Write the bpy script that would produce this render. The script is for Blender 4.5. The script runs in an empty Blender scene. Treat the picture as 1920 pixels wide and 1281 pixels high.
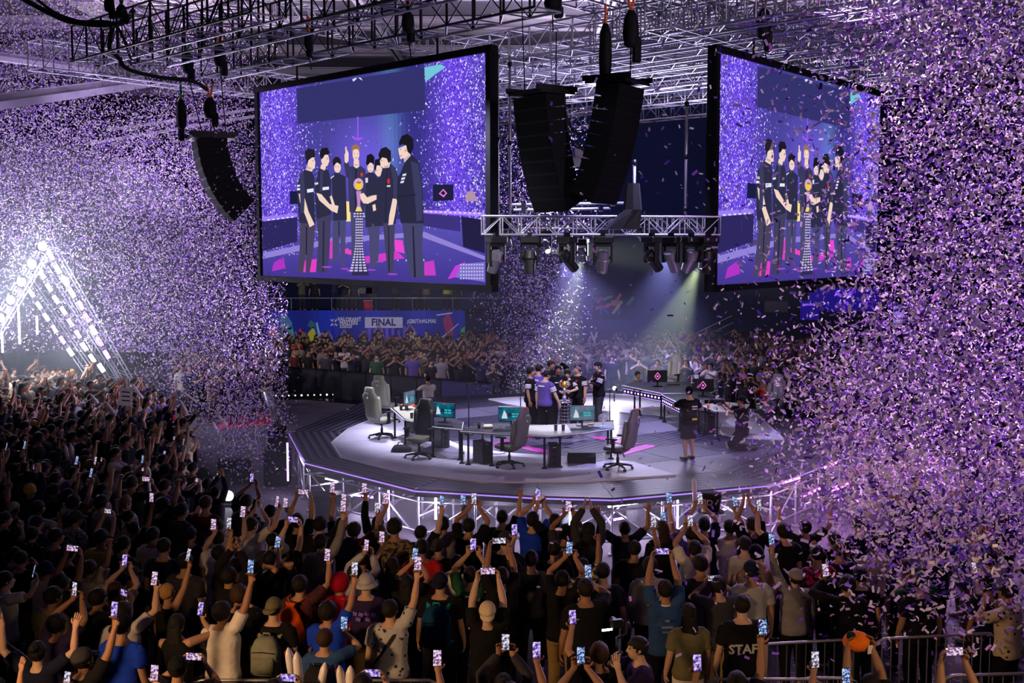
import bpy, bmesh, math, random
import numpy as np
from mathutils import Vector, Matrix, Euler, noise

PI = math.pi
HAZE = True
rnd = random.Random(7)
nrg = np.random.default_rng(11)
SC = bpy.context.scene
COL = SC.collection

# ------------------------------------------------------------------ camera
FPX, HC = 2170.0, 6.3                       # focal length in pixels of a 1920 px frame, eye height
PITCH = math.atan(190.5 / FPX)
cd = bpy.data.cameras.new('camera'); cd.sensor_width = 36.0; cd.sensor_fit = 'HORIZONTAL'
cd.lens = FPX / 1920.0 * 36.0; cd.clip_start = 0.5; cd.clip_end = 300
cam = bpy.data.objects.new('camera', cd); COL.objects.link(cam)
cam.location = (0, 0, HC); cam.rotation_euler = (PI / 2 - PITCH, 0, 0)
SC.camera = cam

# ------------------------------------------------------------------ world, exposure, large lights
def lin(c):
    c = c / 255.0
    return c / 12.92 if c <= 0.04045 else ((c + 0.055) / 1.055) ** 2.4
def rgb(r, g, b): return (lin(r), lin(g), lin(b), 1.0)

SC.view_settings.view_transform = 'Standard'; SC.view_settings.look = 'None'
SC.view_settings.exposure = 0.0; SC.view_settings.gamma = 1.0; SC.view_settings.use_curve_mapping = False
SC.cycles.use_denoising = True
SC.cycles.max_bounces = 5; SC.cycles.diffuse_bounces = 2; SC.cycles.glossy_bounces = 2
SC.cycles.transmission_bounces = 2; SC.cycles.volume_bounces = 0; SC.cycles.transparent_max_bounces = 6
SC.cycles.caustics_reflective = False; SC.cycles.caustics_refractive = False
SC.cycles.sample_clamp_indirect = 4.0; SC.cycles.sample_clamp_direct = 0.0
W = bpy.data.worlds.new('world'); SC.world = W; W.use_nodes = True
W.node_tree.nodes['Background'].inputs[0].default_value = (0.30, 0.26, 0.66, 1)
W.node_tree.nodes['Background'].inputs[1].default_value = 0.028

def light(name, kind, loc, energy, col, aim=None, size=0.5, spot=60, blend=0.6, size_y=None):
    L = bpy.data.lights.new(name, kind); L.energy = energy; L.color = col
    if kind == 'AREA':
        L.size = size
        if size_y: L.shape = 'RECTANGLE'; L.size_y = size_y
    else: L.shadow_soft_size = size
    if kind == 'SPOT': L.spot_size = math.radians(spot); L.spot_blend = blend
    o = bpy.data.objects.new(name, L); COL.objects.link(o); o.location = loc
    if aim is not None:
        o.rotation_euler = (Vector(aim) - Vector(loc)).to_track_quat('-Z', 'Y').to_euler()
    return o
STG = Vector((1.3, 30.8, 1.2))              # middle of the stage deck
# stage wash from the rig
for i, (x, y, e) in enumerate([(-5.0, 31, 8500), (-1.5, 26.5, 5600), (3.5, 26.5, 5600), (8.0, 31, 5200), (1.5, 38, 7000)]):
    light('stage_wash_light', 'SPOT', (x, y, 10.4), e, (0.74, 0.72, 1.0) if x < 3 else (0.50, 0.46, 1.0), STG + Vector(((x - 1.3) * .25, (y - 30.8) * .25, 0)), 0.25, 58, 0.7)
light('stage_front_light', 'SPOT', (-3.0, 18.0, 11.5), 5000, (0.95, 0.93, 0.92), STG + Vector((-1, 0, 1.2)), 0.3, 32, 0.7)
# far crowd light
light('far_crowd_light', 'SPOT', (-1.5, 36, 11), 1500, (1.0, 0.88, 0.70), (-5.5, 49, 1.4), 0.4, 42, 0.8)
light('far_crowd_light', 'SPOT', (6, 38, 11), 900, (0.62, 0.55, 1.0), (8, 51, 1.4), 0.4, 50, 0.8)
light('banner_light', 'SPOT', (-6, 50.5, 7.0), 900, (0.75, 0.78, 1.0), (-6.5, 58, 1.9), 0.4, 80, 0.8)
# confetti wash
light('confetti_light', 'SPOT', (7.5, 27.0, 12.0), 14000, (0.80, 0.52, 1.0), (9.5, 17, 5.5), 0.5, 75, 0.8)
light('confetti_light', 'SPOT', (15.0, 9.0, 11.0), 7500, (1.0, 0.80, 0.92), (8.5, 20, 9.0), 0.5, 52, 0.8)
light('confetti_light', 'SPOT', (10.0, 27.0, 2.5), 5500, (0.84, 0.44, 1.0), (8.5, 15, 4.0), 0.5, 90, 0.8)
light('confetti_light', 'SPOT', (-37.0, 38.0, 9.5), 21000, (0.74, 0.58, 1.0), (-12, 41, 9.0), 0.5, 42, 0.6)
light('confetti_light', 'SPOT', (-4.5, 36.0, 3.0), 6000, (0.66, 0.52, 1.0), (-13, 32, 7.0), 0.5, 90, 0.8)
light('ceiling_fill', 'AREA', (-10.0, 40.0, 12.5), 480, (1.0, 0.84, 0.92), (-10, 41, 20), 8)  # unseen area lamps added above the trusses to brighten the ceiling
light('ceiling_fill', 'AREA', (6.0, 46.0, 12.5), 700, (0.9, 0.82, 1.0), (6, 46, 20), 9)
light('confetti_light', 'SPOT', (2.0, 34.0, 11.0), 3000, (0.66, 0.55, 1.0), (1.2, 42, 4.0), 0.4, 60, 0.8)
# unseen uplights added under the rig, standing in for lavender haze bounce
light('rig_fill', 'AREA', (4.0, 40.0, 7.2), 2000, (0.72, 0.66, 1.0), (4.0, 36.0, 13), 6)
light('rig_fill', 'AREA', (-12.0, 41.0, 8.0), 350, (0.80, 0.66, 1.0), (-11, 38, 14), 4)
light('rig_front_fill', 'SPOT', (0.5, 13.0, 10.8), 1500, (0.86, 0.82, 1.0), (1.8, 26.5, 6.5), 0.2, 24, 0.6)  # unseen spot added to lift the dark lamp row on the rig
light('backdrop_fill', 'SPOT', (4.0, 52.0, 9.0), 5200, (0.42, 0.48, 1.0), (4.0, 79.7, 10.0), 0.4, 90, 0.9)  # added blue spot that lifts the back wall out of black
light('left_crowd_fill', 'SPOT', (-5.0, 33.0, 9.5), 4800, (0.74, 0.78, 1.0), (-12.5, 28, 1.6), 0.3, 60, 0.9)  # added bluish spot that brightens the left crowd from the front
# unseen warm lamps added just off frame, set low to light the near rows
light('near_crowd_fill', 'SPOT', (-7.0, 7.5, 4.3), 2000, (1.0, 0.56, 0.26), (-2.2, 12.3, 1.5), 0.3, 74, 1.0)
light('near_crowd_fill', 'SPOT', (6.5, 7.5, 4.3), 520, (1.0, 0.66, 0.36), (3.0, 12.3, 1.5), 0.3, 74, 1.0)

# ------------------------------------------------------------------ pixel <-> place helpers (1920 x 1281 frame)
CP, SP = math.cos(PITCH), math.sin(PITCH)
def ray(px, py):
    x, y = (px - 960.0) / FPX, (640.5 - py) / FPX
    return Vector((x, CP + y * SP, -SP + y * CP))
EYE = Vector((0, 0, HC))
def atD(px, py, d): return EYE + ray(px, py) * d
def atZ(px, py, z):
    r = ray(px, py); return EYE + r * ((z - HC) / r.z)
def atY(px, py, y):
    r = ray(px, py); return EYE + r * (y / r.y)
def proj(p):
    q = Vector(p) - EYE; d = q.y * CP - q.z * SP; u = q.y * SP + q.z * CP
    return 960 + FPX * q.x / d, 640.5 - FPX * u / d, d

# ------------------------------------------------------------------ materials
def _new(name):
    m = bpy.data.materials.new(name); m.use_nodes = True
    nt = m.node_tree; b = nt.nodes['Principled BSDF']
    return m, nt, b
def pmat(name, col, rough=0.5, metal=0.0, var=0.25, scale=18.0, bump=0.0, spec=0.4, objcol=False, emit=None, es=0.0):
    """principled surface with noise-driven tone variation and fine relief"""
    m, nt, b = _new(name)
    tc = nt.nodes.new('ShaderNodeTexCoord')
    n = nt.nodes.new('ShaderNodeTexNoise'); n.inputs['Scale'].default_value = scale; n.inputs['Detail'].default_value = 3
    nt.links.new(tc.outputs['Object'], n.inputs['Vector'])
    mr = nt.nodes.new('ShaderNodeMapRange'); mr.inputs['To Min'].default_value = 1 - var; mr.inputs['To Max'].default_value = 1 + var
    nt.links.new(n.outputs[0], mr.inputs['Value'])
    mx = nt.nodes.new('ShaderNodeVectorMath'); mx.operation = 'SCALE'
    if objcol:
        oi = nt.nodes.new('ShaderNodeObjectInfo'); nt.links.new(oi.outputs['Color'], mx.inputs[0])
    else: mx.inputs[0].default_value = col[:3]
    nt.links.new(mr.outputs[0], mx.inputs['Scale'])
    nt.links.new(mx.outputs[0], b.inputs['Base Color'])
    b.inputs['Roughness'].default_value = rough; b.inputs['Metallic'].default_value = metal
    b.inputs['Specular IOR Level'].default_value = spec
    if bump:
        bp = nt.nodes.new('ShaderNodeBump'); bp.inputs['Strength'].default_value = bump; bp.inputs['Distance'].default_value = 0.02
        nt.links.new(n.outputs[0], bp.inputs['Height']); nt.links.new(bp.outputs[0], b.inputs['Normal'])
    if emit: b.inputs['Emission Color'].default_value = emit; b.inputs['Emission Strength'].default_value = es
    return m
def emat(name, col, s):
    m = bpy.data.materials.new(name); m.use_nodes = True; nt = m.node_tree; nt.nodes.clear()
    o = nt.nodes.new('ShaderNodeOutputMaterial'); e = nt.nodes.new('ShaderNodeEmission')
    e.inputs[0].default_value = col; e.inputs[1].default_value = s; nt.links.new(e.outputs[0], o.inputs[0])
    return m
def vcmat(name, s=None, rough=0.6):
    """flat print or screen picture: colour from the mesh's colour attribute"""
    m = bpy.data.materials.new(name); m.use_nodes = True; nt = m.node_tree
    a = nt.nodes.new('ShaderNodeVertexColor'); a.layer_name = 'Col'
    b = nt.nodes['Principled BSDF']
    if s is None:
        nt.links.new(a.outputs[0], b.inputs['Base Color']); b.inputs['Roughness'].default_value = rough
    else:
        nt.nodes.remove(b); e = nt.nodes.new('ShaderNodeEmission'); e.inputs[1].default_value = s
        nt.links.new(a.outputs[0], e.inputs[0]); nt.links.new(e.outputs[0], nt.nodes['Material Output'].inputs[0])
    return m
M = {}
M['black'] = pmat('black_powder_coat', rgb(11, 11, 15), 0.7, 0, .3, 12, .1, .15)
M['blackmetal'] = pmat('black_metal', rgb(20, 20, 26), 0.4, 0.6, .3, 12)
M['alu'] = pmat('aluminium_tube', rgb(168, 166, 180), 0.38, 0.75, .2, 6, 0, .5)
M['steel'] = pmat('galvanised_steel', rgb(150, 150, 155), 0.42, 0.7, .25, 9, .1)
M['plastic'] = pmat('black_plastic', rgb(22, 22, 26), 0.35, 0, .2, 20)
M['rubber'] = pmat('black_rubber', rgb(14, 14, 15), 0.8, 0, .3, 20)
M['skin'] = pmat('skin', (0, 0, 0), 0.55, 0, .10, 9, .05, .35, objcol=True)
M['hair'] = pmat('hair', (0, 0, 0), 0.62, 0, .45, 55, .8, .22, objcol=True)
M['cloth'] = pmat('cloth', (0, 0, 0), 0.9, 0, .22, 11, .7, .15, objcol=True)
M['denim'] = pmat('trouser_cloth', (0, 0, 0), 0.9, 0, .2, 16, .6, .1, objcol=True)
M['shoe'] = pmat('shoe_rubber', rgb(30, 30, 34), .6)
M['eye'] = pmat('dark_iris', rgb(18, 12, 10), .3)
M['white'] = pmat('white_plastic', rgb(225, 222, 226), .5, 0, .06, 10)
M['objplastic'] = pmat('tinted_plastic', (0, 0, 0), .45, 0, .1, 10, 0, .4, objcol=True)
def pattern_cloth(name, kind):
    m = pmat(name, (0, 0, 0), .9, 0, .1, 12, .5, .15, objcol=True); nt = m.node_tree; b = nt.nodes['Principled BSDF']
    src = b.inputs['Base Color'].links[0].from_socket
    tc = nt.nodes.new('ShaderNodeTexCoord'); t = nt.nodes.new('ShaderNodeTexVoronoi' if kind == 'blot' else 'ShaderNodeTexNoise')
    t.inputs['Scale'].default_value = 14 if kind == 'blot' else 22
    nt.links.new(tc.outputs['Object'], t.inputs['Vector'])
    r = nt.nodes.new('ShaderNodeValToRGB'); r.color_ramp.elements[0].position = .22 if kind == 'blot' else .46; r.color_ramp.elements[1].position = .30 if kind == 'blot' else .54
    nt.links.new(t.outputs[0], r.inputs[0])
    mx = nt.nodes.new('ShaderNodeMix'); mx.data_type = 'RGBA'; nt.links.new(r.outputs[0], mx.inputs[0])
    mx.inputs[6].default_value = (.03, .028, .03, 1); nt.links.new(src, mx.inputs[7]); nt.links.new(mx.outputs[2], b.inputs['Base Color'])
    return m
M['blot'] = pattern_cloth('blotched_print_cloth', 'blot'); M['leafy'] = pattern_cloth('leaf_print_cloth', 'leaf')

# ------------------------------------------------------------------ mesh building
class MB:
    def __init__(s): s.v = []; s.f = []; s.m = []; s.c = []
    def add(s, vs, fs, mat=0, col=None):
        o = len(s.v); s.v.extend(tuple(v) for v in vs); s.f.extend(tuple(i + o for i in f) for f in fs)
        s.m.extend([mat] * len(fs)); s.c.extend([col or (1, 1, 1, 1)] * len(fs)); return s
    def box(s, c, sz, rot=None, mat=0, taper=1.0):
        x, y, z = [q / 2 for q in sz]; c = Vector(c)
        vs = []
        for dz in (-1, 1):
            k = taper if dz > 0 else 1
            for dx, dy in ((-1, -1), (1, -1), (1, 1), (-1, 1)): vs.append(Vector((dx * x * k, dy * y * k, dz * z)))
        if rot is not None:
            R = rot if isinstance(rot, Matrix) else Euler(rot).to_matrix()
            vs = [R @ v for v in vs]
        return s.add([c + v for v in vs], [(3, 2, 1, 0), (4, 5, 6, 7), (0, 1, 5, 4), (1, 2, 6, 5), (2, 3, 7, 6), (3, 0, 4, 7)], mat)
    def bbox(s, c, sz, bev=.1, rot=None, mat=0):
        """box with chamfered vertical and horizontal edges (octagonal loft)"""
        x, y, z = [q / 2 for q in sz]; b = min(x, y, z) * bev * 2; c = Vector(c); rings = []
        R = Euler(rot).to_matrix() if rot is not None and not isinstance(rot, Matrix) else (rot or Matrix.Identity(3))
        vs, fs = [], []
        for (zz, k) in ((-z, b), (-z + b, 0), (z - b, 0), (z, b)):
            X, Y = x - k, y - k
            for px, py in ((-X + b, -Y), (X - b, -Y), (X, -Y + b), (X, Y - b), (X - b, Y), (-X + b, Y), (-X, Y - b), (-X, -Y + b)):
                vs.append(c + R @ Vector((px, py, zz)))
        for r in range(3):
            for i in range(8): fs.append((r * 8 + i, r * 8 + (i + 1) % 8, r * 8 + 8 + (i + 1) % 8, r * 8 + 8 + i))
        fs.append(tuple(range(7, -1, -1))); fs.append(tuple(range(24, 32)))
        return s.add(vs, fs, mat)
    def loft(s, rings, n=10, e=2.0, mat=0, cap=True):
        """rings: (centre, x-axis, y-axis) closed sections"""
        vs, fs = [], []
        for c, ux, uy in rings:
            for i in range(n):
                a = 2 * PI * i / n; ca, sa = math.cos(a), math.sin(a)
                k = (abs(ca) ** e + abs(sa) ** e) ** (-1 / e) if e != 2 else 1
                vs.append(Vector(c) + ux * (ca * k) + uy * (sa * k))
        for r in range(len(rings) - 1):
            for i in range(n): fs.append((r * n + i, r * n + (i + 1) % n, (r + 1) * n + (i + 1) % n, (r + 1) * n + i))
        if cap: fs.append(tuple(range(n - 1, -1, -1))); fs.append(tuple(range((len(rings) - 1) * n, len(rings) * n)))
        return s.add(vs, fs, mat)
    def tube(s, pts, rad, n=8, mat=0, flat=None, lat=None):
        """tube along points; rad one value or one per point; flat, lat: a flattened section"""
        pts = [Vector(p) for p in pts]
        if not hasattr(rad, '__len__'): rad = [rad] * len(pts)
        rings = []; ref = Vector(lat) if lat is not None else None
        for i, p in enumerate(pts):
            t = (pts[min(i + 1, len(pts) - 1)] - pts[max(i - 1, 0)])
            t = t.normalized() if t.length > 1e-9 else Vector((0, 0, 1))
            if ref is None: ref = Vector((1, 0, 0)) if abs(t.x) < .8 else Vector((0, 1, 0))
            u = (ref - t * ref.dot(t)); u = u.normalized() if u.length > 1e-6 else t.orthogonal().normalized()
            ref = u; v = t.cross(u)
            rings.append((p, u * rad[i], v * (rad[i] * (flat[i] if flat else 1))))
        return s.loft(rings, n, 2, mat)
    def ball(s, c, r, n=8, m=6, mat=0, R=None):
        c = Vector(c); r = Vector(r) if hasattr(r, '__len__') else Vector((r, r, r)); rings = []
        vs = [c + (R or Matrix.Identity(3)) @ Vector((0, 0, -r.z))]; fs = []
        for j in range(1, m):
            a = PI * j / m - PI / 2
            for i in range(n):
                b = 2 * PI * i / n
                p = Vector((math.cos(a) * math.cos(b) * r.x, math.cos(a) * math.sin(b) * r.y, math.sin(a) * r.z))
                vs.append(c + (R @ p if R else p))
        vs.append(c + (R or Matrix.Identity(3)) @ Vector((0, 0, r.z))); k = len(vs) - 1
        for i in range(n): fs.append((0, 1 + (i + 1) % n, 1 + i)); fs.append((k, 1 + (m - 2) * n + i, 1 + (m - 2) * n + (i + 1) % n))
        for j in range(m - 2):
            for i in range(n): fs.append((1 + j * n + i, 1 + j * n + (i + 1) % n, 1 + (j + 1) * n + (i + 1) % n, 1 + (j + 1) * n + i))
        return s.add(vs, fs, mat)
    def prism(s, poly, z0, z1, mat=0):
        """poly: xy points, counter-clockwise"""
        n = len(poly); vs = [(p[0], p[1], z0) for p in poly] + [(p[0], p[1], z1) for p in poly]
        fs = [tuple(range(n - 1, -1, -1)), tuple(range(n, 2 * n))] + [(i, (i + 1) % n, n + (i + 1) % n, n + i) for i in range(n)]
        return s.add(vs, fs, mat)
    def quad(s, a, b, c, d, mat=0, col=None): return s.add([a, b, c, d], [(0, 1, 2, 3)], mat, col)
    def mesh(s, name, mats=(), smooth=False, colors=False):
        me = bpy.data.meshes.new(name); me.from_pydata(s.v, [], s.f)
        for m in mats: me.materials.append(m)
        if len(mats) > 1: me.polygons.foreach_set('material_index', s.m)
        if smooth: me.polygons.foreach_set('use_smooth', [True] * len(s.f))
        if colors:
            a = me.color_attributes.new('Col', 'FLOAT_COLOR', 'CORNER')
            arr = np.repeat(np.array(s.c, dtype=np.float32), [len(f) for f in s.f], axis=0)
            a.data.foreach_set('color', arr.ravel())
        me.update(); return me
    def build(s, name, mats, parent=None, smooth=False, loc=None, rot=None, colors=False):
        mats = mats if isinstance(mats, (list, tuple)) else [mats]
        return put(name, s.mesh(name, mats, smooth, colors), parent, loc, rot)
def put(name, me, parent=None, loc=None, rot=None, color=None):
    o = bpy.data.objects.new(name, me); COL.objects.link(o)
    if parent is not None: o.parent = parent
    if loc is not None: o.location = loc
    if rot is not None: o.rotation_euler = rot
    if color is not None: o.color = color
    return o
def tag(o, label=None, cat=None, group=None, kind=None):
    if label: o['label'] = label
    if cat: o['category'] = cat
    if group: o['group'] = group
    if kind: o['kind'] = kind
    return o
def thing(name, label, cat, loc=(0, 0, 0), rz=0.0, group=None):
    o = bpy.data.objects.new(name, None); COL.objects.link(o); o.location = loc; o.rotation_euler = (0, 0, rz)
    o.empty_display_size = .2
    return tag(o, label, cat, group)
def copy_tree(o, parent=None):
    c = o.copy(); COL.objects.link(c)
    if parent is not None: c.parent = parent
    for ch in list(o.children): copy_tree(ch, c)
    return c
def rot_to(d, up=Vector((0, 0, 1))):
    """matrix whose local X runs along d"""
    x = Vector(d).normalized(); z = up - x * up.dot(x)
    z = z.normalized() if z.length > 1e-4 else x.orthogonal().normalized()
    y = z.cross(x); return Matrix((x, y, z)).transposed()
# ------------------------------------------------------------------ the hall: floor, roof, far walls
m = pmat('hall_floor_paint', rgb(88, 84, 94), .78, 0, .35, .6, .05, .12)
fl = MB(); fl.prism([(-45, -4), (45, -4), (45, 84), (-45, 84)], -.2, 0); tag(fl.build('floor', m), kind='structure')
m = pmat('dark_wall_cladding', rgb(52, 56, 92), .9, 0, .35, .25)
w = MB(); w.box((0, 80, 10), (90, .5, 20)); tag(w.build('wall_back', m), kind='structure')
w = MB(); w.box((-42, 40, 10), (.5, 90, 20)); tag(w.build('wall_left', m), kind='structure')
w = MB(); w.box((42, 40, 10), (.5, 90, 20)); tag(w.build('wall_right', m), kind='structure')
m = pmat('roof_sheet_grey', rgb(120, 112, 128), .85, 0, .25, .35)
cl = MB(); cl.box((0, 38, 15.6), (90, 92, .3)); ceil = cl.build('ceiling', m); tag(ceil, kind='structure')
m2 = pmat('roof_beam_pale', rgb(196, 188, 204), .6, 0, .15, 2)
def roof_beam(a, b, w=.5, h=.5):
    a, b = Vector(a), Vector(b); d = b - a; R = rot_to(d)
    mb = MB(); mb.box((0, 0, h / 2 - .03), (d.length, w, .06)); mb.box((0, 0, 0), (d.length, .08, h)); mb.box((0, 0, -h / 2 + .03), (d.length, w, .06))
    o = mb.build('roof_beam', m2, ceil); o.matrix_world = Matrix.Translation((a + b) / 2) @ R.to_4x4(); return o
for y in (30, 36, 42, 48, 55, 62, 70): roof_beam((-41, y, 15.15), (41, y + 1, 15.15))
for x in (-33, -24, -15, -6, 3, 12, 21, 30): roof_beam((x, 2, 14.9), (x + 1, 78, 14.9), .35, .4)
m3 = pmat('roof_light_panel', rgb(236, 226, 230), .6, 0, .05, 3)
for (px, py, w_, l_) in ((230, 18, 3.4, 1.1), (372, 8, 1.3, .9), (470, 25, 1.6, 1.2), (760, 45, 2.5, 1.2), (880, 55, 3, 1.2), (990, 40, 3, 1.2)):
    p = atZ(px, py, 15.35); mb = MB(); mb.box((0, 0, 0), (w_, l_ * 2, .12)); mb.build('roof_panel', m3, ceil, loc=(p.x, p.y, 15.38))
# sloped white roof girders seen through the confetti on the left
for (a, b, d0, d1, w_) in (((-30, 201), (270, 158), 30, 40, .42), ((-30, 106), (175, 134), 34, 40, .28), ((200, 245), (478, 206), 46, 47, .12), ((160, 272), (478, 219), 46, 47, .12)):
    A, B = atD(*a, d0), atD(*b, d1); d = B - A; mb = MB(); mb.box((0, 0, 0), (d.length, w_, w_ * .5)); mb.box((0, 0, w_ * .4), (d.length, w_ * .2, w_ * .6))
    o = mb.build('roof_beam', m2, ceil); o.matrix_world = Matrix.Translation((A + B) / 2) @ rot_to(d).to_4x4()

# ------------------------------------------------------------------ stage
STP = [(571, 865), (779, 917), (1000, 930), (1150, 934), (1340, 917), (1454, 906), (1584, 856), (1557, 806), (1422, 768), (1330, 750), (1150, 732), (975, 737), (683, 751), (650, 768), (542, 810)]
ZS = 1.2
SPOLY = [atZ(x, y, ZS) for x, y in STP]
def deckmat(name, col, groove, ang=0.0, rough=.35, depth=.5, sp=1.55, spec=.5):
    m = pmat(name, col, rough, 0, .3, 1.2, 0, spec); nt = m.node_tree; b = nt.nodes['Principled BSDF']
    src = b.inputs['Base Color'].links[0].from_socket
    if groove:
        tc = nt.nodes.new('ShaderNodeTexCoord'); mp = nt.nodes.new('ShaderNodeMapping'); mp.inputs['Rotation'].default_value = (0, 0, ang)
        nt.links.new(tc.outputs['Object'], mp.inputs[0])
        wv = nt.nodes.new('ShaderNodeTexWave'); wv.inputs['Scale'].default_value = sp; wv.bands_direction = 'Y'
        nt.links.new(mp.outputs[0], wv.inputs[0])
        rp = nt.nodes.new('ShaderNodeValToRGB'); rp.color_ramp.elements[0].position = .42; rp.color_ramp.elements[1].position = .72
        nt.links.new(wv.outputs[1], rp.inputs[0])
        mx = nt.nodes.new('ShaderNodeMix'); mx.data_type = 'RGBA'; nt.links.new(rp.outputs[0], mx.inputs[0])
        mx.inputs[6].default_value = (.006, .006, .01, 1); nt.links.new(src, mx.inputs[7]); nt.links.new(mx.outputs[2], b.inputs['Base Color'])
        bp = nt.nodes.new('ShaderNodeBump'); bp.inputs['Strength'].default_value = depth; bp.inputs['Distance'].default_value = .02
        nt.links.new(rp.outputs[0], bp.inputs['Height']); nt.links.new(bp.outputs[0], b.inputs['Normal'])
    return m
stage = thing('stage', 'round many-sided esports stage of dark grooved decking raised on scaffold legs', 'stage', (STG.x, STG.y, 0))
SO = Vector((STG.x, STG.y, 0))
mb = MB(); mb.prism([(p.x - SO.x, p.y - SO.y) for p in SPOLY], ZS - .16, ZS - .03); mb.build('platform', M['blackmetal'], stage)
dk = None
cen = Vector((STG.x, STG.y, 0))
n = len(SPOLY)
edgem = emat('violet_led_edge', rgb(170, 130, 255), 1.1)
seam = pmat('deck_seam_strip', rgb(226, 222, 232), .5, .0, .1, 5)
for i in range(n):                                             # outer ring of decking, one panel per side
    a, b = SPOLY[i], SPOLY[(i + 1) % n]; k = .80
    ai, bi = cen + (a - cen) * k, cen + (b - cen) * k
    q = [(p.x - SO.x, p.y - SO.y) for p in (a, b, bi, ai)]
    # a hand's breadth of joint between the panels
    q = [tuple(np.array(v) * .994 + np.mean(q, axis=0) * .006) for v in q]
    ang = math.atan2((b - a).y, (b - a).x)
    mb = MB(); mb.prism(q if (q[1][0] - q[0][0]) * (q[2][1] - q[1][1]) - (q[1][1] - q[0][1]) * (q[2][0] - q[1][0]) > 0 else q[::-1], ZS - .03, ZS)
    mb.build('deck_panel', deckmat('grooved_deck_dark', rgb(80, 77, 100), True, -ang, .4), stage)
    A, B = a - SO, b - SO
    mb = MB(); mb.tube([A + Vector((0, 0, .0)) - Vector((0, 0, .05)), B - Vector((0, 0, .05))], .017, 6); mb.build('led_edge', edgem, stage)
    mb = MB(); d = (ai - a); mb.tube([A + Vector((0, 0, .004)), A + d + Vector((0, 0, .004))], .018, 4); mb.build('seam_strip', seam, stage)
# inner deck: straight boards between two crossing directions, in panels
inner = [cen + (p - cen) * .80 for p in SPOLY]
def clip_poly(poly, a, b, c):
    """keep a*x+b*y<=c"""
    out = []
    for i in range(len(poly)):
        p, q = poly[i], poly[(i + 1) % len(poly)]; fp, fq = a * p[0] + b * p[1] - c, a * q[0] + b * q[1] - c
        if fp <= 0: out.append(p)
        if fp * fq < 0:
            t = fp / (fp - fq); out.append((p[0] + (q[0] - p[0]) * t, p[1] + (q[1] - p[1]) * t))
    return out
ip = [(p.x - SO.x, p.y - SO.y) for p in inner]
if sum(ip[i][0] * ip[(i + 1) % n][1] - ip[(i + 1) % n][0] * ip[i][1] for i in range(n)) < 0: ip = ip[::-1]
im = [deckmat('inner_deck_grooved', rgb(84, 78, 108), True, .5, .3), deckmat('inner_deck_smooth', rgb(104, 100, 122), False, 0, .28), deckmat('inner_deck_painted_shade', rgb(60, 54, 90), True, -.9, .3)]  # three deck tones paint in the light and dark beam patches
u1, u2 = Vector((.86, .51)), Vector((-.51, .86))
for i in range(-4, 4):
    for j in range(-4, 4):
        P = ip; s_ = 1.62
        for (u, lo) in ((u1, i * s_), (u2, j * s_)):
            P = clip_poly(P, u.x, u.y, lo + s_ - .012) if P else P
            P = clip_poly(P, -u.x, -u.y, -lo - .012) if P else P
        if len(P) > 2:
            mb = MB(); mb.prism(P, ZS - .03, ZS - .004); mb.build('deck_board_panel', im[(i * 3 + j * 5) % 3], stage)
# the two pale team crescents, raised by a centimetre, in joined sheets
pale = pmat('pale_stage_sheet', rgb(206, 202, 216), .30, 0, .22, 1.1, .03, .5)
def crescent(outer, innerl, nseg):
    def resample(pl, k):
        P = [atZ(x, y, ZS) for x, y in pl]; L = [0]
        for a, b in zip(P, P[1:]): L.append(L[-1] + (b - a).length)
        out = []
        for t in np.linspace(0, L[-1], k):
            i = min(max(np.searchsorted(L, t) - 1, 0), len(P) - 2); out.append(P[i].lerp(P[i + 1], (t - L[i]) / max(1e-6, L[i + 1] - L[i])))
        return out
    O, I = resample(outer, nseg + 1), resample(innerl, nseg + 1)
    for i in range(nseg):
        q = [(p.x - SO.x, p.y - SO.y) for p in (O[i], O[i + 1], I[i + 1], I[i])]; c = np.mean(q, axis=0)
        q = [tuple(c + (np.array(v) - c) * .992) for v in q]
        ar = sum(q[k][0] * q[(k + 1) % 4][1] - q[(k + 1) % 4][0] * q[k][1] for k in range(4))
        mb = MB(); mb.prism(q if ar > 0 else q[::-1], ZS - .004, ZS + .008); mb.build('pale_sheet', pale, stage)
    mb = MB(); mb.tube([p - SO + Vector((0, 0, .012)) for p in O], .03, 5); mb.build('sheet_edging', seam, stage)
crescent([(755, 763), (686, 792), (616, 821), (642, 861), (785, 897), (900, 906), (1031, 910), (1267, 893)], [(762, 768), (775, 780), (800, 806), (850, 832), (930, 848), (1060, 856), (1180, 864), (1262, 889)], 8)
crescent([(916, 750), (985, 744), (1150, 739), (1330, 756), (1415, 773), (1470, 826)], [(950, 758), (1010, 768), (1110, 768), (1240, 780), (1350, 815), (1380, 822)], 7)
# magenta emblem inlaid in the middle of the deck: four chevron strokes
em = pmat('magenta_inlay', rgb(178, 50, 150), .35, 0, .1, 4)
c0 = atZ(1075, 838, ZS) - SO
for k, (dx, dy, r) in enumerate(((-1.5, .9, .9), (1.1, .9, -.9), (-1.1, -.2, -.9), (1.5, -.4, .9))):
    mb = MB(); mb.box((0, 0, 0), (1.5, .34, .008)); mb.build('floor_emblem_stroke', em, stage, loc=(c0.x + dx, c0.y + dy, ZS + .002), rot=(0, 0, r))
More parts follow.
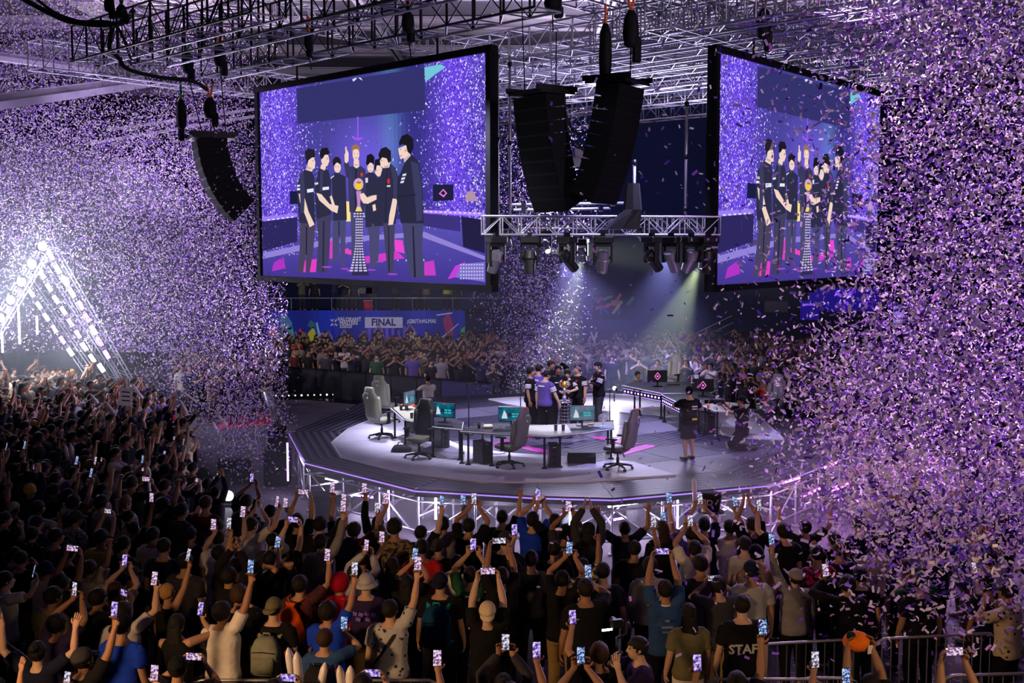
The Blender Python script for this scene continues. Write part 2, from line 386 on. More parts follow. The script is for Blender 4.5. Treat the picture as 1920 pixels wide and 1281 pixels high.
# scaffold under the deck
unit = MB(); unit.tube([(0, 0, 0), (1, 0, 0)], 1, 7); UNIT = unit.mesh('tube_piece', [M['alu']], True)
unit = MB(); unit.tube([(0, 0, 0), (1, 0, 0)], 1, 7); UNITD = unit.mesh('dark_tube_piece', [M['blackmetal']], True)
def rod(name, a, b, r, parent, me=None):
    a, b = Vector(a), Vector(b); o = put(name, me or UNIT, parent)
    o.matrix_local = Matrix.Translation(a) @ rot_to(b - a).to_4x4() @ Matrix.Diagonal(((b - a).length, r, r, 1)); return o
ringA = []; ringB = []
for i in range(n):
    a, b = SPOLY[i] - SO, SPOLY[(i + 1) % n] - SO; L = (b - a).length; k = max(1, round(L / 1.25))
    for j in range(k):
        p = a.lerp(b, j / k); p = Vector((p.x * .985, p.y * .985, 0)); ringA.append(p); ringB.append(Vector((p.x * .80, p.y * .80, 0)))
N = len(ringA)
for i in range(N):
    a, b, c, d = ringA[i], ringA[(i + 1) % N], ringB[i], ringB[(i + 1) % N]
    vis = a.y < 1.0
    if not vis: continue
    up = lambda p, z: Vector((p.x, p.y, z))
    rod('scaffold_post', up(a, 0), up(a, ZS - .16), .026, stage); rod('scaffold_post', up(c, 0), up(c, ZS - .16), .026, stage)
    for z in (.28, .92): rod('scaffold_ledger', up(a, z), up(b, z), .022, stage)
    rod('scaffold_ledger', up(a, .6), up(c, .6), .022, stage); rod('scaffold_ledger', up(c, .9), up(d, .9), .022, stage)
    rod('scaffold_brace', up(a, .1), up(b, .95), .02, stage) if i % 2 else rod('scaffold_brace', up(b, .1), up(a, .95), .02, stage)
    rod('scaffold_brace', up(c, .12), up(d, .98), .02, stage)
    mb = MB(); mb.box((a.x, a.y, .02), (.14, .14, .04)); mb.build('scaffold_foot', M['steel'], stage)
# light tubes standing and lying under the stage
tubeW = emat('white_violet_tube', rgb(232, 214, 255), 26.0); tubeV = emat('violet_tube', rgb(186, 120, 255), 11.0); tubeP = emat('magenta_tube', rgb(224, 70, 250), 15.0)
def led_tube(p0, p1, mat, label, r=.022, group=None):
    p0, p1 = Vector(p0), Vector(p1); c = (p0 + p1) / 2; d = (p1 - p0)
    t = thing('light_tube', label, 'light tube', c, 0, group)
    h = d.normalized() * (d.length / 2)
    mb = MB(); mb.tube([-h, h], r, 8); mb.build('tube_lamp', mat, t, True)
    for s in (-1, 1):
        mb = MB(); mb.tube([h * s, h * s * 1.06], r * 1.35, 8); mb.build('end_cap', M['plastic'], t, True)
    return t
for k, (px, y0, y1, dd, mt, en) in enumerate(((729, 918, 988, 24.6, tubeV, 50), (817, 929, 974, 23.9, tubeW, 110), (1069, 938, 990, 23.4, tubeW, 120), (1270, 932, 992, 23.9, tubeV, 90), (1396, 915, 952, 24.3, tubeV, 50), (540, 829, 902, 28.6, tubeV, 25))):
    lab = ['violet light tube upright under the stage front, behind raised phones', 'blazing white light tube upright under the stage left of centre', 'blazing white light tube upright under the very middle of the stage', 'violet-white light tube upright beside the grey flight case', 'short violet light tube upright under the stage near the tall foam hat', 'violet light tube upright on the dark speaker cabinet at the stage corner'][k]
    a, b = atD(px, y1, dd), atD(px, y0, dd); led_tube(a, Vector((a.x, a.y, b.z)), mt, lab)
    q = (a + b) / 2; light('tube_glow', 'POINT', (q.x, q.y - .12, q.z), en, (.82, .66, 1.0), None, .08)
for k, (p, q, dd, mt, en, lab) in enumerate(((((912, 932), (950, 928), 24.2, tubeW, 50, 'white light tube lying under the stage deck left of centre')), ((985, 929), (1010, 931), 24.2, tubeV, 12, 'short violet light tube lying under the deck edge near centre'),
        ((1140, 950), (1215, 940), 24.2, tubeW, 60, 'long white-violet light tube lying under the deck right of centre'), ((1150, 975), (1220, 962), 25.0, tubeV, 20, 'violet light tube lying lower under the deck above the flight case'),
        ((610, 897), (634, 902), 27.2, tubeW, 24, 'white light tube under the deck near the stage corner post'), ((655, 927), (700, 933), 26.5, tubeV, 24, 'violet-white light tube deep under the deck near the corner'),
        ((1352, 958), (1366, 952), 24.6, tubeV, 12, 'tiny violet light tube lying behind the raised foam hat'), ((1466, 906), (1500, 896), 24.4, tubeP, 30, 'magenta light tube along the stage edge where confetti falls thickest'), ((1545, 878), (1572, 866), 25.6, tubeP, 20, 'magenta light tube at the far end of the stage edge'),
        ((1502, 932), (1538, 916), 24.3, tubeP, 24, 'magenta light tube one step below the stage edge in confetti'), ((1560, 922), (1592, 906), 24.6, tubeP, 20, 'magenta light tube slanting low among falling confetti'), ((1606, 940), (1640, 924), 24.8, tubeP, 20, 'lowest magenta light tube among falling confetti'))):
    a, b = atD(*p, dd), atD(*q, dd); led_tube(a, b, mt, lab, .024)
    c = (a + b) / 2; light('tube_glow', 'POINT', (c.x, c.y - .1, c.z - .08), en * 1.4, (.85, .4, 1.0) if mt is tubeP else (.84, .72, 1.0), None, .08)
# ------------------------------------------------------------------ hanging LED screens
SCR_TOP, SCR_BOT = 10.82, 5.07
LS = (Vector((-7.63, 34.98, 0)), Vector((-.47, 27.35, 0)))      # left screen, from its far to its near end
RS = (Vector((4.72, 27.35, 0)), Vector((11.42, 36.08, 0)))
# picture shown on both screens: flat shapes in a 0..1 square, traced on the left screen
def left_uv(px, py):
    r = ray(px, py); a, b = LS; d = (b - a); nrm = Vector((d.y, -d.x, 0))
    t = (a - EYE).dot(nrm) / r.dot(nrm); p = EYE + r * t
    return ((p - a).dot(d) / d.length_squared, (p.z - SCR_BOT) / (SCR_TOP - SCR_BOT))
def z7(pts): return [left_uv(540 + x / 4.132, 230 + y / 4.132) for x, y in pts]
def z2(pts): return [left_uv(460 + x / 2.669, 80 + y / 2.669) for x, y in pts]
PIC = []                                                       # (polygon in uv, linear colour)
PLY = [.033]
def pic(poly, c, step=2e-4):
    PLY[0] -= step; PIC.append((poly, c if len(c) == 4 else rgb(*c), PLY[0]))
def ell(cx, cy, rx, ry, n=14): return [(cx + rx * math.cos(2 * PI * i / n), cy + ry * math.sin(2 * PI * i / n)) for i in range(n)]
GR = 64
def bgcol(u, v):
    c = np.array([62, 60, 134.]) + np.array([40, 26, 70.]) * math.exp(-((u - .52) / .16) ** 2 - ((v - .6) / .22) ** 2)
    c += np.array([10, 40, 20.]) * math.exp(-((u - .63) / .05) ** 2) * (v > .35) - np.array([18, 18, 22.]) * math.exp(-((u - .72) / .09) ** 2) * (v > .3)
    l = max(math.exp(-((u - .10) / .12) ** 2), math.exp(-((u - .88) / .09) ** 2)) if v > .28 else 0
    c = c * (1 - l) + np.array([104, 70, 222.]) * l
    if v < .30:
        k = (.30 - v) / .30; c = c * .25 + .75 * (np.array([96, 88, 190.]) * (1 - k) + np.array([66, 48, 140.]) * k)
    return rgb(*np.clip(c, 0, 255))
for i in range(GR):
    for j in range(GR):
        u0, v0 = i / GR, j / GR; PIC.append(([(u0, v0), (u0 + 1 / GR, v0), (u0 + 1 / GR, v0 + 1 / GR), (u0, v0 + 1 / GR)], bgcol(u0 + .5 / GR, v0 + .5 / GR), .034))
# confetti on the picture
rp = random.Random(3)
for k in range(9000):
    side = rp.random()
    if side < .52: u, v = abs(rp.gauss(.02, .13)), rp.uniform(.12, 1)
    elif side < .92: u, v = 1 - abs(rp.gauss(.02, .12)), rp.uniform(.26, 1)
    elif side < .97: u, v = rp.gauss(.22, .05), rp.uniform(.2, .66)
    else: u, v = rp.random(), rp.uniform(.1, .75)
    if not (.006 < u < .99 and v < .995): continue
    a = rp.uniform(0, PI); s = rp.uniform(.0018, .0048); q = []
    for x, y in ((-1, -.5), (1, -.5), (1, .5), (-1, .5)):
        q.append((u + (x * math.cos(a) - y * math.sin(a)) * s * .6, v + (x * math.sin(a) + y * math.cos(a)) * s * 1.3))
    pic(q, rp.choice(((150, 110, 250), (190, 170, 255), (70, 40, 170), (235, 228, 255), (44, 26, 130), (120, 80, 235))), 1e-6)
pic(z2([(900, 96), (985, 80), (1010, 95), (960, 130), (905, 175)]), (110, 190, 210))
pic(z2([(246, 208), (900, 96), (905, 322), (250, 393)]), (50, 48, 104))
pic(z2([(530, 160), (550, 150), (552, 158), (536, 172)]), (210, 210, 240)); pic(z2([(560, 150), (575, 152), (583, 166), (572, 160)]), (210, 210, 240))
pic(z2([(556, 355), (562, 355), (561, 480), (556, 480)]), (150, 90, 240)); pic(z2([(530, 465), (590, 465), (570, 480), (548, 480)]), (160, 80, 230))
# ring of desks, light strips, floor patches behind the group
for poly, c in (([(70, 880), (250, 862), (250, 880), (70, 905)], (150, 120, 235)), ([(70, 905), (250, 882), (250, 1010), (75, 1060)], (44, 38, 92)), ([(895, 845), (1210, 860), (1210, 880), (895, 862)], (170, 130, 240)),
                ([(895, 866), (1085, 880), (1085, 960), (895, 930)], (58, 48, 120)), ([(1090, 880), (1212, 900), (1212, 1075), (1100, 1040)], (34, 30, 66)), ([(945, 712), (1050, 712), (1050, 795), (945, 800)], (30, 30, 62)), ([(212, 745), (258, 745), (258, 812), (212, 815)], (26, 28, 64)),
                ([(1120, 750), (1150, 745), (1180, 800), (1110, 800)], (170, 140, 160)), ([(75, 1070), (430, 990), (900, 960), (1212, 1090), (1212, 1110), (880, 985), (430, 1020), (75, 1100)], (140, 125, 205)),
                ([(130, 1120), (180, 1090), (190, 1150), (120, 1165)], (170, 50, 190)), ([(280, 1110), (350, 1100), (345, 1170), (275, 1170)], (220, 60, 190)), ([(415, 1010), (440, 1000), (440, 1100), (415, 1100)], (210, 60, 190)), ([(470, 1040), (540, 1060), (540, 1085), (470, 1065)], (225, 70, 175)),
                ([(590, 1090), (760, 1060), (800, 1100), (600, 1125)], (200, 60, 190)), ([(745, 1000), (790, 1005), (800, 1075), (750, 1060)], (225, 70, 200)), ([(900, 1120), (950, 1110), (960, 1190), (900, 1190)], (190, 60, 190)), ([(1060, 1140), (1110, 1120), (1130, 1180), (1020, 1210)], (190, 60, 210)), ([(1090, 1130), (1212, 1120), (1212, 1225), (1060, 1200)], (120, 110, 190)),
                ([(975, 760), (998, 735), (1018, 758), (1000, 780)], (225, 120, 210)), ([(983, 758), (998, 743), (1010, 758), (1000, 770)], (30, 30, 62)), ([(500, 800), (530, 800), (525, 905), (500, 905)], (240, 215, 140))):
    pic(z2(poly), c)
for k in range(9):
    for j in range(5): x, y = 1085 + k * 14, 1130 + j * 18; pic(z2([(x, y), (x + 8, y), (x + 8, y + 8), (x, y + 8)]), (190, 180, 235))
for x in range(6): pic(z2([(100 + x * 24, 893 - x * 3), (112 + x * 24, 892 - x * 3), (112 + x * 24, 899 - x * 3), (100 + x * 24, 900 - x * 3)]), (225, 215, 255))
for x in range(12): pic(z2([(905 + x * 25, 851 + x), (917 + x * 25, 851 + x), (917 + x * 25, 857 + x), (905 + x * 25, 857 + x)]), (235, 215, 255))
NV, NV2, LEG, SK, SK2 = (44, 44, 70), (54, 54, 88), (72, 70, 112), (232, 204, 190), (200, 164, 160)
def fig(parts):
    for c, pts in parts: pic(z7(pts), c)
fig([(LEG, [(340, 750), (446, 750), (434, 1150), (404, 1150), (400, 900), (372, 1110), (338, 1110)]), (NV, [(332, 405), (372, 380), (442, 418), (452, 770), (345, 775)]), ((36, 28, 40), ell(372, 300, 34, 44)), (SK, ell(378, 345, 27, 42)), ((36, 28, 40), [(345, 300), (372, 270), (404, 300), (398, 318), (372, 298), (352, 330)]), ((190, 190, 220), [(322, 425), (350, 405), (352, 414), (326, 436)])])
fig([(LEG, [(600, 790), (690, 790), (668, 1150), (636, 1150), (630, 900)]), (NV, [(595, 400), (640, 380), (692, 400), (700, 820), (600, 830)]), (SK, ell(640, 345, 26, 40)), ((24, 22, 34), [(603, 310), (612, 245), (645, 230), (672, 260), (668, 320), (640, 300), (616, 330)]), ((215, 215, 240), [(600, 440), (618, 436), (618, 462), (602, 466)])])
fig([(LEG, [(650, 800), (715, 800), (700, 1150), (655, 1150)]), (NV, [(672, 430), (720, 420), (760, 480), (740, 820), (668, 820)]), (SK, ell(704, 370, 30, 46)), ((28, 24, 36), [(668, 350), (676, 280), (712, 272), (724, 330), (690, 325), (680, 380)]), (SK, [(655, 650), (678, 640), (685, 690), (662, 700)])])
fig([(LEG, [(480, 690), (590, 690), (560, 1150), (490, 1150), (488, 900)]), (NV2, [(450, 345), (505, 330), (560, 330), (600, 360), (606, 470), (590, 705), (474, 705), (462, 420)]), (NV2, [(428, 306), (466, 304), (486, 390), (480, 440), (446, 420)]), (SK, [(434, 240), (450, 205), (467, 225), (466, 290), (450, 312), (436, 296)]), (SK, [(440, 178), (450, 172), (454, 225), (442, 230)]), (SK, [(508, 280), (548, 280), (552, 336), (530, 352), (506, 334)]), (SK, ell(525, 235, 27, 54)), ((150, 108, 84), [(490, 225), (492, 170), (526, 152), (556, 176), (554, 224), (540, 195), (510, 196)]), ((40, 28, 40), ell(511, 232, 4, 3, 6)), ((40, 28, 40), ell(538, 232, 4, 3, 6)), ((170, 96, 96), [(516, 262), (538, 262), (532, 268), (520, 268)]), ((196, 60, 60), ell(571, 402, 11, 18, 8)), ((210, 210, 235), [(600, 430), (620, 426), (620, 466), (602, 468)])])
fig([((70, 64, 92), [(85, 790), (205, 800), (190, 1000), (160, 1192), (128, 1192), (130, 1040), (108, 1192), (62, 1192), (80, 1000)]), (NV, [(115, 362), (180, 368), (200, 450), (190, 550), (205, 800), (78, 792), (58, 556), (70, 440)]), (SK, [(140, 330), (182, 345), (178, 378), (128, 362)]), (SK, [(72, 556), (112, 560), (150, 700), (198, 805), (160, 828), (128, 740), (84, 630)]), (SK, [(150, 268), (190, 258), (204, 300), (200, 350), (170, 362), (142, 330)]), ((34, 30, 44), [(122, 215), (150, 188), (196, 200), (205, 262), (178, 262), (150, 285), (138, 320), (126, 270)]), ((225, 225, 240), [(138, 520), (190, 512), (190, 540), (140, 548)]), ((225, 225, 240), [(60, 486), (98, 480), (98, 494), (60, 500)]), ((225, 225, 240), [(60, 512), (96, 508), (96, 524), (60, 530)])])
fig([((64, 60, 92), [(215, 740), (330, 722), (318, 1000), (300, 1192), (252, 1192), (214, 1180), (228, 960)]), (NV, [(235, 350), (305, 362), (330, 450), (325, 560), (332, 722), (214, 764), (200, 500)]), (SK, [(212, 550), (252, 560), (318, 640), (388, 655), (378, 716), (330, 694), (236, 610)]), (SK, [(318, 580), (334, 570), (360, 650), (340, 660)]), (SK, [(262, 245), (305, 236), (316, 290), (300, 332), (262, 330), (250, 290)]), (SK, [(250, 320), (290, 330), (280, 368), (244, 352)]), ((28, 24, 36), [(240, 220), (256, 186), (300, 182), (318, 222), (306, 240), (280, 240), (262, 272), (246, 270)]), ((225, 225, 240), [(262, 504), (312, 498), (312, 522), (262, 528)]), ((210, 210, 235), [(200, 470), (226, 462), (228, 478), (202, 486)])])
fig([((66, 62, 94), [(740, 790), (836, 790), (830, 1000), (824, 1200), (778, 1200), (758, 1000)]), (NV, [(742, 335), (800, 310), (840, 350), (866, 430), (862, 600), (842, 800), (720, 794), (714, 500), (724, 400)]), (SK, [(818, 596), (856, 600), (838, 720), (820, 808), (784, 812), (790, 735)]), (SK, [(714, 262), (760, 240), (790, 270), (786, 330), (745, 350), (722, 330)]), (SK, [(765, 290), (800, 300), (790, 345), (752, 345)]), ((30, 26, 38), [(704, 240), (725, 190), (765, 176), (804, 210), (806, 290), (786, 310), (770, 270), (735, 262), (716, 290)]), ((190, 50, 60), ell(785, 455, 12, 24, 8)), ((220, 220, 240), [(768, 490), (800, 488), (800, 500), (768, 502)]), (SK2, [(655, 570), (692, 568), (690, 604), (620, 640), (588, 630), (600, 590)])])
fig([((66, 66, 104), [(890, 780), (1064, 780), (1050, 1000), (1074, 1245), (958, 1238), (925, 1050)]), ((40, 40, 66), [(915, 300), (970, 240), (1030, 300), (1052, 480), (1066, 800), (882, 795), (858, 640), (838, 560), (828, 480), (880, 390)]), (SK, [(905, 250), (948, 225), (962, 246), (912, 305)]), (SK, [(862, 190), (930, 160), (948, 210), (926, 262), (880, 276), (870, 240)]), ((26, 24, 36), [(868, 140), (890, 88), (935, 70), (982, 110), (984, 190), (958, 235), (936, 215), (926, 165), (895, 152), (872, 172)]), ((214, 214, 236), [(898, 398), (928, 392), (924, 410), (896, 416)]), ((214, 214, 236), [(888, 428), (918, 422), (914, 440), (886, 446)]), ((214, 214, 236), [(882, 456), (910, 450), (906, 468), (880, 474)]), ((236, 226, 150), [(822, 460), (850, 450), (855, 480), (826, 495)]), ((40, 40, 66), [(838, 480), (990, 480), (1000, 560), (860, 575)])])
# folds, leg gaps, lit edges and profile detail
HI, DK, SH = (58, 58, 94), (34, 34, 56), (198, 166, 158)
fig([(HI, [(962, 292), (1022, 312), (1048, 480), (1056, 770), (1010, 785), (992, 560)]), (DK, [(975, 820), (986, 820), (1004, 1236), (988, 1236)]), (DK, [(846, 575), (1000, 560), (1004, 572), (850, 588)]), (SH, [(912, 200), (926, 190), (930, 212), (918, 222)]), (DK, ell(880, 196, 8, 3, 6)), ((150, 84, 84), [(872, 248), (892, 246), (890, 253), (874, 254)]), (SH, [(905, 282), (950, 240), (955, 250), (912, 300)]),
     (HI, [(800, 320), (836, 350), (858, 430), (852, 590), (826, 590), (822, 440)]), (DK, [(782, 820), (790, 820), (796, 1190), (786, 1190)]), (DK, [(770, 340), (776, 340), (768, 780), (760, 780)]), (DK, ell(732, 288, 7, 3, 6)), (SH, [(750, 335), (786, 322), (788, 345), (754, 350)]),
     (HI, [(82, 400), (112, 376), (124, 540), (118, 700), (90, 720)]), (DK, [(132, 820), (142, 820), (140, 1050), (130, 1050)]), (DK, ell(186, 290, 6, 3, 6)), (SH, [(140, 335), (176, 345), (172, 360), (136, 352)]), (HI, [(246, 366), (270, 360), (262, 540), (240, 540)]), (DK, [(268, 780), (278, 780), (272, 1190), (262, 1190)]), (DK, ell(302, 272, 6, 3, 6)),
     (DK, [(522, 352), (534, 352), (532, 700), (520, 700)]), (HI, [(470, 420), (490, 380), (500, 560), (480, 600)]), (SH, [(512, 318), (548, 318), (548, 328), (514, 328)]), (DK, ell(368, 336, 4, 3, 6)), (DK, ell(388, 336, 4, 3, 6)), (DK, [(388, 780), (396, 780), (400, 900), (392, 900)]), (DK, ell(630, 338, 4, 3, 6)), (DK, ell(650, 338, 4, 3, 6)), (DK, ell(694, 366, 4, 3, 6)), ((150, 84, 84), [(634, 366), (648, 366), (646, 371), (636, 371)])])
for x, y, r_ in ((300, 1150, 26), (500, 1180, 30), (650, 1175, 24), (820, 1210, 26), (720, 1110, 20), (440, 1165, 22)): pic(z7(ell(x, y, r_ * 1.6, r_ * .3)), (150, 70, 190))
# trophy on its lattice pillar
fig([((205, 160, 200), ell(549, 480, 40, 50)), ((232, 196, 44), ell(552, 494, 27, 32)), ((150, 110, 60), ell(552, 466, 18, 8)), ((180, 130, 200), [(530, 535), (572, 535), (562, 640), (570, 700), (530, 700), (540, 640)]), ((232, 206, 120), [(524, 700), (536, 664), (566, 664), (580, 700)]), ((46, 44, 76), [(508, 705), (602, 705), (586, 760), (582, 900), (590, 1040), (634, 1220), (496, 1220), (524, 1040), (534, 900), (528, 760)]), (SK, [(560, 560), (590, 550), (620, 590), (690, 566), (692, 604), (620, 638), (588, 634), (570, 606)])])
for j in range(22):
    y = 712 + j * 22; wd = 46 if j < 2 else (30 + (max(0, j - 10) ** 1.6) * .95 if j > 10 else 30)
    for k in range(4): x = 556 - wd + k * wd * .5 + 2; pic(z7([(x, y), (x + wd * .36, y), (x + wd * .36, y + 13), (x, y + 13)]), (196, 186, 232))
PICM = vcmat('screen_picture', 1.1)
def led_screen(ends, label):
    a, b = ends; d = (b - a); L = d.length; H_ = SCR_TOP - SCR_BOT
    nrm = Vector((d.y, -d.x, 0)).normalized()
    t = thing('led_screen', label, 'screen', ((a + b) / 2 + Vector((0, 0, SCR_BOT))), math.atan2(d.y, d.x))
    # in its own frame: x along, -y towards the audience, z up
    mb = MB(); mb.box((0, .12, H_ / 2), (L, .16, H_)); mb.build('cabinet_back', M['black'], t)
    f = .16
    for nm, c, sz in (('frame_rail', (0, 0, f / 2), (L + .1, .12, f)), ('frame_rail', (0, 0, H_ - f / 2), (L + .1, .12, f)), ('frame_rail', (-L / 2 + f / 2, 0, H_ / 2), (f, .115, H_ - .3)), ('frame_rail', (L / 2 - f / 2, 0, H_ / 2), (f, .115, H_ - .3))):
        mb = MB(); mb.box(c, sz); mb.build(nm, M['black'], t)
    mb = MB(); x0, x1, z0, z1 = -L / 2 + .12, L / 2 - .12, .13, H_ - .13
    for k, (poly, c, y) in enumerate(PIC):
        vs = [(x0 + (x1 - x0) * min(max(p[0], 0), 1), y, z0 + (z1 - z0) * min(max(p[1], 0), 1)) for p in poly]
        mb.add(vs, [tuple(range(len(vs)))], 0, c)
    o = mb.build('screen_picture', PICM, t, colors=True); o['kind'] = 'stuff'
    mb = MB(); mb.box((L * .02, -.02, -.12), (.3, .2, .16)); mb.build('screen_bracket', M['blackmetal'], t)
    for s in (-.3, .3):
        mb = MB(); mb.tube([(L * s, .1, H_), (L * s, .1, H_ + .55)], .03, 6); mb.build('hanging_strap', M['black'], t)
    return t
led_screen(LS, 'big hanging LED screen showing the winning team, facing left of the stage')
led_screen(RS, 'big hanging LED screen seen through falling confetti, right of the twin speaker arrays')

# ------------------------------------------------------------------ trusses
def lace(me_r=.016): return me_r
def truss(label, p0, p1, h=.76, w=.76, bay=.76, single=True, r=.032, dark=False, group='box trusses of the roof rig', name='box_truss'):  # dark: backlit silhouette painted in as black members, underside left silver
    p0, p1 = Vector(p0), Vector(p1); d = p1 - p0; L = d.length; nb = max(2, round(L / bay)); b = L / nb
    t = thing(name, label, 'truss', p0, math.atan2(d.y, d.x), group)
    sl = math.atan2(d.z, Vector((d.x, d.y)).length); t.rotation_euler = Euler((0, -sl, math.atan2(d.y, d.x)))
    for y in (-w / 2, w / 2):
        for z in (0, h): o = rod('chord', (0, y, z), (L, y, z), r, t, UNITD if dark and (y < 0 or z > 0) else None)
    jobs = []
    for i in range(nb + 1):
        x = i * b
        for y in (-w / 2, w / 2): jobs.append(('strut', (x, y, 0), (x, y, h), r * .62))
        for z in (0, h): jobs.append(('strut', (x, -w / 2, z), (x, w / 2, z), r * .62))
        if i < nb:
            s = i % 2
            for y in (-w / 2, w / 2): jobs.append(('diagonal_brace', (x, y, h * s), (x + b, y, h * (1 - s)), r * .5))
            jobs.append(('diagonal_brace', (x, w / 2 * (1 if s else -1), 0), (x + b, w / 2 * (-1 if s else 1), 0), r * .5))
            if single: jobs.append(('diagonal_brace', (x, w / 2 * (1 if s else -1), h), (x + b, w / 2 * (-1 if s else 1), h), r * .5))
    if single and len(jobs) <= 300:
        for nm, a, c, rr in jobs: rod(nm, a, c, rr * (1.5 if dark and nm == 'strut' and a[1] == c[1] else 1), t, UNITD if dark and a[2] != c[2] else None)
    else:
        mb = MB()
        for nm, a, c, rr in jobs: mb.tube([a, c], rr, 5)
        o = mb.build('lacing', M['alu'], t, True); o['kind'] = 'stuff'
    return t
ZT = 11.25
def tline(pa, pb, z=ZT): return atZ(*pa, z), atZ(*pb, z)
def ext(a, b, e0=0, e1=0):
    d = (b - a).normalized(); return a - d * e0, b + d * e1
# along the left screen; the three nearest have their backlit shade painted on
UD = (LS[1] - LS[0]).normalized(); WD = (RS[1] - RS[0]).normalized()
a = atZ(166, 118, ZT); truss('outermost dark box truss with cables, over the speaker array left of the screen', a, a + UD * 9.5, .95, .9, .95, dark=True)
a = atZ(286, 122, ZT); truss('second box truss with silver underside and black hoist bags clipped on', a, a + UD * 13, .95, .9, .95, dark=True)
a = atZ(400, 146, ZT); truss('dark box truss directly above the left LED screen', a, a + UD * 14.5, .9, .8, .95, dark=True)
for k, (px, py, l0, l1, nm) in enumerate(((1100, 94, 5, 8, 'first'), (1100, 128, 5, 10, 'second'), (1100, 158, 5, 12, 'third'), (1100, 186, 6, 13, 'fourth'), (1100, 213, 6, 14, 'fifth'), (1100, 238, 7, 15, 'lowest'))):
    c = atZ(px, py, ZT); truss(f'pale lit box truss behind the twin speaker arrays, {nm} from the top', c - UD * l0, c + UD * l1, .8, .8, .8, single=k < 3)
# along the right screen
for k, (px, py, l0, l1, z, lab) in enumerate(((250, 152, 3.2, 12, ZT - .1, 'white lit box truss running from the rig corner behind the left LED screen'), (1180, 33, 9, 6, ZT + .9, 'upper box truss crossing towards the corner above the right LED screen'), (1250, 20, 7, 9, ZT + .9, 'upper box truss at the top of the frame over the hoists'),
        (430, 28, 4, 16, ZT + 2.6, 'high white box truss under the roof behind the dark outer truss'), (1500, 128, 8, 4, ZT, 'box truss over the right LED screen half hidden by confetti'))):
    c = atZ(px, py, z); truss(lab, c - WD * l0, c + WD * l1, .8, .8, .8, single=k < 4)
for k, (px, py, l0, l1) in enumerate(((1480, 52, 6, 6), (1500, 90, 7, 6), (1560, 20, 6, 6))):
    c = atZ(px, py, ZT); truss('pale box truss in the confetti above the right LED screen, ' + ('middle of three', 'lowest of three', 'topmost of three')[k], c - UD * l0, c + UD * l1, .8, .8, .8, single=False)
# lower lamp truss between the screens
ta, tb = atD(905, 440, 26.6), atD(1345, 441, 27.4)
lamp_truss = truss('slim lower truss carrying the moving head lamps between the two screens', ta, Vector((tb.x, tb.y, ta.z)), .42, .42, .42, True, .026, group=None)
for k, (p, q, dd) in enumerate((((960, 384), (1170, 381), 27.5), ((963, 394), (1145, 391), 27.5))):
    a, b = atD(*p, dd), atD(*q, dd); mb = MB(); mb.tube([a, b], .035, 8)
    o = mb.build('rig_pipe', M['alu'], None, True); tag(o, ('upper', 'lower')[k] + ' bright pipe clamped over the lamp truss under the speaker arrays', 'pipe', 'rig pipes')
    for tt in (.1, .9):
        c = a.lerp(b, tt); mb = MB(); mb.box(c, (.1, .14, .12)); mb.build('pipe_clamp', M['blackmetal'], o)
for k, (px, y0, y1, dd) in enumerate(((933, 90, 430, 29.5), (956, 105, 430, 29.5), (1288, 185, 402, 27.6), (1190, 300, 402, 27.6))):
    a, b = atD(px, y1, dd), atD(px, y0, dd); a = Vector((b.x, b.y, a.z)); mb = MB(); mb.tube([a, b], .035, 8)
    o = mb.build('hanging_pole', M['alu'], None, True); tag(o, ('aluminium hanging pole right beside the left screen edge', 'second aluminium hanging pole from the left screen edge', 'thin aluminium hanging pole before the dark backdrop, near the right screen', 'aluminium hanging pole behind the right speaker array')[k], 'pole', 'hanging poles')
    for tt in (.05, .5, .95): c = a.lerp(b, tt); mb = MB(); mb.tube([c - Vector((0, 0, .06)), c + Vector((0, 0, .06))], .055, 8); mb.build('pole_coupler', M['blackmetal'], o, True)
# back lamp truss with small lamps behind
ta2, tb2 = atD(930, 420, 36), atD(1330, 424, 37)

# moving head lamps
LENS = emat('lamp_lens_lit', rgb(238, 244, 226), 9.0); LENSD = pmat('lamp_lens_dark', rgb(60, 62, 80), .1, 0, .1, 5, 0, .8)
SILV = pmat('lamp_housing_grey', rgb(126, 124, 140), .35, .5, .15, 6)
def moving_head(p, tilt, pan, label, lit=False, pale=False, sc=1.0):
    t = thing('moving_head_lamp', label, 'stage lamp', p, pan, 'moving head lamps on the lower truss'); t.scale = (sc,) * 3
    mb = MB(); mb.bbox((0, 0, 0), (.44, .3, .15), .12); mb.build('lamp_base', M['plastic'], t)
    mb = MB(); mb.box((0, 0, .11), (.1, .1, .1)); mb.build('clamp', M['blackmetal'], t)
    y = MB(); y.box((0, 0, -.115), (.40, .13, .08))
    for s in (-1, 1): y.bbox((s * .19, 0, -.31), (.055, .13, .42), .2)
    yk = y.build('yoke', M['plastic'], t)
    h = MB(); h.loft([((0, 0, .17), Vector((.06, 0, 0)), Vector((0, .06, 0))), ((0, 0, .15), Vector((.13, 0, 0)), Vector((0, .12, 0))), ((0, 0, -.02), Vector((.155, 0, 0)), Vector((0, .145, 0))), ((0, 0, -.06), Vector((.135, 0, 0)), Vector((0, .125, 0))), ((0, 0, -.36), Vector((.115, 0, 0)), Vector((0, .11, 0))), ((0, 0, -.37), Vector((.09, 0, 0)), Vector((0, .09, 0)))], 14)
    hd = h.build('lamp_head', SILV if pale else M['plastic'], t, False, (0, 0, -.40), (tilt, 0, 0))
    l = MB(); l.tube([(0, 0, -.365), (0, 0, -.378)], .088, 14); l.build('lens', LENS if lit else LENSD, hd)
    for s in (-1, 1):
        b = MB(); b.tube([(s * .15, 0, 0), (s * .185, 0, 0)], .045, 8); b.build('tilt_bearing', M['blackmetal'], hd)
    return t
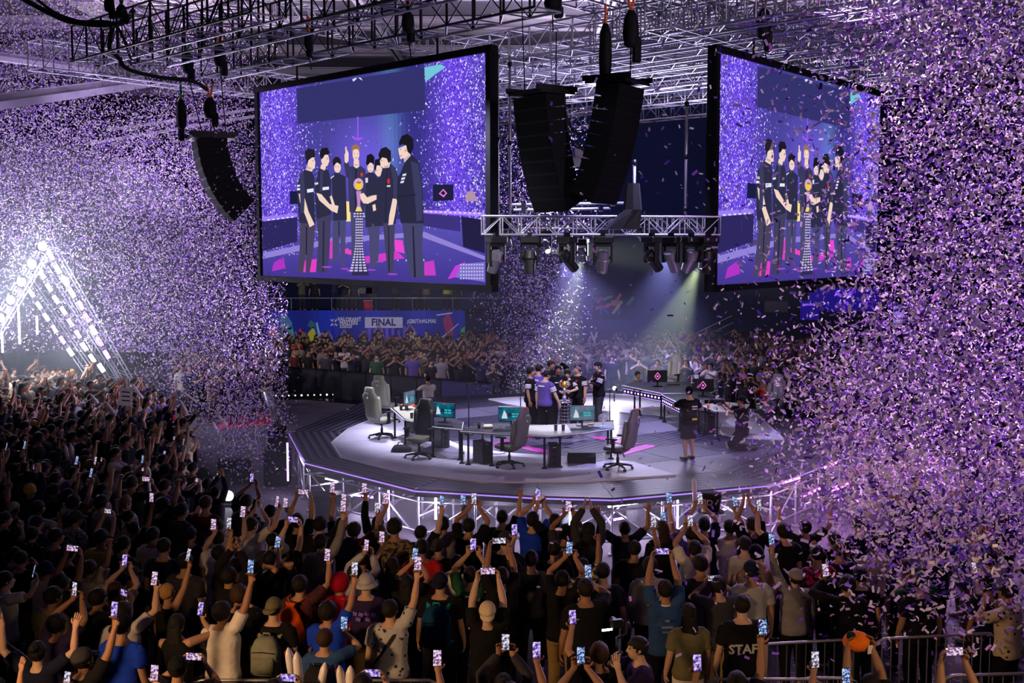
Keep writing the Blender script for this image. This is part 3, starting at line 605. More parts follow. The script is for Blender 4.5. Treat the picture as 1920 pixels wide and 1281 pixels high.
for k, (px, tilt, pan, pale, lab) in enumerate(((930, .5, .6, 1, 'moving head lamp half hidden by the left screen edge'), (993, -.1, 0, 0, 'moving head lamp hanging straight with open dark yoke'), (1063, .75, -.9, 0, 'dark moving head lamp tilted sideways before green beams'), (1130, .32, .05, 1, 'silver moving head lamp facing the audience, biggest of the row'),
        (1222, .7, -1.0, 0, 'dark moving head lamp with a pale yoke arm'), (1258, .6, -.7, 1, 'silver moving head lamp leaning left, third from the right screen'), (1296, .5, .6, 1, 'silver moving head lamp leaning right near the screen'), (1328, .1, .5, 0, 'moving head lamp tucked against the right screen edge'))):
    c = atD(px, 447, 26.4 if px > 1180 else 26.0); moving_head((c.x, c.y, ta.z - .12), tilt, pan, lab, False, pale)
for k, (px, py, dd, lab) in enumerate(((1022, 472, 34, 'small lit lamp throwing a green beam, left of the pair'), (1091, 487, 34, 'small lit lamp throwing a green beam, right of the pair'), (1200, 452, 33, 'pale lit lamp on the rear rig leaning right'), (948, 456, 33, 'grey rear lamp near the left screen'), (1318, 497, 33, 'small lit lamp beside the right screen edge'))):
    c = atD(px, py, dd); o = moving_head(c + Vector((0, 0, .55)), (-.9, .6, .8, .6, .3)[k], (.3, -.4, -.6, -.6, .2)[k], lab, k != 3, True, .85)
bm_ = atD(930, 436, 34); 
rear = truss('rear slim truss behind the lamp row carrying the small lit lamps', Vector((atD(915, 440, 33.6).x, 33.4, ta.z + .2)), Vector((atD(1345, 440, 33.6).x, 33.4, ta.z + .2)), .35, .35, .45, False, .024, group=None)

# ------------------------------------------------------------------ line array speakers
GRILLE = pmat('speaker_grille', rgb(9, 9, 14), .8, 0, .3, 40, .4, .1)
def line_array(top, face, nbox, w, label, hb=.27, dep=.5, bend=.055, first=0.0):
    """boxes hung from a bumper bar, curling towards the audience; face: direction the grilles look"""
    f = Vector((face[0], face[1], 0)).normalized(); t = thing('line_array_speaker', label, 'speaker', top, math.atan2(f.y, f.x) - PI / 2, 'hanging line array speakers')
    mb = MB(); mb.box((0, -.05, .05), (w, dep + .35, .09)); 
    for s in (-1, 1): mb.box((s * (w / 2 - .04), -.05, .12), (.06, dep + .5, .12))
    mb.build('flying_frame', M['blackmetal'], t)
    p = Vector((0, 0, 0)); a = first
    for i in range(nbox):
        d = Vector((0, -math.sin(a), -math.cos(a))); fwd = Vector((0, math.cos(a), -math.sin(a)))
        c = p + d * (hb / 2)
        # wedge: taller in front, narrower behind
        X = Vector((1, 0, 0)); vs = []
        for sy, hh, ww in ((1, hb / 2 + .004, w / 2), (-1, hb * .40, w / 2 * .86)):
            for sx, sz in ((-1, -1), (1, -1), (1, 1), (-1, 1)): vs.append(c + fwd * (sy * dep / 2) + X * (sx * ww) + d * (-sz * hh))
        b = MB(); b.add(vs, [(0, 1, 2, 3), (7, 6, 5, 4), (0, 4, 5, 1), (1, 5, 6, 2), (2, 6, 7, 3), (3, 7, 4, 0)]); ca = b.build('speaker_cabinet', M['black'], t)
        g = MB(); g.add([c + fwd * (dep / 2 + .012) + X * (sx * (w / 2 - .03)) + d * (-sz * (hb / 2 - .03)) for sx, sz in ((-1, -1), (1, -1), (1, 1), (-1, 1))] + [c + fwd * (dep / 2 - .02) + X * (sx * (w / 2 - .02)) + d * (-sz * (hb / 2 - .02)) for sx, sz in ((-1, -1), (1, -1), (1, 1), (-1, 1))], [(0, 1, 2, 3), (0, 4, 5, 1), (1, 5, 6, 2), (2, 6, 7, 3), (3, 7, 4, 0)])
        g.build('grille', GRILLE, ca)
        for s in (-1, 1):
            r_ = MB(); r_.box(c - fwd * (dep * .5) + X * (s * w * .36), (.03, .05, hb * .8)); r_.build('rigging_link', M['blackmetal'], ca)
        p = p + d * (hb - .012); a += bend * (1 + i * .10)
    return t
p = atD(392, 262, 33); line_array(p, (-.93, -.36), 9, 1.4, 'black line array hanging before the confetti, left of the left screen', .262, .82, .062, .10)
p = atD(1012, 180, 25.2); line_array(p, (-.80, -.60), 9, 1.15, 'black line array with curved front, left of the centre pair', .285, .6, .028, .10)
p = atD(1162, 160, 24.6); line_array(p, (.84, -.54), 9, 1.15, 'black line array dotted with confetti, right of the centre pair', .285, .6, .024, .14)
# chain hoists
ORG = pmat('orange_sling', rgb(210, 84, 40), .7); GRN = pmat('green_sling', rgb(20, 120, 96), .7); YEL = pmat('yellow_hook', rgb(190, 176, 30), .5)
def hoist(px, py, dd, bot, label, sling, h=.62, w=.34, top=60):
    c = atD(px, py, dd); t = thing('chain_hoist', label, 'chain hoist', c, rnd.uniform(0, 3), 'chain hoists of the rig')
    b = MB(); b.loft([((0, 0, h * .5), Vector((w * .18, 0, 0)), Vector((0, w * .16, 0))), ((0, 0, h * .3), Vector((w * .42, 0, 0)), Vector((0, w * .36, 0))), ((0, 0, -h * .1), Vector((w * .5, 0, 0)), Vector((0, w * .42, 0))), ((0, 0, -h * .42), Vector((w * .40, 0, 0)), Vector((0, w * .36, 0))), ((0, 0, -h * .5), Vector((w * .22, 0, 0)), Vector((0, w * .2, 0)))], 10, 2.6)
    b.build('motor_body', M['black'], t, True)
    g = MB(); g.bbox((w * .35, 0, -h * .55), (w * .5, w * .5, h * .7), .2); g.build('chain_bag', M['black'], t)
    tz = max(.6, ZT + .4 - c.z)
    s = MB(); s.tube([(0, 0, h * .48), (.03, 0, h * .48 + .12), (.09, 0, min(tz, h * .48 + .42))], .028, 6); s.tube([(0, 0, h * .48), (-.03, 0, h * .48 + .12), (-.09, 0, min(tz, h * .48 + .42))], .028, 6); s.build('sling', sling, t, True)
    k = MB(); k.tube([(0, 0, h * .45), (0, .03, h * .5), (0, .05, h * .56), (0, 0, h * .6), (0, -.04, h * .56)], .018, 6); k.build('hook', YEL, t, True)
    e = atD(px + bot[0], bot[1], dd); e = e - c
    ch = MB(); ch.tube([(0, 0, -h * .5), e * .5 + Vector((.0, 0, -h * .25)), e], .016, 5); ch.build('lifting_chain', M['blackmetal'], t, True)
for args in ((352, 118, 33, (22, 255), 'black chain hoist with yellow hook, left one under the dark outer truss', GRN), (412, 104, 32.5, (6, 252), 'black chain hoist with bright yellow plate and red sling', ORG), (340, 214, 33.4, (20, 262), 'black hoist bag hanging lowest beside the left line array', GRN, .85, .36), (394, 203, 33.4, (1, 256), 'round black hoist bag under green slings above the left line array', ORG, .6, .38),
             (578, 76, 29, (0, 130), 'black hoist bag with orange sling above the middle of the left screen', ORG, .45, .26), (765, 42, 27, (0, 110), 'black hoist bag with orange sling above the right half of the left screen', ORG, .5, .34), (1036, 4, 26, (0, 60), 'black box hoist at the top between the trusses', GRN, .4, .4), (1135, 96, 24.6, (2, 150), 'long black hoist with two bulging bags above the right line array', ORG, 1.15, .34), (1183, 55, 24.4, (-2, 152), 'black hoist with red sling nearest the roof, above the right line array', ORG, .78, .36),
             (205, 8, 30, (0, 60), 'black hoist at the top left with looped cable', ORG, .4, .3), (228, 22, 30, (0, 60), 'small black hoist beside the looped cable', GRN, .35, .3), (1432, 45, 27, (4, 110), 'black hoist above the right LED screen in confetti', ORG, .7, .34)): hoist(*args)
# suspension lines of the left one of the pair
for k, (px, py, x2, y2) in enumerate(((978, 0, 984, 172), (1043, 60, 1042, 160))):
    mb = MB(); mb.tube([atD(px, py, 25.2), atD(x2, y2, 25.2)], .013, 5); o = mb.build('suspension_chain', M['blackmetal'], None, True); tag(o, ('thin suspension chain at the outer end', 'thin suspension chain at the inner end')[k] + ' of the left centre speaker array', 'chain', 'suspension chains')
def cable(pts, r, label, cat='cable', mat=None, sag=0):
    P = [Vector(p) for p in pts]; out = []
    for i in range(len(P) - 1):
        p0, p1, p2, p3 = P[max(i - 1, 0)], P[i], P[i + 1], P[min(i + 2, len(P) - 1)]
        for t in np.linspace(0, 1, 6)[:-1]:
            out.append(.5 * ((2 * p1) + (p2 - p0) * t + (2 * p0 - 5 * p1 + 4 * p2 - p3) * t * t + (3 * p1 - p0 - 3 * p2 + p3) * t ** 3))
    out.append(P[-1]); mb = MB(); mb.tube(out, r, 6); return tag(mb.build('cable', mat or M['rubber'], None, True), label, cat)
cable([atD(30, -10, 30), atD(80, 18, 30), atD(130, 40, 30), atD(190, 47, 30.2), atD(232, 40, 30.6), atD(250, 20, 31)], .075, 'thick black cable loom looping in from the top left corner')
cable([atD(60, -10, 30.2), atD(100, 22, 30.2), atD(150, 40, 30.2), atD(215, 46, 30.4), atD(245, 110, 31)], .04, 'thinner black cable following the loom to the truss corner')
cable([atD(212, 50, 30.8), atD(205, 90, 30.8), atD(222, 108, 31), atD(240, 130, 31), atD(300, 145, 31.5), atD(360, 152, 32), atD(388, 168, 32.5)], .06, 'black cable bundle dropping through the truss corner to the hoists')
cable([atD(1055, 165, 25), atD(1062, 215, 25), atD(1075, 245, 25), atD(1095, 250, 25), atD(1112, 240, 24.8)], .025, 'black speaker cable drooping between the two centre arrays')
cable([atD(1058, 170, 25), atD(1066, 250, 25), atD(1085, 278, 25), atD(1105, 262, 24.8)], .02, 'lower speaker cable drooping between the two centre arrays')
# metal stars and brackets between the arrays
st = MB(); c = atD(1090, 300, 27.2); pts = []
for i in range(8):
    r_ = .42 if i % 2 == 0 else .17; a_ = PI / 8 + i * PI / 4; pts.append((math.cos(a_) * r_, math.sin(a_) * r_))
st.prism(pts, -.02, .02); tag(st.build('rigging_plate', pmat('grey_plate', rgb(92, 88, 100), .5, .3), None, False, c, (PI / 2, 0, .1)), 'grey star-shaped rigging plate between the two centre speaker arrays', 'plate')
# black draped bracket over the lamp truss
mb = MB(); c = atD(1186, 385, 26.6); mb.loft([(c + Vector((-.25, 0, -.55)), Vector((.42, 0, 0)), Vector((0, .16, 0))), (c + Vector((0, 0, -.1)), Vector((.22, 0, 0)), Vector((0, .15, 0))), (c + Vector((0, 0, .5)), Vector((.16, 0, 0)), Vector((0, .12, 0)))], 8, 3)
tag(mb.build('cable_drape', M['rubber']), 'black cable drape hanging over the lamp truss', 'cable drape')
# ------------------------------------------------------------------ people
V3 = Vector
UA, FA = .285, .255
def ik(S, Wt, pole, a, b):
    d = Wt - S; L = min(d.length, a + b - .004); dn = d.normalized(); Wt = S + dn * L
    ca = max(-1, min(1, (a * a + L * L - b * b) / (2 * a * L))); h = a * math.sqrt(max(0, 1 - ca * ca))
    p = V3(pole); p = p - dn * p.dot(dn)
    p = p.normalized() if p.length > 1e-4 else dn.orthogonal().normalized()
    return S + dn * (ca * a) + p * h, Wt
# a pose: R, L = (wrist, elbow hint, finger direction, palm normal, hand kind); head = (yaw, pitch); phone = (centre, kind)
DOWN = lambda s: ((s * .27, .05, .86), (s * .3, -1, 0), (0, .12, -1), (-s, 0, 0), 'relaxed')
UPP = lambda s, x, y, z: ((s * x, y, z), (s * 1, -.1, -.4), (0, .10, 1), (0, -1, 0), 'hold')
POSES = {
 'down': dict(R=DOWN(1), L=DOWN(-1), head=(.1, .05)),
 'one': dict(R=UPP(1, .22, .30, 1.84), L=DOWN(-1), head=(-.1, .16), phone=((.22, .275, 1.975), 'port')),
 'onehigh': dict(R=UPP(1, .27, .16, 2.02), L=DOWN(-1), head=(.1, .22), phone=((.27, .135, 2.155), 'port')),
 'oneface': dict(R=UPP(1, .12, .34, 1.60), L=DOWN(-1), head=(-.05, .1), phone=((.12, .315, 1.735), 'port')),
 'both': dict(R=((.062, .28, 1.84), (1, -.1, -.3), (-.05, .1, 1), (-.3, -1, 0), 'hold'), L=((-.062, .28, 1.84), (-1, -.1, -.3), (.05, .1, 1), (.3, -1, 0), 'hold'), head=(0, .2), phone=((0, .25, 1.98), 'port')),
 'bothwide': dict(R=((.115, .24, 1.94), (1, 0, -.4), (-.12, .05, 1), (-1, -.5, 0), 'hold'), L=((-.115, .24, 1.94), (-1, 0, -.4), (.12, .05, 1), (1, -.5, 0), 'hold'), head=(0, .25), phone=((0, .22, 2.04), 'land')),
 'face': dict(R=((.115, .36, 1.54), (1, .1, -.6), (-.2, .1, 1), (-1, -.4, 0), 'hold'), L=((-.115, .36, 1.54), (-1, .1, -.6), (.2, .1, 1), (1, -.4, 0), 'hold'), head=(0, .05), phone=((0, .34, 1.635), 'land')),
 'clap': dict(R=((.045, .34, 1.40), (1, -.2, -.6), (-.1, .6, .8), (-1, 0, 0), 'open'), L=((-.045, .34, 1.38), (-1, -.2, -.6), (.1, .6, .8), (1, 0, 0), 'open'), head=(.1, .05)),
 'claphigh': dict(R=((.045, .16, 1.93), (1, .1, -.2), (-.1, .05, 1), (-1, 0, 0), 'open'), L=((-.045, .16, 1.93), (-1, .1, -.2), (.1, .05, 1), (1, 0, 0), 'open'), head=(0, .15)),
 'behind': dict(R=((.10, -.13, 1.575), (1, .25, .1), (-1, -.25, .05), (0, 1, 0), 'relaxed'), L=DOWN(-1), head=(.05, .1)),
 'fist': dict(R=((.25, .10, 1.98), (1, -.1, -.3), (0, .1, 1), (-.3, 1, 0), 'fist'), L=DOWN(-1), head=(.1, .15)),
 'vee': dict(R=((.38, .05, 1.90), (1, 0, -.4), (.25, 0, 1), (0, 1, 0), 'open'), L=((-.38, .05, 1.90), (-1, 0, -.4), (-.25, 0, 1), (0, 1, 0), 'open'), head=(0, .15)),
 'mouth': dict(R=((.10, .24, 1.47), (1, -.2, -.7), (-.5, .1, .9), (-1, -.4, 0), 'relaxed'), L=((-.10, .24, 1.46), (-1, -.2, -.7), (.5, .1, .9), (1, -.4, 0), 'relaxed'), head=(.0, .0)),
 # on and round the stage
 'step': dict(R=((.33, .16, .88), (.6, -1, 0), (.1, .3, -1), (-1, 0, 0), 'relaxed'), L=((-.26, .02, .86), (-.3, -1, 0), (0, .1, -1), (1, 0, 0), 'relaxed'), head=(.45, -.22), stride=.14),
 'point': dict(R=((.16, .18, 1.70), (1, -.1, -.6), (0, .05, 1), (0, 1, 0), 'point'), L=((-.22, .2, 1.05), (-.5, -1, 0), (.3, .8, -.2), (1, 0, 0), 'relaxed'), head=(.3, 0)),
 'trophy': dict(R=((.12, .36, 1.12), (1, -.3, -.4), (-.6, .7, .2), (-1, .1, 0), 'hold'), L=((-.12, .36, 1.16), (-1, -.3, -.4), (.6, .7, .2), (1, .1, 0), 'hold'), head=(.05, -.25)),
 'crossed': dict(R=((-.02, .22, 1.20), (1, -.2, -.8), (-1, .1, .05), (0, -1, 0), 'relaxed'), L=((.04, .25, 1.15), (-1, -.2, -.8), (1, .1, .05), (0, -1, 0), 'relaxed'), head=(.25, -.1)),
 'camera': dict(R=((.16, .30, 1.16), (1, -.5, -.2), (-.5, .8, 0), (-1, 0, 0), 'hold'), L=((-.12, .36, 1.30), (-1, -.3, -.4), (.4, .8, .2), (1, 0, 0), 'hold'), head=(.5, .05), stride=.05),
 'kneel': dict(R=((.06, .37, 1.575), (1, -.1, -.8), (-.2, .7, .7), (-1, 0, 0), 'hold'), L=((-.05, .42, 1.53), (-1, -.1, -.8), (.2, .7, .7), (1, 0, .3), 'hold'), head=(0, .12), kneel=True),
 'lean': dict(R=((.16, .40, 1.22), (1, -.3, -.4), (-.3, .9, 0), (-1, 0, 0), 'hold'), L=((-.10, .42, 1.30), (-1, -.3, -.4), (.3, .9, 0), (1, 0, 0), 'hold'), head=(.1, -.3)),
 'gimbal': dict(R=((.16, .42, 1.40), (1, -.3, -.7), (-.2, .4, .9), (-1, 0, 0), 'fist'), L=((-.24, .12, .98), (-1, -.5, 0), (.2, .4, -.8), (1, 0, 0), 'relaxed'), head=(.1, .12)),
}
def legs_of(P):
    if P.get('kneel'):
        return [((s * .09, 0, .93), (s * .14, .26, .565), (s * .13, -.16, .54), (s * .13, -.30, .55)) for s in (-1, 1)]
    st = P.get('stride', 0); out = []
    for s in (-1, 1):
        y = s * st; out.append(((s * .09, 0, .92), (s * .105, .035 + y * .6, .50), (s * .11, -.01 + y, .085), (s * .125, .15 + y, .035)))
    return out
def head_matrix(P):
    yaw, pit = P['head']; return Matrix.Translation((0, .015, 1.505)) @ Euler((pit, 0, -yaw), 'ZXY').to_matrix().to_4x4() if False else Matrix.Translation((0, .015, 1.505)) @ (Matrix.Rotation(-yaw, 4, 'Z') @ Matrix.Rotation(pit, 4, 'X'))
HEADC = V3((0, .012, .125))                     # middle of the head above the neck pivot
def joints(P):
    J = {}
    for k, s in (('R', 1), ('L', -1)):
        Wt, pole, fd, pn, hk = P[k]; Wt = V3(Wt)
        up = max(0, min(1, (Wt.z - 1.3) / .6)); S = V3((s * (.178 - .025 * up), -.005, 1.405 + .055 * up))
        E, Wt = ik(S, Wt, pole, UA, FA); J[k] = (S, E, Wt, V3(fd).normalized(), V3(pn).normalized(), hk, s)
    return J
TORSO = [(.84, 0, .150, .105), (.92, -.005, .170, .118), (1.02, 0, .152, .104), (1.12, .005, .146, .10), (1.24, .01, .164, .112), (1.34, .005, .176, .115), (1.395, 0, .160, .098), (1.445, -.005, .122, .080), (1.485, 0, .064, .062)]
def torso(mb, g=0.0, z0=.84, z1=1.5, n=16, flare=0.0):
    rs = [r for r in TORSO if z0 - 1e-6 <= r[0] <= z1]
    if g: rs = [(z, y, max(rx, .158) if z < 1.3 else rx, max(ry, .108) if z < 1.3 else ry) for z, y, rx, ry in rs]
    mb.loft([(V3((0, y, z)), V3((rx + g + (flare if z < .93 else 0), 0, 0)), V3((0, ry + g + (flare * .7 if z < .93 else 0), 0))) for z, y, rx, ry in rs], n, 2.4)
def body_mesh(P, vox=.0125, ratio=.22):
    J = joints(P); mb = MB(); torso(mb)
    H_ = head_matrix(P); R3 = H_.to_3x3(); hp = lambda v: H_ @ V3(v)
    mb.tube([(0, -.01, 1.43), (0, 0, 1.50), hp((0, .0, .06))], [.06, .055, .053], 12)
    # head: skull, jaw, nose, brow, ears
    mb.ball(hp(HEADC + V3((0, -.008, .028))), (.076, .096, .094), 16, 12, 0, R3)
    mb.ball(hp(HEADC + V3((0, .026, -.038))), (.058, .068, .082), 14, 10, 0, R3)
    mb.tube([hp(HEADC + V3((0, .085, .012))), hp(HEADC + V3((0, .104, -.026))), hp(HEADC + V3((0, .09, -.034)))], [.010, .016, .010], 8)
    for s in (-1, 1): mb.ball(hp(HEADC + V3((s * .078, -.005, -.005))), (.011, .022, .032), 8, 6, 0, R3)
    for k in 'RL':
        S, E, Wt, fd, pn, hk, s = J[k]
        mb.tube([S - V3((s * .05, 0, .01)), S, S.lerp(E, .35), S.lerp(E, .75), E, E.lerp(Wt, .3), E.lerp(Wt, .75), Wt], [.048, .058, .053, .045, .040, .042, .032, .027], 10)
        lat = fd.cross(pn).normalized(); mb.tube([Wt - fd * .02, Wt + fd * .03, Wt + fd * .085], [.028, .040, .041], 10, 0, [.9, .42, .36], lat)
    for hip, knee, ank, toe in legs_of(P):
        hip, knee, ank, toe = V3(hip), V3(knee), V3(ank), V3(toe)
        mb.tube([hip + V3((0, 0, .03)), hip.lerp(knee, .3), hip.lerp(knee, .75), knee, knee.lerp(ank, .3), knee.lerp(ank, .75), ank], [.09, .088, .066, .056, .058, .042, .038], 10)
        mb.tube([ank + V3((0, -.03, -.02)) if not P.get('kneel') else ank, ank.lerp(toe, .5), toe], [.038, .040, .034], 8)
    me = union(mb, vox, ratio, M['skin'])
    # fingers, eyes, mouth joined on afterwards
    x = MB()
    for k in 'RL':
        S, E, Wt, fd, pn, hk, s = J[k]; lat = fd.cross(pn).normalized()
        out = lat if lat.dot(V3((s, 0, 0))) > 0 else -lat
        base = {'open': .12, 'relaxed': .38, 'hold': .62, 'fist': 1.45, 'point': 1.45}[hk]
        for i, (o, ln) in enumerate(((-.030, .060), (-.010, .074), (.010, .078), (.030, .070))):
            c = base if not (hk == 'point' and i == 3) else .05
            p = Wt + fd * .078 + lat * o; pts = [p]; a = 0
            for q in (.42, .33, .25):
                a += c * .8; p = p + (fd * math.cos(a) + pn * math.sin(a)) * ln * q + lat * o * .05; pts.append(p)
            x.tube(pts, [.0098, .0092, .0084, .0065], 6)
        tb = Wt + fd * .025 + lat * .026; x.tube([tb, tb + (lat * .75 + fd * .55 + pn * .3) * .038, tb + (lat * .75 + fd * .55 + pn * .3) * .038 + (fd * .8 + lat * .25 + pn * .5) * .034], [.014, .0115, .0085], 6)
    nsk = len(x.f)
    for s in (-1, 1):
        x.ball(hp(HEADC + V3((s * .031, .085, .012))), (.013, .006, .007), 6, 4, 1, R3)
        x.add([hp(HEADC + V3((s * .031 + dx, .089 + dy, .031 + dz))) for dx, dy, dz in ((-.02, -.003, -.003), (.02, -.006, -.003), (.02, -.006, .004), (-.02, -.002, .005))], [(0, 1, 2, 3)], 1)
    x.ball(hp(HEADC + V3((0, .086, -.062))), (.022, .007, .005), 6, 4, 1, R3)
    return join(me, x, [M['skin'], M['eye']])
def join(me, mb, mats):
    """the body surface with the small pieces of mb joined to it"""
    b = bmesh.new(); b.from_mesh(me); vs = [b.verts.new(v) for v in mb.v]
    for f, m in zip(mb.f, mb.m):
        fc = b.faces.new([vs[i] for i in f]); fc.material_index = m; fc.smooth = True
    me.materials.clear()
    for q in mats: me.materials.append(q)
    b.to_mesh(me); b.free(); return me
def union(mb, vox, ratio, mat, smooth=2):
    me = mb.mesh('surface', [mat]); o = bpy.data.objects.new('surface', me); COL.objects.link(o)
    r = o.modifiers.new('r', 'REMESH'); r.mode = 'VOXEL'; r.voxel_size = vox; r.use_smooth_shade = True
    s = o.modifiers.new('s', 'SMOOTH'); s.factor = .5; s.iterations = smooth
    d = o.modifiers.new('d', 'DECIMATE'); d.ratio = ratio
    dg = bpy.context.evaluated_depsgraph_get(); out = bpy.data.meshes.new_from_object(o.evaluated_get(dg))
    bpy.data.objects.remove(o); bpy.data.meshes.remove(me); out.polygons.foreach_set('use_smooth', [True] * len(out.polygons)); return out
def shirt_mesh(P, kind):
    J = joints(P); mb = MB(); torso(mb, .021, .84 if kind != 'tank' else .92, 1.46, 18, .012)
    for k in 'RL':
        S, E, Wt, fd, pn, hk, s = J[k]
        if kind == 'tee': mb.tube([S - V3((s * .10, 0, -.012)), S - V3((s * .03, 0, .006)), S.lerp(E, .12), S.lerp(E, .4), S.lerp(E, .74)], [.064, .078, .079, .074, .074], 12)
        elif kind == 'long': mb.tube([S - V3((s * .10, 0, -.012)), S - V3((s * .03, 0, .006)), S.lerp(E, .15), S.lerp(E, .5), E, E.lerp(Wt, .5), E.lerp(Wt, .93)], [.064, .078, .077, .068, .060, .055, .045], 12)
        elif kind == 'tank': mb.tube([V3((s * .10, 0, 1.36)), V3((s * .12, 0, 1.44))], [.05, .035], 8)
    if kind in ('long',): mb.loft([(V3((0, -.005, 1.44)), V3((.095, 0, 0)), V3((0, .085, 0))), (V3((0, 0, 1.50)), V3((.072, 0, 0)), V3((0, .07, 0)))], 12)
    me = union(mb, .017, .42, M['cloth'], 3)
    return me
def hood_mesh():
    mb = MB(); mb.loft([(V3((0, -.06, 1.40)), V3((.17, 0, 0)), V3((0, .12, 0))), (V3((0, -.075, 1.48)), V3((.125, 0, 0)), V3((0, .11, 0))), (V3((0, -.07, 1.53)), V3((.09, 0, 0)), V3((0, .08, 0)))], 14); return union(mb, .02, .5, M['cloth'], 2)
def trouser_mesh(P, short=False, shoes=True):
    mb = MB(); 
    mb.loft([(V3((0, y, z)), V3((rx, 0, 0)), V3((0, ry, 0))) for z, y, rx, ry in ((.80, 0, .150, .112), (.92, -.005, .184, .132), (1.0, 0, .166, .117))], 16, 2.4)
    for hip, knee, ank, toe in legs_of(P):
        hip, knee, ank = V3(hip), V3(knee), V3(ank)
        if short: mb.tube([hip, hip.lerp(knee, .4), hip.lerp(knee, .97)], [.108, .108, .105], 12)
        else: mb.tube([hip, hip.lerp(knee, .4), knee, knee.lerp(ank, .5), knee.lerp(ank, .95)], [.108, .100, .078, .068, .062], 12)
    me = union(mb, .019, .35, M['denim'], 3)
    if not shoes: return me
    x = MB()
    for hip, knee, ank, toe in legs_of(P):
        ank, toe = V3(ank), V3(toe)
        if P.get('kneel'): x.tube([ank + V3((0, .10, .01)), ank.lerp(toe, .5), toe + V3((0, 0, .02))], [.045, .05, .042], 8, 1)
        else: x.tube([ank + V3((0, -.05, -.04)), ank + V3((0, .01, -.035)), ank.lerp(toe, .6) - V3((0, 0, .012)), toe + V3((0, .055, -.002))], [.044, .052, .050, .034], 10, 1, [.95, .95, .75, .8], V3((1, 0, 0)))
    return join(me, x, [M['denim'], M['shoe']])
def hair_mesh(kind):
    """in head space, origin at the head's middle, face along +y"""
    mb = MB(); n, m = 18, 14; vs = []; c = V3((0, -.008, .026)); r = V3((.087, .108, .110)); rr = random.Random(hash(kind) % 97 if False else len(kind) * 7)
    hats = {'cap', 'capback', 'bucket', 'beanie'}
    grow = {'curly': 1.17, 'messy': 1.06, 'long': 1.03, 'bob': 1.06, 'hood': 1.25, 'cap': 1.05, 'capback': 1.05, 'bucket': 1.08, 'beanie': 1.07}.get(kind, 1.0)
    fs = []
    for j in range(m + 1):
        a = PI * j / m - PI / 2
        for i in range(n):
            b = 2 * PI * i / n; d = V3((math.cos(a) * math.cos(b), math.cos(a) * math.sin(b), math.sin(a)))
            k = grow
            if kind in ('curly', 'messy', 'short', 'bob'): k *= 1 + (.10 if kind == 'curly' else .045) * noise.noise(d * (5 if kind == 'curly' else 3.4) + V3((len(kind), 0, 0)))
            p = c + V3((d.x * r.x, d.y * r.y, d.z * r.z)) * k
            # hairline: high in front, low at the nape
            t = (d.y + 1) / 2; line = -.085 + .135 * t ** 1.6 if kind not in hats else (.012 if kind != 'bucket' else .0)
            if kind == 'bob': line = -.11 + .16 * t ** 2.2
            if kind == 'hood': line = -.14 + .11 * t
            if abs(d.x) > .75 and kind not in hats: line -= .012
            if p.z < line: p = c + (p - c) * .62; p.z = max(p.z, line - .03)
            vs.append(p)
    for j in range(m):
        for i in range(n): fs.append((j * n + i, j * n + (i + 1) % n, (j + 1) * n + (i + 1) % n, (j + 1) * n + i))
    mb.add(vs, fs)
    if kind in ('long', 'ponytail'):
        if kind == 'long': mb.loft([(V3((0, -.055, .06)), V3((.075, 0, 0)), V3((0, .05, 0))), (V3((0, -.075, -.06)), V3((.088, 0, 0)), V3((0, .045, 0))), (V3((0, -.105, -.18)), V3((.098, 0, 0)), V3((0, .036, 0))), (V3((0, -.125, -.32)), V3((.085, 0, 0)), V3((0, .028, 0))), (V3((0, -.125, -.42)), V3((.05, 0, 0)), V3((0, .016, 0)))], 12, 2.6)
        else: mb.tube([(0, -.10, .05), (0, -.145, .05), (0, -.165, -.02), (0, -.155, -.12), (0, -.14, -.22)], [.026, .034, .036, .028, .010], 10)
    if kind == 'bun': mb.ball((0, -.10, .10), .045, 10, 7)
    if kind in ('cap', 'capback'):
        s = 1 if kind == 'cap' else -1
        pts = []
        for z in (.018, .030):
            for i in range(9):
                a = PI * i / 8; pts.append(V3((math.cos(a) * .078, s * (.085 + math.sin(a) * .095), z - .030 * math.sin(a) + (.0))))
        f = [tuple(range(8, -1, -1)), tuple(range(9, 18))] + [(i, i + 1, 10 + i, 9 + i) for i in range(8)] + [(8, 0, 9, 17)]
        mb.add(pts, f); mb.ball((0, -.01, .142), .008, 6, 4)
    if kind == 'bucket': mb.loft([(V3((0, -.005, .03)), V3((.092, 0, 0)), V3((0, .112, 0))), (V3((0, -.005, -.015)), V3((.135, 0, 0)), V3((0, .15, 0))), (V3((0, -.005, -.022)), V3((.135, 0, 0)), V3((0, .15, 0))), (V3((0, -.005, .02)), V3((.085, 0, 0)), V3((0, .105, 0)))], 18)
    return mb.mesh('hair_' + kind, [M['hair'] if kind not in hats | {'hood'} else M['cloth']], True)
def shoe_mesh(P, i):
    hip, knee, ank, toe = legs_of(P)[i]; ank, toe = V3(ank), V3(toe); x = MB()
    if P.get('kneel'): x.tube([ank + V3((0, .06, 0)), ank.lerp(toe, .3), ank.lerp(toe, .7), toe + V3((0, -.02, .02))], [.050, .056, .056, .042], 10)
    else: x.tube([ank + V3((0, -.05, -.04)), ank + V3((0, .01, -.035)), ank.lerp(toe, .6) - V3((0, 0, .012)), toe + V3((0, .055, -.002))], [.044, .054, .052, .034], 10, 0, [.95, .95, .75, .8], V3((1, 0, 0)))
    return x.mesh('shoe', [M['shoe']], True)
CACHE = {}
def cached(key, fn):
    if key not in CACHE: CACHE[key] = fn()
    return CACHE[key]
def mirror_mesh(me):
    c = me.copy(); b = bmesh.new(); b.from_mesh(c)
    for v in b.verts: v.co.x *= -1
    bmesh.ops.reverse_faces(b, faces=b.faces); b.to_mesh(c); b.free(); return c
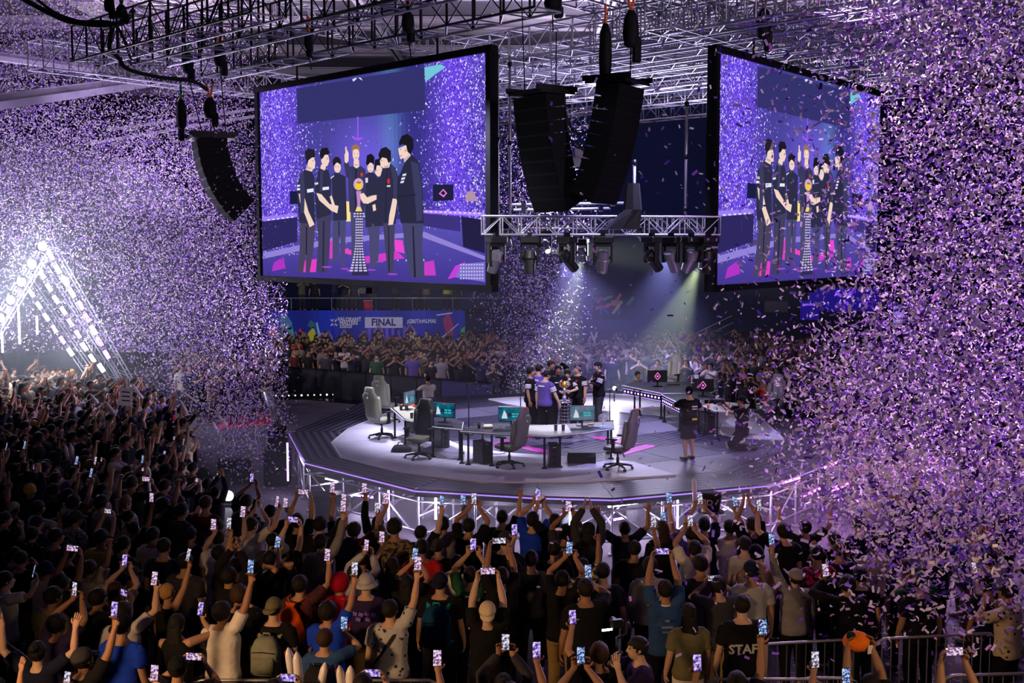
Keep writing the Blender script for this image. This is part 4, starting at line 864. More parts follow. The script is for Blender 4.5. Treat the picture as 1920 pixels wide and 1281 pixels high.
def pose_parts(pose, shirt, short=False):
    flip = pose.endswith('~'); nm = pose.rstrip('~'); P = POSES[nm]
    g = lambda key, fn: cached(key, fn) if not flip else cached(key + ('~',), lambda: mirror_mesh(cached(key, fn)))
    lk = nm if (P.get('kneel') or P.get('stride')) else 'stand'
    return g(('body', nm), lambda: body_mesh(P)), g(('shirt', nm, shirt), lambda: shirt_mesh(P, shirt)), g(('trousers', lk, short), lambda: trouser_mesh(P, short))
def head_local(pose):
    P = POSES[pose.rstrip('~')]; Hm = head_matrix(P) @ Matrix.Translation(HEADC)
    if pose.endswith('~'):
        y, p = P['head']; Hm = Matrix.Translation((0, .015, 1.505)) @ Matrix.Rotation(y, 4, 'Z') @ Matrix.Rotation(p, 4, 'X') @ Matrix.Translation(HEADC)
    return Hm
SKINS = [(.42, .235, .15, 1), (.36, .19, .115, 1), (.50, .30, .20, 1), (.31, .16, .095, 1), (.55, .35, .25, 1)]
HAIRC = {'black': rgb(24, 20, 20), 'brown': rgb(58, 40, 30), 'blonde': rgb(176, 134, 70), 'grey': rgb(120, 116, 114), 'lightbrown': rgb(110, 76, 52), 'red': rgb(120, 40, 30)}
CLOTH = {'black': (rgb(20, 20, 24), 'black'), 'navy': (rgb(24, 28, 52), 'navy'), 'charcoal': (rgb(52, 52, 58), 'charcoal'), 'grey': (rgb(128, 126, 128), 'grey'), 'white': (rgb(214, 208, 202), 'white'), 'cream': (rgb(206, 190, 160), 'cream'), 'royal': (rgb(24, 60, 190), 'royal blue'), 'olive': (rgb(104, 100, 74), 'olive'),
         'maroon': (rgb(92, 30, 42), 'maroon'), 'red': (rgb(186, 30, 40), 'red'), 'crimson': (rgb(170, 16, 44), 'crimson'), 'pink': (rgb(214, 36, 100), 'magenta'), 'tan': (rgb(164, 132, 100), 'tan'), 'purple': (rgb(92, 74, 150), 'purple'), 'dkpurple': (rgb(44, 32, 70), 'dark purple'), 'teal': (rgb(20, 92, 92), 'teal'), 'steelblue': (rgb(44, 74, 124), 'steel blue'), 'yellow': (rgb(196, 180, 60), 'yellow'),
         'green': (rgb(30, 74, 50), 'dark green'), 'khaki': (rgb(140, 116, 76), 'khaki'), 'brown': (rgb(122, 104, 84), 'brown'), 'lightgrey': (rgb(170, 168, 172), 'light grey')}
PEOPLE = []                                    # records kept for labels and for what they hold
def person(pos, rz, pose='down', hair='short', hc='black', shirt='black', kind='tee', trousers='black', scale=1.0, skin=None, mat=None, short=False, fem=False, land=None, group=None, hood=False, desc=None, label=None, phone=None, note='', bulk=1.14):
    b, s, t = pose_parts(pose, kind, short)
    sk = SKINS[skin if skin is not None else rnd.randrange(len(SKINS))]
    o = put('person', b, None, pos, (0, 0, rz), sk); o.scale = (scale * bulk * (.94 if fem else 1), scale * bulk * (.95 if fem else 1), scale * (1 + (bulk - 1) * .3))
    sh = put('shirt', s, o, color=CLOTH[shirt][0])
    if mat: sh.material_slots[0].link = 'OBJECT'; sh.material_slots[0].material = M[mat]
    if label or short:
        P_ = POSES[pose.rstrip('~')]; put('shorts' if short else 'trousers', cached(('own trousers', pose, short), lambda: trouser_mesh(P_, short, False)), o, color=CLOTH[trousers][0])
        for i in (0, 1): put('shoe', cached(('shoe', pose, i), lambda: shoe_mesh(P_, i)), o)
    else: put('trousers', t, o, color=CLOTH[trousers][0])
    if hair:
        hatk = hair in ('cap', 'capback', 'bucket', 'beanie', 'hood'); hm = cached(('hair', hair), lambda: hair_mesh(hair))
        h = put({'cap': 'cap', 'capback': 'cap', 'bucket': 'bucket_hat', 'beanie': 'beanie', 'hood': 'hood'}.get(hair, 'hair'), hm, o, color=(CLOTH[hc][0] if hatk else HAIRC[hc])); h.matrix_local = head_local(pose)
        if hatk and hair not in ('hood',):
            u = put('hair', cached(('hair', 'short'), lambda: hair_mesh('short')), o, color=HAIRC['black']); u.matrix_local = head_local(pose)
    if hood: put('hood', cached(('hood',), hood_mesh), o, color=CLOTH[shirt][0])
    rec = dict(o=o, pose=pose, hair=hair, hc=hc, shirt=shirt, kind=kind, mat=mat, land=land, group=group, desc=desc, label=label, note=note, pos=Vector(pos), rz=rz, scale=scale, fem=fem, px=proj(o.matrix_basis @ V3((0, 0, 1.63))), phone=None)
    PEOPLE.append(rec)
    P = POSES[pose.rstrip('~')]
    if P.get('phone') and phone is not False: rec['phone'] = make_phone(rec, P, phone)
    return rec
# --- phones
def phone_screen_mat(k):
    m = bpy.data.materials.new('phone_picture'); m.use_nodes = True; nt = m.node_tree; nt.nodes.clear()
    o = nt.nodes.new('ShaderNodeOutputMaterial'); e = nt.nodes.new('ShaderNodeEmission'); nt.links.new(e.outputs[0], o.inputs[0])
    tc = nt.nodes.new('ShaderNodeTexCoord'); ns = nt.nodes.new('ShaderNodeTexNoise'); ns.inputs['Scale'].default_value = 30 + 9 * k; ns.inputs['Detail'].default_value = 4
    nt.links.new(tc.outputs['Object'], ns.inputs[0]); r = nt.nodes.new('ShaderNodeValToRGB'); nt.links.new(ns.outputs[0], r.inputs[0])
    cs = [((30, 20, 60), (150, 110, 220), (240, 232, 250)), ((24, 22, 34), (170, 160, 190), (250, 246, 250)), ((40, 30, 70), (196, 150, 200), (250, 236, 244)), ((16, 30, 60), (80, 120, 190), (220, 230, 250))][k]
    r.color_ramp.elements[0].color = rgb(*cs[0]); r.color_ramp.elements[0].position = .38; r.color_ramp.elements[1].color = rgb(*cs[2]); r.color_ramp.elements[1].position = .62
    el = r.color_ramp.elements.new(.5); el.color = rgb(*cs[1]); nt.links.new(r.outputs[0], e.inputs[0]); e.inputs[1].default_value = 1.0
    return m
PSM = [phone_screen_mat(k) for k in range(4)]
def phone_meshes():
    a = MB(); a.bbox((0, 0, 0), (.078, .010, .162), .3); A = a.mesh('phone_body', [M['plastic']])
    scr = []
    for m in PSM:
        b = MB(); b.box((0, -.0056, 0), (.071, .0012, .152)); scr.append(b.mesh('phone_screen', [m]))
    c = MB(); c.bbox((.018, .0065, .05), (.03, .004, .04), .3); return A, scr, c.mesh('phone_lens_plate', [M['blackmetal']])
PHB, PHS, PHL = phone_meshes()
def make_phone(rec, P, phone):
    c, k = P['phone']; c = V3(c); flip = rec['pose'].endswith('~')
    if flip: c.x *= -1
    o = put('phone', PHB); Mx = rec['o'].matrix_basis @ Matrix.Translation(c) @ Matrix.Rotation(-.22 + rnd.uniform(-.1, .1), 4, 'X') @ Matrix.Rotation(rnd.uniform(-.15, .15), 4, 'Z')
    if k == 'land': Mx = Mx @ Matrix.Rotation(PI / 2, 4, 'Y')
    o.matrix_basis = Mx
    put('screen', PHS[rnd.randrange(4)], o); put('lens_plate', PHL, o); rec['plk'] = k; return o
# ------------------------------------------------------------------ stage furniture
ZD = ZS + .75
DESKM = pmat('desk_top_dark', rgb(34, 34, 42), .4, 0, .3, 5); DESKL = pmat('desk_top_pale', rgb(150, 150, 128), .4, 0, .2, 3)
LEDP = emat('violet_desk_strip', rgb(160, 120, 255), 2.2); LEDW = emat('desk_strip_led', rgb(214, 196, 255), 3.0)
def desk(poly, label, top, legs, skirt=False, pale_part=None):
    P = [atZ(x, y, ZD) for x, y in poly]; c = sum(P, Vector()) / len(P); c.z = ZS
    ar = sum(P[i].x * P[(i + 1) % len(P)].y - P[(i + 1) % len(P)].x * P[i].y for i in range(len(P)))
    if ar < 0: P = P[::-1]
    t = thing('player_desk', label, 'desk', c, 0, 'player desks on the stage')
    q = [(p.x - c.x, p.y - c.y) for p in P]
    mb = MB(); mb.prism(q, .71, .75); mb.build('desk_top', top, t)
    for i in range(len(q)):
        a, b = q[i], q[(i + 1) % len(q)]
        mb = MB(); mb.tube([(a[0], a[1], .735), (b[0], b[1], .735)], .014, 5); mb.build('top_edging', seam, t)
    for x, y in legs:
        p = atZ(x, y, ZD) - c; mb = MB()
        mb.box((p.x, p.y, .355), (.05, .05, .71)); mb.box((p.x, p.y, .02), (.12, .12, .03)); mb.build('leg', M['blackmetal'], t)
    if pale_part:
        R = [atZ(x, y, ZD) - c for x, y in pale_part]; ar = sum(R[i].x * R[(i + 1) % len(R)].y - R[(i + 1) % len(R)].x * R[i].y for i in range(len(R)))
        if ar < 0: R = R[::-1]
        mb = MB(); mb.prism([(p.x, p.y) for p in R], .75, .756); mb.build('pale_desk_inlay', DESKL, t)
    if skirt:
        for a, b in skirt:
            A, B = atZ(*a, ZD) - c, atZ(*b, ZD) - c; d = B - A; d.z = 0
            o = MB(); o.box((0, 0, 0), (d.length, .04, .20)); o = o.build('front_panel', M['black'], t); o.matrix_local = Matrix.Translation(Vector(((A.x + B.x) / 2, (A.y + B.y) / 2, .60))) @ rot_to(d).to_4x4()
            for z in (-.08, .08):
                e = MB(); e.tube([(-d.length / 2, -.024, z), (d.length / 2, -.024, z)], .010, 5); e.build('light_strip', LEDP, o)
            k = max(3, int(d.length / .16)); e = MB()
            for i in range(k): e.box((-d.length / 2 + (i + .5) * d.length / k, -.024, 0), (.06, .012, .05))
            e = e.build('strip_diodes', LEDW, o); e['kind'] = 'stuff'
    return t
desk([(733, 765), (768, 756), (800, 767), (868, 791), (866, 805), (815, 800), (757, 786)], 'player desk under the black gaming chair, with a green-lit pale top', DESKM, ((740, 768), (760, 785), (812, 799), (862, 803), (866, 793), (795, 768)), pale_part=[(737, 765), (766, 758), (796, 775), (778, 792), (758, 785)])
desk([(863, 808), (905, 793), (1030, 797), (1150, 790), (1152, 803), (1090, 812), (1027, 818), (945, 814)], 'long V-shaped player desk at the near side of the stage holding two lit monitors', DESKM, ((866, 809), (878, 811), (922, 813), (1021, 817), (1050, 815), (905, 795), (1146, 801), (1140, 792)), pale_part=[(980, 799), (1062, 796), (1072, 812), (1027, 817), (985, 814)])
desk([(1166, 722), (1200, 716), (1290, 716), (1345, 730), (1330, 737), (1240, 737)], 'far player desk with violet light strips before the pale gaming chair', DESKM, ((1190, 728), (1200, 731), (1240, 736), (1330, 736)), skirt=[((1170, 724), (1240, 737))])
desk([(1240, 739), (1330, 736), (1352, 752), (1312, 762), (1276, 757)], 'corner player desk with violet strips beside the cameraman with shorts', DESKM, ((1246, 742), (1275, 756), (1310, 761), (1345, 752)), skirt=[((1243, 741), (1276, 757))])
desk([(1318, 760), (1352, 753), (1405, 758), (1392, 772), (1340, 770)], 'small end desk with cups between the two camera people', DESKL, ((1322, 762), (1345, 769), (1390, 771), (1400, 760)))

CH_GREEN, CH_GREY, CH_BLK, CH_LG = rgb(140, 144, 124), rgb(124, 122, 132), rgb(30, 30, 36), rgb(170, 172, 160)
CHM = pmat('chair_leatherette', (0, 0, 0), .42, 0, .12, 7, .15, .45, objcol=True); ORJ = pmat('orange_headrest', rgb(226, 92, 50), .6)
WHT = pmat('white_print', rgb(226, 224, 226), .6, 0, .05)
def gaming_chair(pos, rz, col, label, seatcol=None, accent=True, logo=True, recline=.16):
    """faces its local +y"""
    t = thing('gaming_chair', label, 'chair', pos, rz, 'gaming chairs on the stage')
    b = MB(); prof = [(0, .21, .07), (.10, .25, .085), (.26, .235, .075), (.42, .225, .07), (.56, .275, .075), (.64, .265, .07), (.74, .175, .065), (.83, .165, .055), (.87, .13, .04)]
    b.loft([(V3((0, -.26 - z * recline - .03 * math.sin(z * 3.4), .50 + z)), V3((w, 0, 0)), V3((0, d, 0))) for z, w, d in prof], 16, 3.2)
    bk = b.build('backrest', CHM, t, True); bk.color = col
    # stitched side wings and head plate
    for s in (-1, 1):
        w = MB(); w.loft([(V3((s * .20, -.20 - z * recline, .50 + z)), V3((wd, 0, 0)), V3((0, .06, 0))) for z, wd in ((.10, .035), (.3, .045), (.52, .06), (.62, .045))], 8, 2.6); o = w.build('side_wing', CHM, bk, True); o.color = tuple(min(1, c * 1.5) for c in col[:3]) + (1,)
    if accent:
        h = MB(); h.bbox((0, -.26 - .86 * recline - .02, 1.375), (.16, .07, .035), .3); h.build('head_accent', ORJ, bk)
    if logo:
        l = MB(); y = -.26 - .72 * recline - .115
        l.box((0, y - .010, 1.22), (.13, .012, .022)); l.box((-.045, y - .01, 1.20), (.02, .012, .03)); l.box((.045, y - .01, 1.20), (.02, .012, .03)); l.build('printed_mark', WHT, bk)
        l = MB(); l.tube([(0, y - .035 + .05, 1.09), (0, y - .022 + .02, 1.09)], .026, 10); l.build('round_badge', WHT, bk)
    s = MB(); s.loft([(V3((0, .02, .42)), V3((.22, 0, 0)), V3((0, .24, 0))), (V3((0, .02, .45)), V3((.265, 0, 0)), V3((0, .275, 0))), (V3((0, .02, .50)), V3((.265, 0, 0)), V3((0, .275, 0))), (V3((0, .02, .525)), V3((.22, 0, 0)), V3((0, .24, 0)))], 16, 4)
    o = s.build('seat', CHM, t, True); o.color = seatcol or col
    for sg in (-1, 1):
        a = MB(); a.box((sg * .30, -.02, .57), (.045, .07, .26)); a.box((sg * .26, -.02, .435), (.14, .07, .03)); ar = a.build('armrest', M['plastic'], t)
        p = MB(); p.bbox((sg * .30, .02, .715), (.10, .27, .035), .35); p.build('arm_pad', M['rubber'], ar)
    c = MB(); c.tube([(0, 0, .09), (0, 0, .27)], .034, 10); c.tube([(0, 0, .26), (0, 0, .42)], .022, 10); c.bbox((0, 0, .40), (.26, .3, .05), .2); c.build('gas_column', M['blackmetal'], t)
    for i in range(5):
        a = i * 2 * PI / 5 + .3; d = V3((math.cos(a), math.sin(a), 0)); g = MB()
        g.tube([d * .03 + V3((0, 0, .115)), d * .18 + V3((0, 0, .105)), d * .33 + V3((0, 0, .075))], [.034, .026, .019], 8); lg = g.build('leg', M['blackmetal'], t, True)
        k = MB(); n_ = V3((-d.y, d.x, 0)); 
        for s_ in (-1, 1): k.tube([d * .33 + n_ * (s_ * .012) + V3((0, 0, .03)), d * .33 + n_ * (s_ * .03) + V3((0, 0, .03))], .03, 10)
        k.build('caster', M['plastic'], lg, True)
    return t
def chair_at(px, py, rz, *a, **k): p = atZ(px, py, ZS); return gaming_chair((p.x, p.y, ZS), rz, *a, **k)
chair_at(728, 792, -.55, CH_GREEN, 'grey-green gaming chair standing farther back, its logo towards the audience', accent=False)
chair_at(716, 822, -.75, CH_GREEN, 'grey-green gaming chair with a jacket on it, nearest the stage left edge', accent=False)
chair_at(786, 860, PI - .35, CH_BLK, 'black gaming chair facing the audience with grey seat and sides', seatcol=rgb(118, 120, 104), accent=False, logo=False)
chair_at(955, 876, .95, CH_GREY, 'grey gaming chair with orange top at the desk beside the white cables', seatcol=rgb(104, 106, 96))
chair_at(1158, 880, 1.05, CH_GREY, 'grey gaming chair with orange top standing alone right of the near desk', seatcol=rgb(86, 86, 90))
chair_at(1256, 742, 2.4, CH_LG, 'pale gaming chair at the far desk behind the diamond-marked monitor', accent=False, logo=False)
chair_at(1440, 795, 2.2, CH_GREY, 'grey gaming chair at the far side of the stage in falling confetti', accent=False, logo=False)

def screen_tex(name, k):
    m = bpy.data.materials.new(name); m.use_nodes = True; nt = m.node_tree; nt.nodes.clear()
    o = nt.nodes.new('ShaderNodeOutputMaterial'); e = nt.nodes.new('ShaderNodeEmission'); nt.links.new(e.outputs[0], o.inputs[0]); e.inputs[1].default_value = .9
    tc = nt.nodes.new('ShaderNodeTexCoord'); ns = nt.nodes.new('ShaderNodeTexNoise'); ns.inputs['Scale'].default_value = 5; nt.links.new(tc.outputs['Object'], ns.inputs[0])
    r = nt.nodes.new('ShaderNodeValToRGB'); nt.links.new(ns.outputs[0], r.inputs[0]); nt.links.new(r.outputs[0], e.inputs[0])
    a, b = ((rgb(8, 40, 78), rgb(16, 128, 150)), (rgb(70, 92, 120), rgb(110, 140, 158)))[k]
    r.color_ramp.elements[0].position = .35; r.color_ramp.elements[0].color = a; r.color_ramp.elements[1].position = .7; r.color_ramp.elements[1].color = b; return m
SCT = [screen_tex('blue_menu_picture', 0), screen_tex('grey_menu_picture', 1)]
MENW = emat('menu_white', rgb(220, 226, 236), .9); MENR = emat('menu_red', rgb(210, 70, 70), .9); MENC = emat('menu_cyan', rgb(60, 190, 190), .9); DIA = emat('pink_diamond', rgb(220, 110, 190), 1.4)
def monitor(pos, rz, label, k=0, back=False):
    """screen looks along local -y, stands at pos (desk top)"""
    t = thing('monitor', label, 'monitor', pos, rz, 'gaming monitors on the desks')
    b = MB(); b.bbox((0, .02, .30), (.60, .035, .36), .25); b.bbox((0, .05, .30), (.34, .04, .22), .25); cs = b.build('housing', M['plastic'], t)
    s = MB(); s.box((0, .0005, .303), (.575, .004, .325)); s.build('screen', SCT[k], cs)
    g = MB(); g.add([(-.22 + dx, -.003, .20 + dz) for dx, dz in ((0, 0), (.14, 0), (.12, .10), (.06, .20), (.03, .10))], [(0, 1, 2, 3, 4)]); g.build('menu_figure', MENW, cs)
    g = MB()
    for i in range(4): g.box((.06 + (i % 2) * .10, -.003, .25 + (i // 2) * .06), (.08, .002, .035))
    g = g.build('menu_tiles', MENC, cs); g['kind'] = 'stuff'
    g = MB(); g.box((.02, -.003, .455), (.10, .002, .014)); g.build('menu_banner', MENR, cs)
    st = MB(); st.tube([(0, .06, .02), (0, .07, .2)], .022, 8); st.bbox((0, .06, .01), (.26, .2, .02), .3); st.build('stand', M['blackmetal'], t)
    d = MB(); R = [(0, .11), (.085, 0), (0, -.11), (-.085, 0)]
    for i in range(4):
        a, c = R[i], R[(i + 1) % 4]; d.tube([(a[0], .075, .30 + a[1]), (c[0], .075, .30 + c[1])], .011, 5)
    d.ball((0, .073, .30), (.03, .008, .03), 8, 4); d.build('diamond_mark', DIA, cs)
    return t
def on_desk(px, py): p = atZ(px, py, ZD); return Vector((p.x, p.y, ZD))
monitor(on_desk(958, 801), -.10, 'lit cyan monitor left of the purple shirted pair, on the near desk', 0)
monitor(on_desk(1092, 799), .10, 'lit grey monitor beside the desk fan, right of the trophy', 1)
monitor(on_desk(832, 793), -.42, 'lit cyan monitor turned to the black gaming chair', 0)
monitor(on_desk(768, 769), 1.15, 'monitor seen edge-on with pale glowing back, by the red cap', 1)
monitor(on_desk(1232, 724), PI + .05, 'monitor showing a pink diamond on its back, before the pale gaming chair', 0, True)
monitor(on_desk(1318, 742), PI - .2, 'monitor with a pink diamond on its back above the cameraman', 0, True)
def pc(px, py, rz, label):
    p = atZ(px, py, ZS); t = thing('computer_tower', label, 'computer', (p.x, p.y, ZS), rz, 'computer towers under the desks')
    b = MB(); b.bbox((0, 0, .26), (.24, .50, .50), .06); b.build('case', M['plastic'], t)
    f = MB()
    for i in range(3): f.tube([(0, -.252, .12 + i * .14), (0, -.262, .12 + i * .14)], .058, 12)
    f = f.build('fan_vent', M['blackmetal'], t); f['kind'] = 'stuff'
    s = MB(); s.box((0, -.262, .47), (.07, .005, .014)); s.build('front_print', WHT, t)
    f = MB()
    for x in (-.08, .08):
        for y in (-.2, .2): f.box((x, y, .008), (.04, .04, .016))
    f = f.build('rubber_feet', M['rubber'], t); f['kind'] = 'stuff'; return t
pc(904, 868, .5, 'black computer tower with three fans under the near desk, left of white cables')
pc(1038, 874, .05, 'tall black computer tower under the tip of the V-shaped desk')
pc(826, 838, .6, 'black computer tower behind the black gaming chair'); pc(780, 812, .9, 'dark computer tower under the grey-green lit desk'); pc(1326, 808, .3, 'black computer tower under the end desk between the camera people')
# stage monitor wedge, cups, bowl, fan, mic stand, keyboards, mice
def wedge(pos, rz, label, sc=1.0):
    t = thing('stage_monitor_speaker', label, 'speaker', pos, rz); t.scale = (sc,) * 3
    b = MB(); b.add([(x, y, z) for x in (-.32, .32) for y, z in ((-.22, 0), (.20, 0), (.20, .16), (.10, .24), (-.16, .10))], [(0, 1, 2, 3, 4)[::-1] if False else (4, 3, 2, 1, 0), (5, 6, 7, 8, 9), (0, 1, 6, 5), (1, 2, 7, 6), (2, 3, 8, 7), (3, 4, 9, 8), (4, 0, 5, 9)]); b.build('cabinet', M['black'], t)
    g = MB(); g.add([(x, y, z + .006) for x, (y, z) in ((-.29, (-.15, .105)), (.29, (-.15, .105)), (.29, (.09, .23)), (-.29, (.09, .23)))], [(0, 1, 2, 3)]); g.build('grille', GRILLE, t)
    h = MB(); h.box((0, -.02, .19), (.05, .05, .014)); h.build('badge', M['steel'], t); return t
p = atZ(1090, 867, ZS); wedge((p.x, p.y, ZS), PI, 'black wedge speaker lying on the pale stage sheet under the desk')
def cup(p, label, col, h=.13):
    t = thing('cup', label, 'cup', p, 0, 'cups on the desks'); b = MB(); b.tube([(0, 0, 0), (0, 0, h)], [.032, .041], 10); o = b.build('body', M['objplastic'], t, True); o.color = col
    b = MB(); b.tube([(0, 0, h), (0, 0, h + .012)], [.044, .042], 10); o = b.build('lid', M['objplastic'], t, True); o.color = tuple(c * .5 for c in col[:3]) + (1,)
for px, py, lab, c in ((1042, 808, 'dark cup left of the pair by the trophy pillar', rgb(40, 40, 46)), (1056, 808, 'dark cup right of the pair by the trophy pillar', rgb(40, 40, 46)), (752, 770, 'black cup left of the two on the pale desk', rgb(26, 30, 26)), (762, 770, 'black cup right of the two on the pale desk', rgb(26, 30, 26)), (772, 785, 'black cup by the arm of the black gaming chair', rgb(26, 26, 26)), (898, 803, 'black cup at the left end of the V-shaped desk', rgb(22, 22, 24)),
                    (1328, 765, 'orange and white cup on the end desk', rgb(230, 120, 70)), (1340, 766, 'white cup on the end desk', rgb(220, 220, 220)), (1352, 766, 'second white cup on the end desk', rgb(214, 214, 220))): cup(on_desk(px, py), lab, c)
p = on_desk(915, 803); t = thing('headset_case', 'pale round headset case on the near desk', 'case', p); b = MB(); b.loft([(V3((0, 0, 0)), V3((.10, 0, 0)), V3((0, .08, 0))), (V3((0, 0, .04)), V3((.12, 0, 0)), V3((0, .10, 0))), (V3((0, 0, .08)), V3((.10, 0, 0)), V3((0, .08, 0)))], 14, 3); b.build('shell', pmat('beige_case', rgb(190, 180, 160)), t, True); b = MB(); b.tube([(-.1, 0, .05), (.1, 0, .05)], .006, 5); b.build('zip', M['black'], t)
p = on_desk(1130, 800); t = thing('desk_fan', 'small white desk fan at the right end of the near desk', 'fan', p, .1)
b = MB(); b.tube([(0, 0, 0), (0, 0, .02)], [.07, .06], 12); b.tube([(0, 0, .02), (0, .0, .12)], .012, 6); b.build('stand', M['white'], t, True)
b = MB()
for r_ in (.03, .07, .105):
    for k in range(14): a, c = k * 2 * PI / 14, (k + 1) * 2 * PI / 14; b.tube([(r_ * math.cos(a), -.03, .20 + r_ * math.sin(a)), (r_ * math.cos(c), -.03, .20 + r_ * math.sin(c))], .005, 4)
for k in range(10): a = k * 2 * PI / 10; b.tube([(0, -.03, .2), (.105 * math.cos(a), -.03, .2 + .105 * math.sin(a))], .004, 4)
o = b.build('guard', M['white'], t); o['kind'] = 'stuff'
for k in range(4): a = k * PI / 2 + .3; b = MB(); b.add([(0, -.01, .2), (.09 * math.cos(a), -.02, .2 + .09 * math.sin(a)), (.09 * math.cos(a + .8), 0, .2 + .09 * math.sin(a + .8)), (0, -.005, .2)], [(0, 1, 2), (3, 2, 1)]); b.build('blade', M['white'], t)
def micstand(px, py, label, h=1.35):
    p = atZ(px, py, ZS); t = thing('microphone_stand', label, 'stand', (p.x, p.y, ZS)); b = MB(); b.tube([(0, 0, 0), (0, 0, .03)], [.13, .12], 14); b.build('base', M['blackmetal'], t, True)
    b = MB(); b.tube([(0, 0, .02), (0, 0, h)], .014, 7); b.build('pole', M['blackmetal'], t, True); b = MB(); b.tube([(-.1, 0, h), (.16, 0, h + .02)], .012, 6); b.bbox((.18, 0, h), (.07, .1, .09), .3); b.build('camera_clamp', M['plastic'], t)
micstand(879, 815, 'slim black camera stand between the two player desks'); micstand(976, 777, 'thin dark stand at the left of the team on stage', 1.05); micstand(1143, 790, 'thin dark stand with a bag right of the team', .9)
KB = pmat('keyboard_black', rgb(28, 28, 34), .5)
def keyboard(px, py, rz, label):
    t = thing('keyboard', label, 'keyboard', on_desk(px, py), rz, 'keyboards on the desks'); b = MB(); b.bbox((0, 0, .012), (.40, .14, .022), .25); b.build('keyboard_base', KB, t)
    b = MB()
    for r_ in range(4):
        for c in range(12): b.box((-.175 + c * .032, -.045 + r_ * .03, .027), (.026, .024, .008))
    o = b.build('keys', M['plastic'], t); o['kind'] = 'stuff'
keyboard(940, 808, 0, 'black keyboard before the lit cyan monitor'); keyboard(1108, 803, .1, 'black keyboard before the lit grey monitor'); keyboard(835, 800, -.5, 'black keyboard before the turned cyan monitor'); keyboard(1262, 722, .1, 'black keyboard on the far desk')
BLU = pmat('blue_desk_mat', rgb(80, 120, 190), .8)
t = thing('mouse_mat', 'blue mouse mat at the right end of the near desk', 'mat', on_desk(1128, 803), .05); b = MB(); b.bbox((0, 0, .004), (.52, .22, .006), .2); b.build('mat_sheet', BLU, t); b = MB(); b.tube([(-.25, -.11, .006), (.25, -.11, .006)], .004, 4); b.build('stitched_rim', M['black'], t)
t = thing('banana', 'yellow banana on the near desk before the grey monitor', 'fruit', on_desk(1108, 798) + V3((0, .1, 0))); b = MB(); b.tube([(-.09, 0, .02), (-.05, -.025, .02), (0, -.035, .02), (.05, -.025, .02), (.09, .0, .03)], [.008, .018, .02, .018, .006], 8); b.build('peel', pmat('banana_yellow', rgb(230, 205, 60), .5), t, True); b = MB(); b.tube([(.09, 0, .03), (.105, .008, .036)], .006, 5); b.build('stem', M['brownstem'] if 'brownstem' in M else M['black'], t)
# red cap heap on the left desk
t = thing('towel', 'bright red-orange folded cloth on the left desk beside the edge-on monitor', 'cloth', on_desk(764, 761)); b = MB(); b.loft([(V3((0, 0, 0)), V3((.24, 0, 0)), V3((0, .12, 0))), (V3((0, 0, .04)), V3((.17, 0, 0)), V3((0, .09, 0))), (V3((.02, 0, .085)), V3((.07, 0, 0)), V3((0, .04, 0)))], 12, 2.3); b.build('cloth_fold', pmat('red_cloth', rgb(238, 84, 56), .8, 0, .1, 12, .4), t, True)
# white cables and a bag on the floor
cable([atZ(902, 812, ZD - .02), atZ(912, 830, ZS + .5), atZ(924, 850, ZS + .25), atZ(948, 850, ZS + .3)], .008, 'white cables spilling from the near desk beside the computer tower', 'cable', M['white'])
cable([atZ(945, 806, ZD + .05), atZ(938, 800, ZD + .3), atZ(950, 796, ZD + .35), atZ(958, 800, ZD + .2)], .006, 'white cable looped in front of the cyan monitor', 'cable', M['white'])
t = thing('bag', 'black crumpled bag on the pale sheet beside the black gaming chair', 'bag', atZ(752, 848, ZS)); b = MB(); b.loft([(V3((0, 0, .0)), V3((.26, 0, 0)), V3((0, .15, 0))), (V3((.02, 0, .10)), V3((.24, 0, 0)), V3((0, .14, 0))), (V3((-.03, 0, .17)), V3((.13, 0, 0)), V3((0, .09, 0)))], 12, 2.4); b.build('sack', M['rubber'], t, True); b = MB(); b.tube([(-.1, 0, .15), (-.05, .02, .24), (.05, .02, .24), (.1, 0, .13)], .012, 6); b.build('strap', M['black'], t, True)
# trophy on its lattice pillar
p = atD(1058, 816, 30.0); p.z = ZS; tr = thing('trophy', 'tall trophy pillar of stacked lattice rings with a golden ball cup on top', 'trophy', (p.x, p.y, ZS)); tr.scale = (1.12, 1.12, 1.17)
SILVER = pmat('trophy_silver', rgb(206, 200, 214), .22, .85, .1, 5); GOLD = pmat('trophy_gold', rgb(230, 184, 60), .25, .8, .1, 5)
rad = lambda z: .155 - .30 * (z if z < .3 else .3) * 1.0 * .28 + (.045 * max(0, z - .62) / .22)
NR = 11
for i in range(NR):
    z = .03 + i * .076; r_ = rad(z); b = MB()
    for k in range(16): a, c = k * PI / 8, (k + 1) * PI / 8; b.tube([(r_ * math.cos(a), r_ * math.sin(a), z), (r_ * math.cos(c), r_ * math.sin(c), z)], .011, 5)
    b.build('lattice_ring', SILVER, tr)
for k in range(12):
    a = k * PI / 6; b = MB(); b.tube([(rad(z) * math.cos(a), rad(z) * math.sin(a), z) for z in np.linspace(.02, .80, 7)], .007, 4); b.build('lattice_rib', SILVER, tr)
b = MB(); b.tube([(0, 0, .01), (0, 0, .8)], [.10, .07], 12); b.build('pillar_core', M['black'], tr); b = MB(); b.tube([(0, 0, 0), (0, 0, .03)], [.20, .18], 18); b.build('foot', M['blackmetal'], tr)
b = MB(); b.tube([(0, 0, .80), (0, 0, .83)], [.13, .13], 16); b.build('crown_plate', SILVER, tr)
b = MB(); b.ball((0, 0, .885), .058, 12, 8); b.build('lower_ball', SILVER, tr, True); b = MB(); b.tube([(0, 0, .93), (0, 0, 1.02), (0, 0, 1.12)], [.035, .022, .045], 10); b.build('cup_stem', SILVER, tr, True)
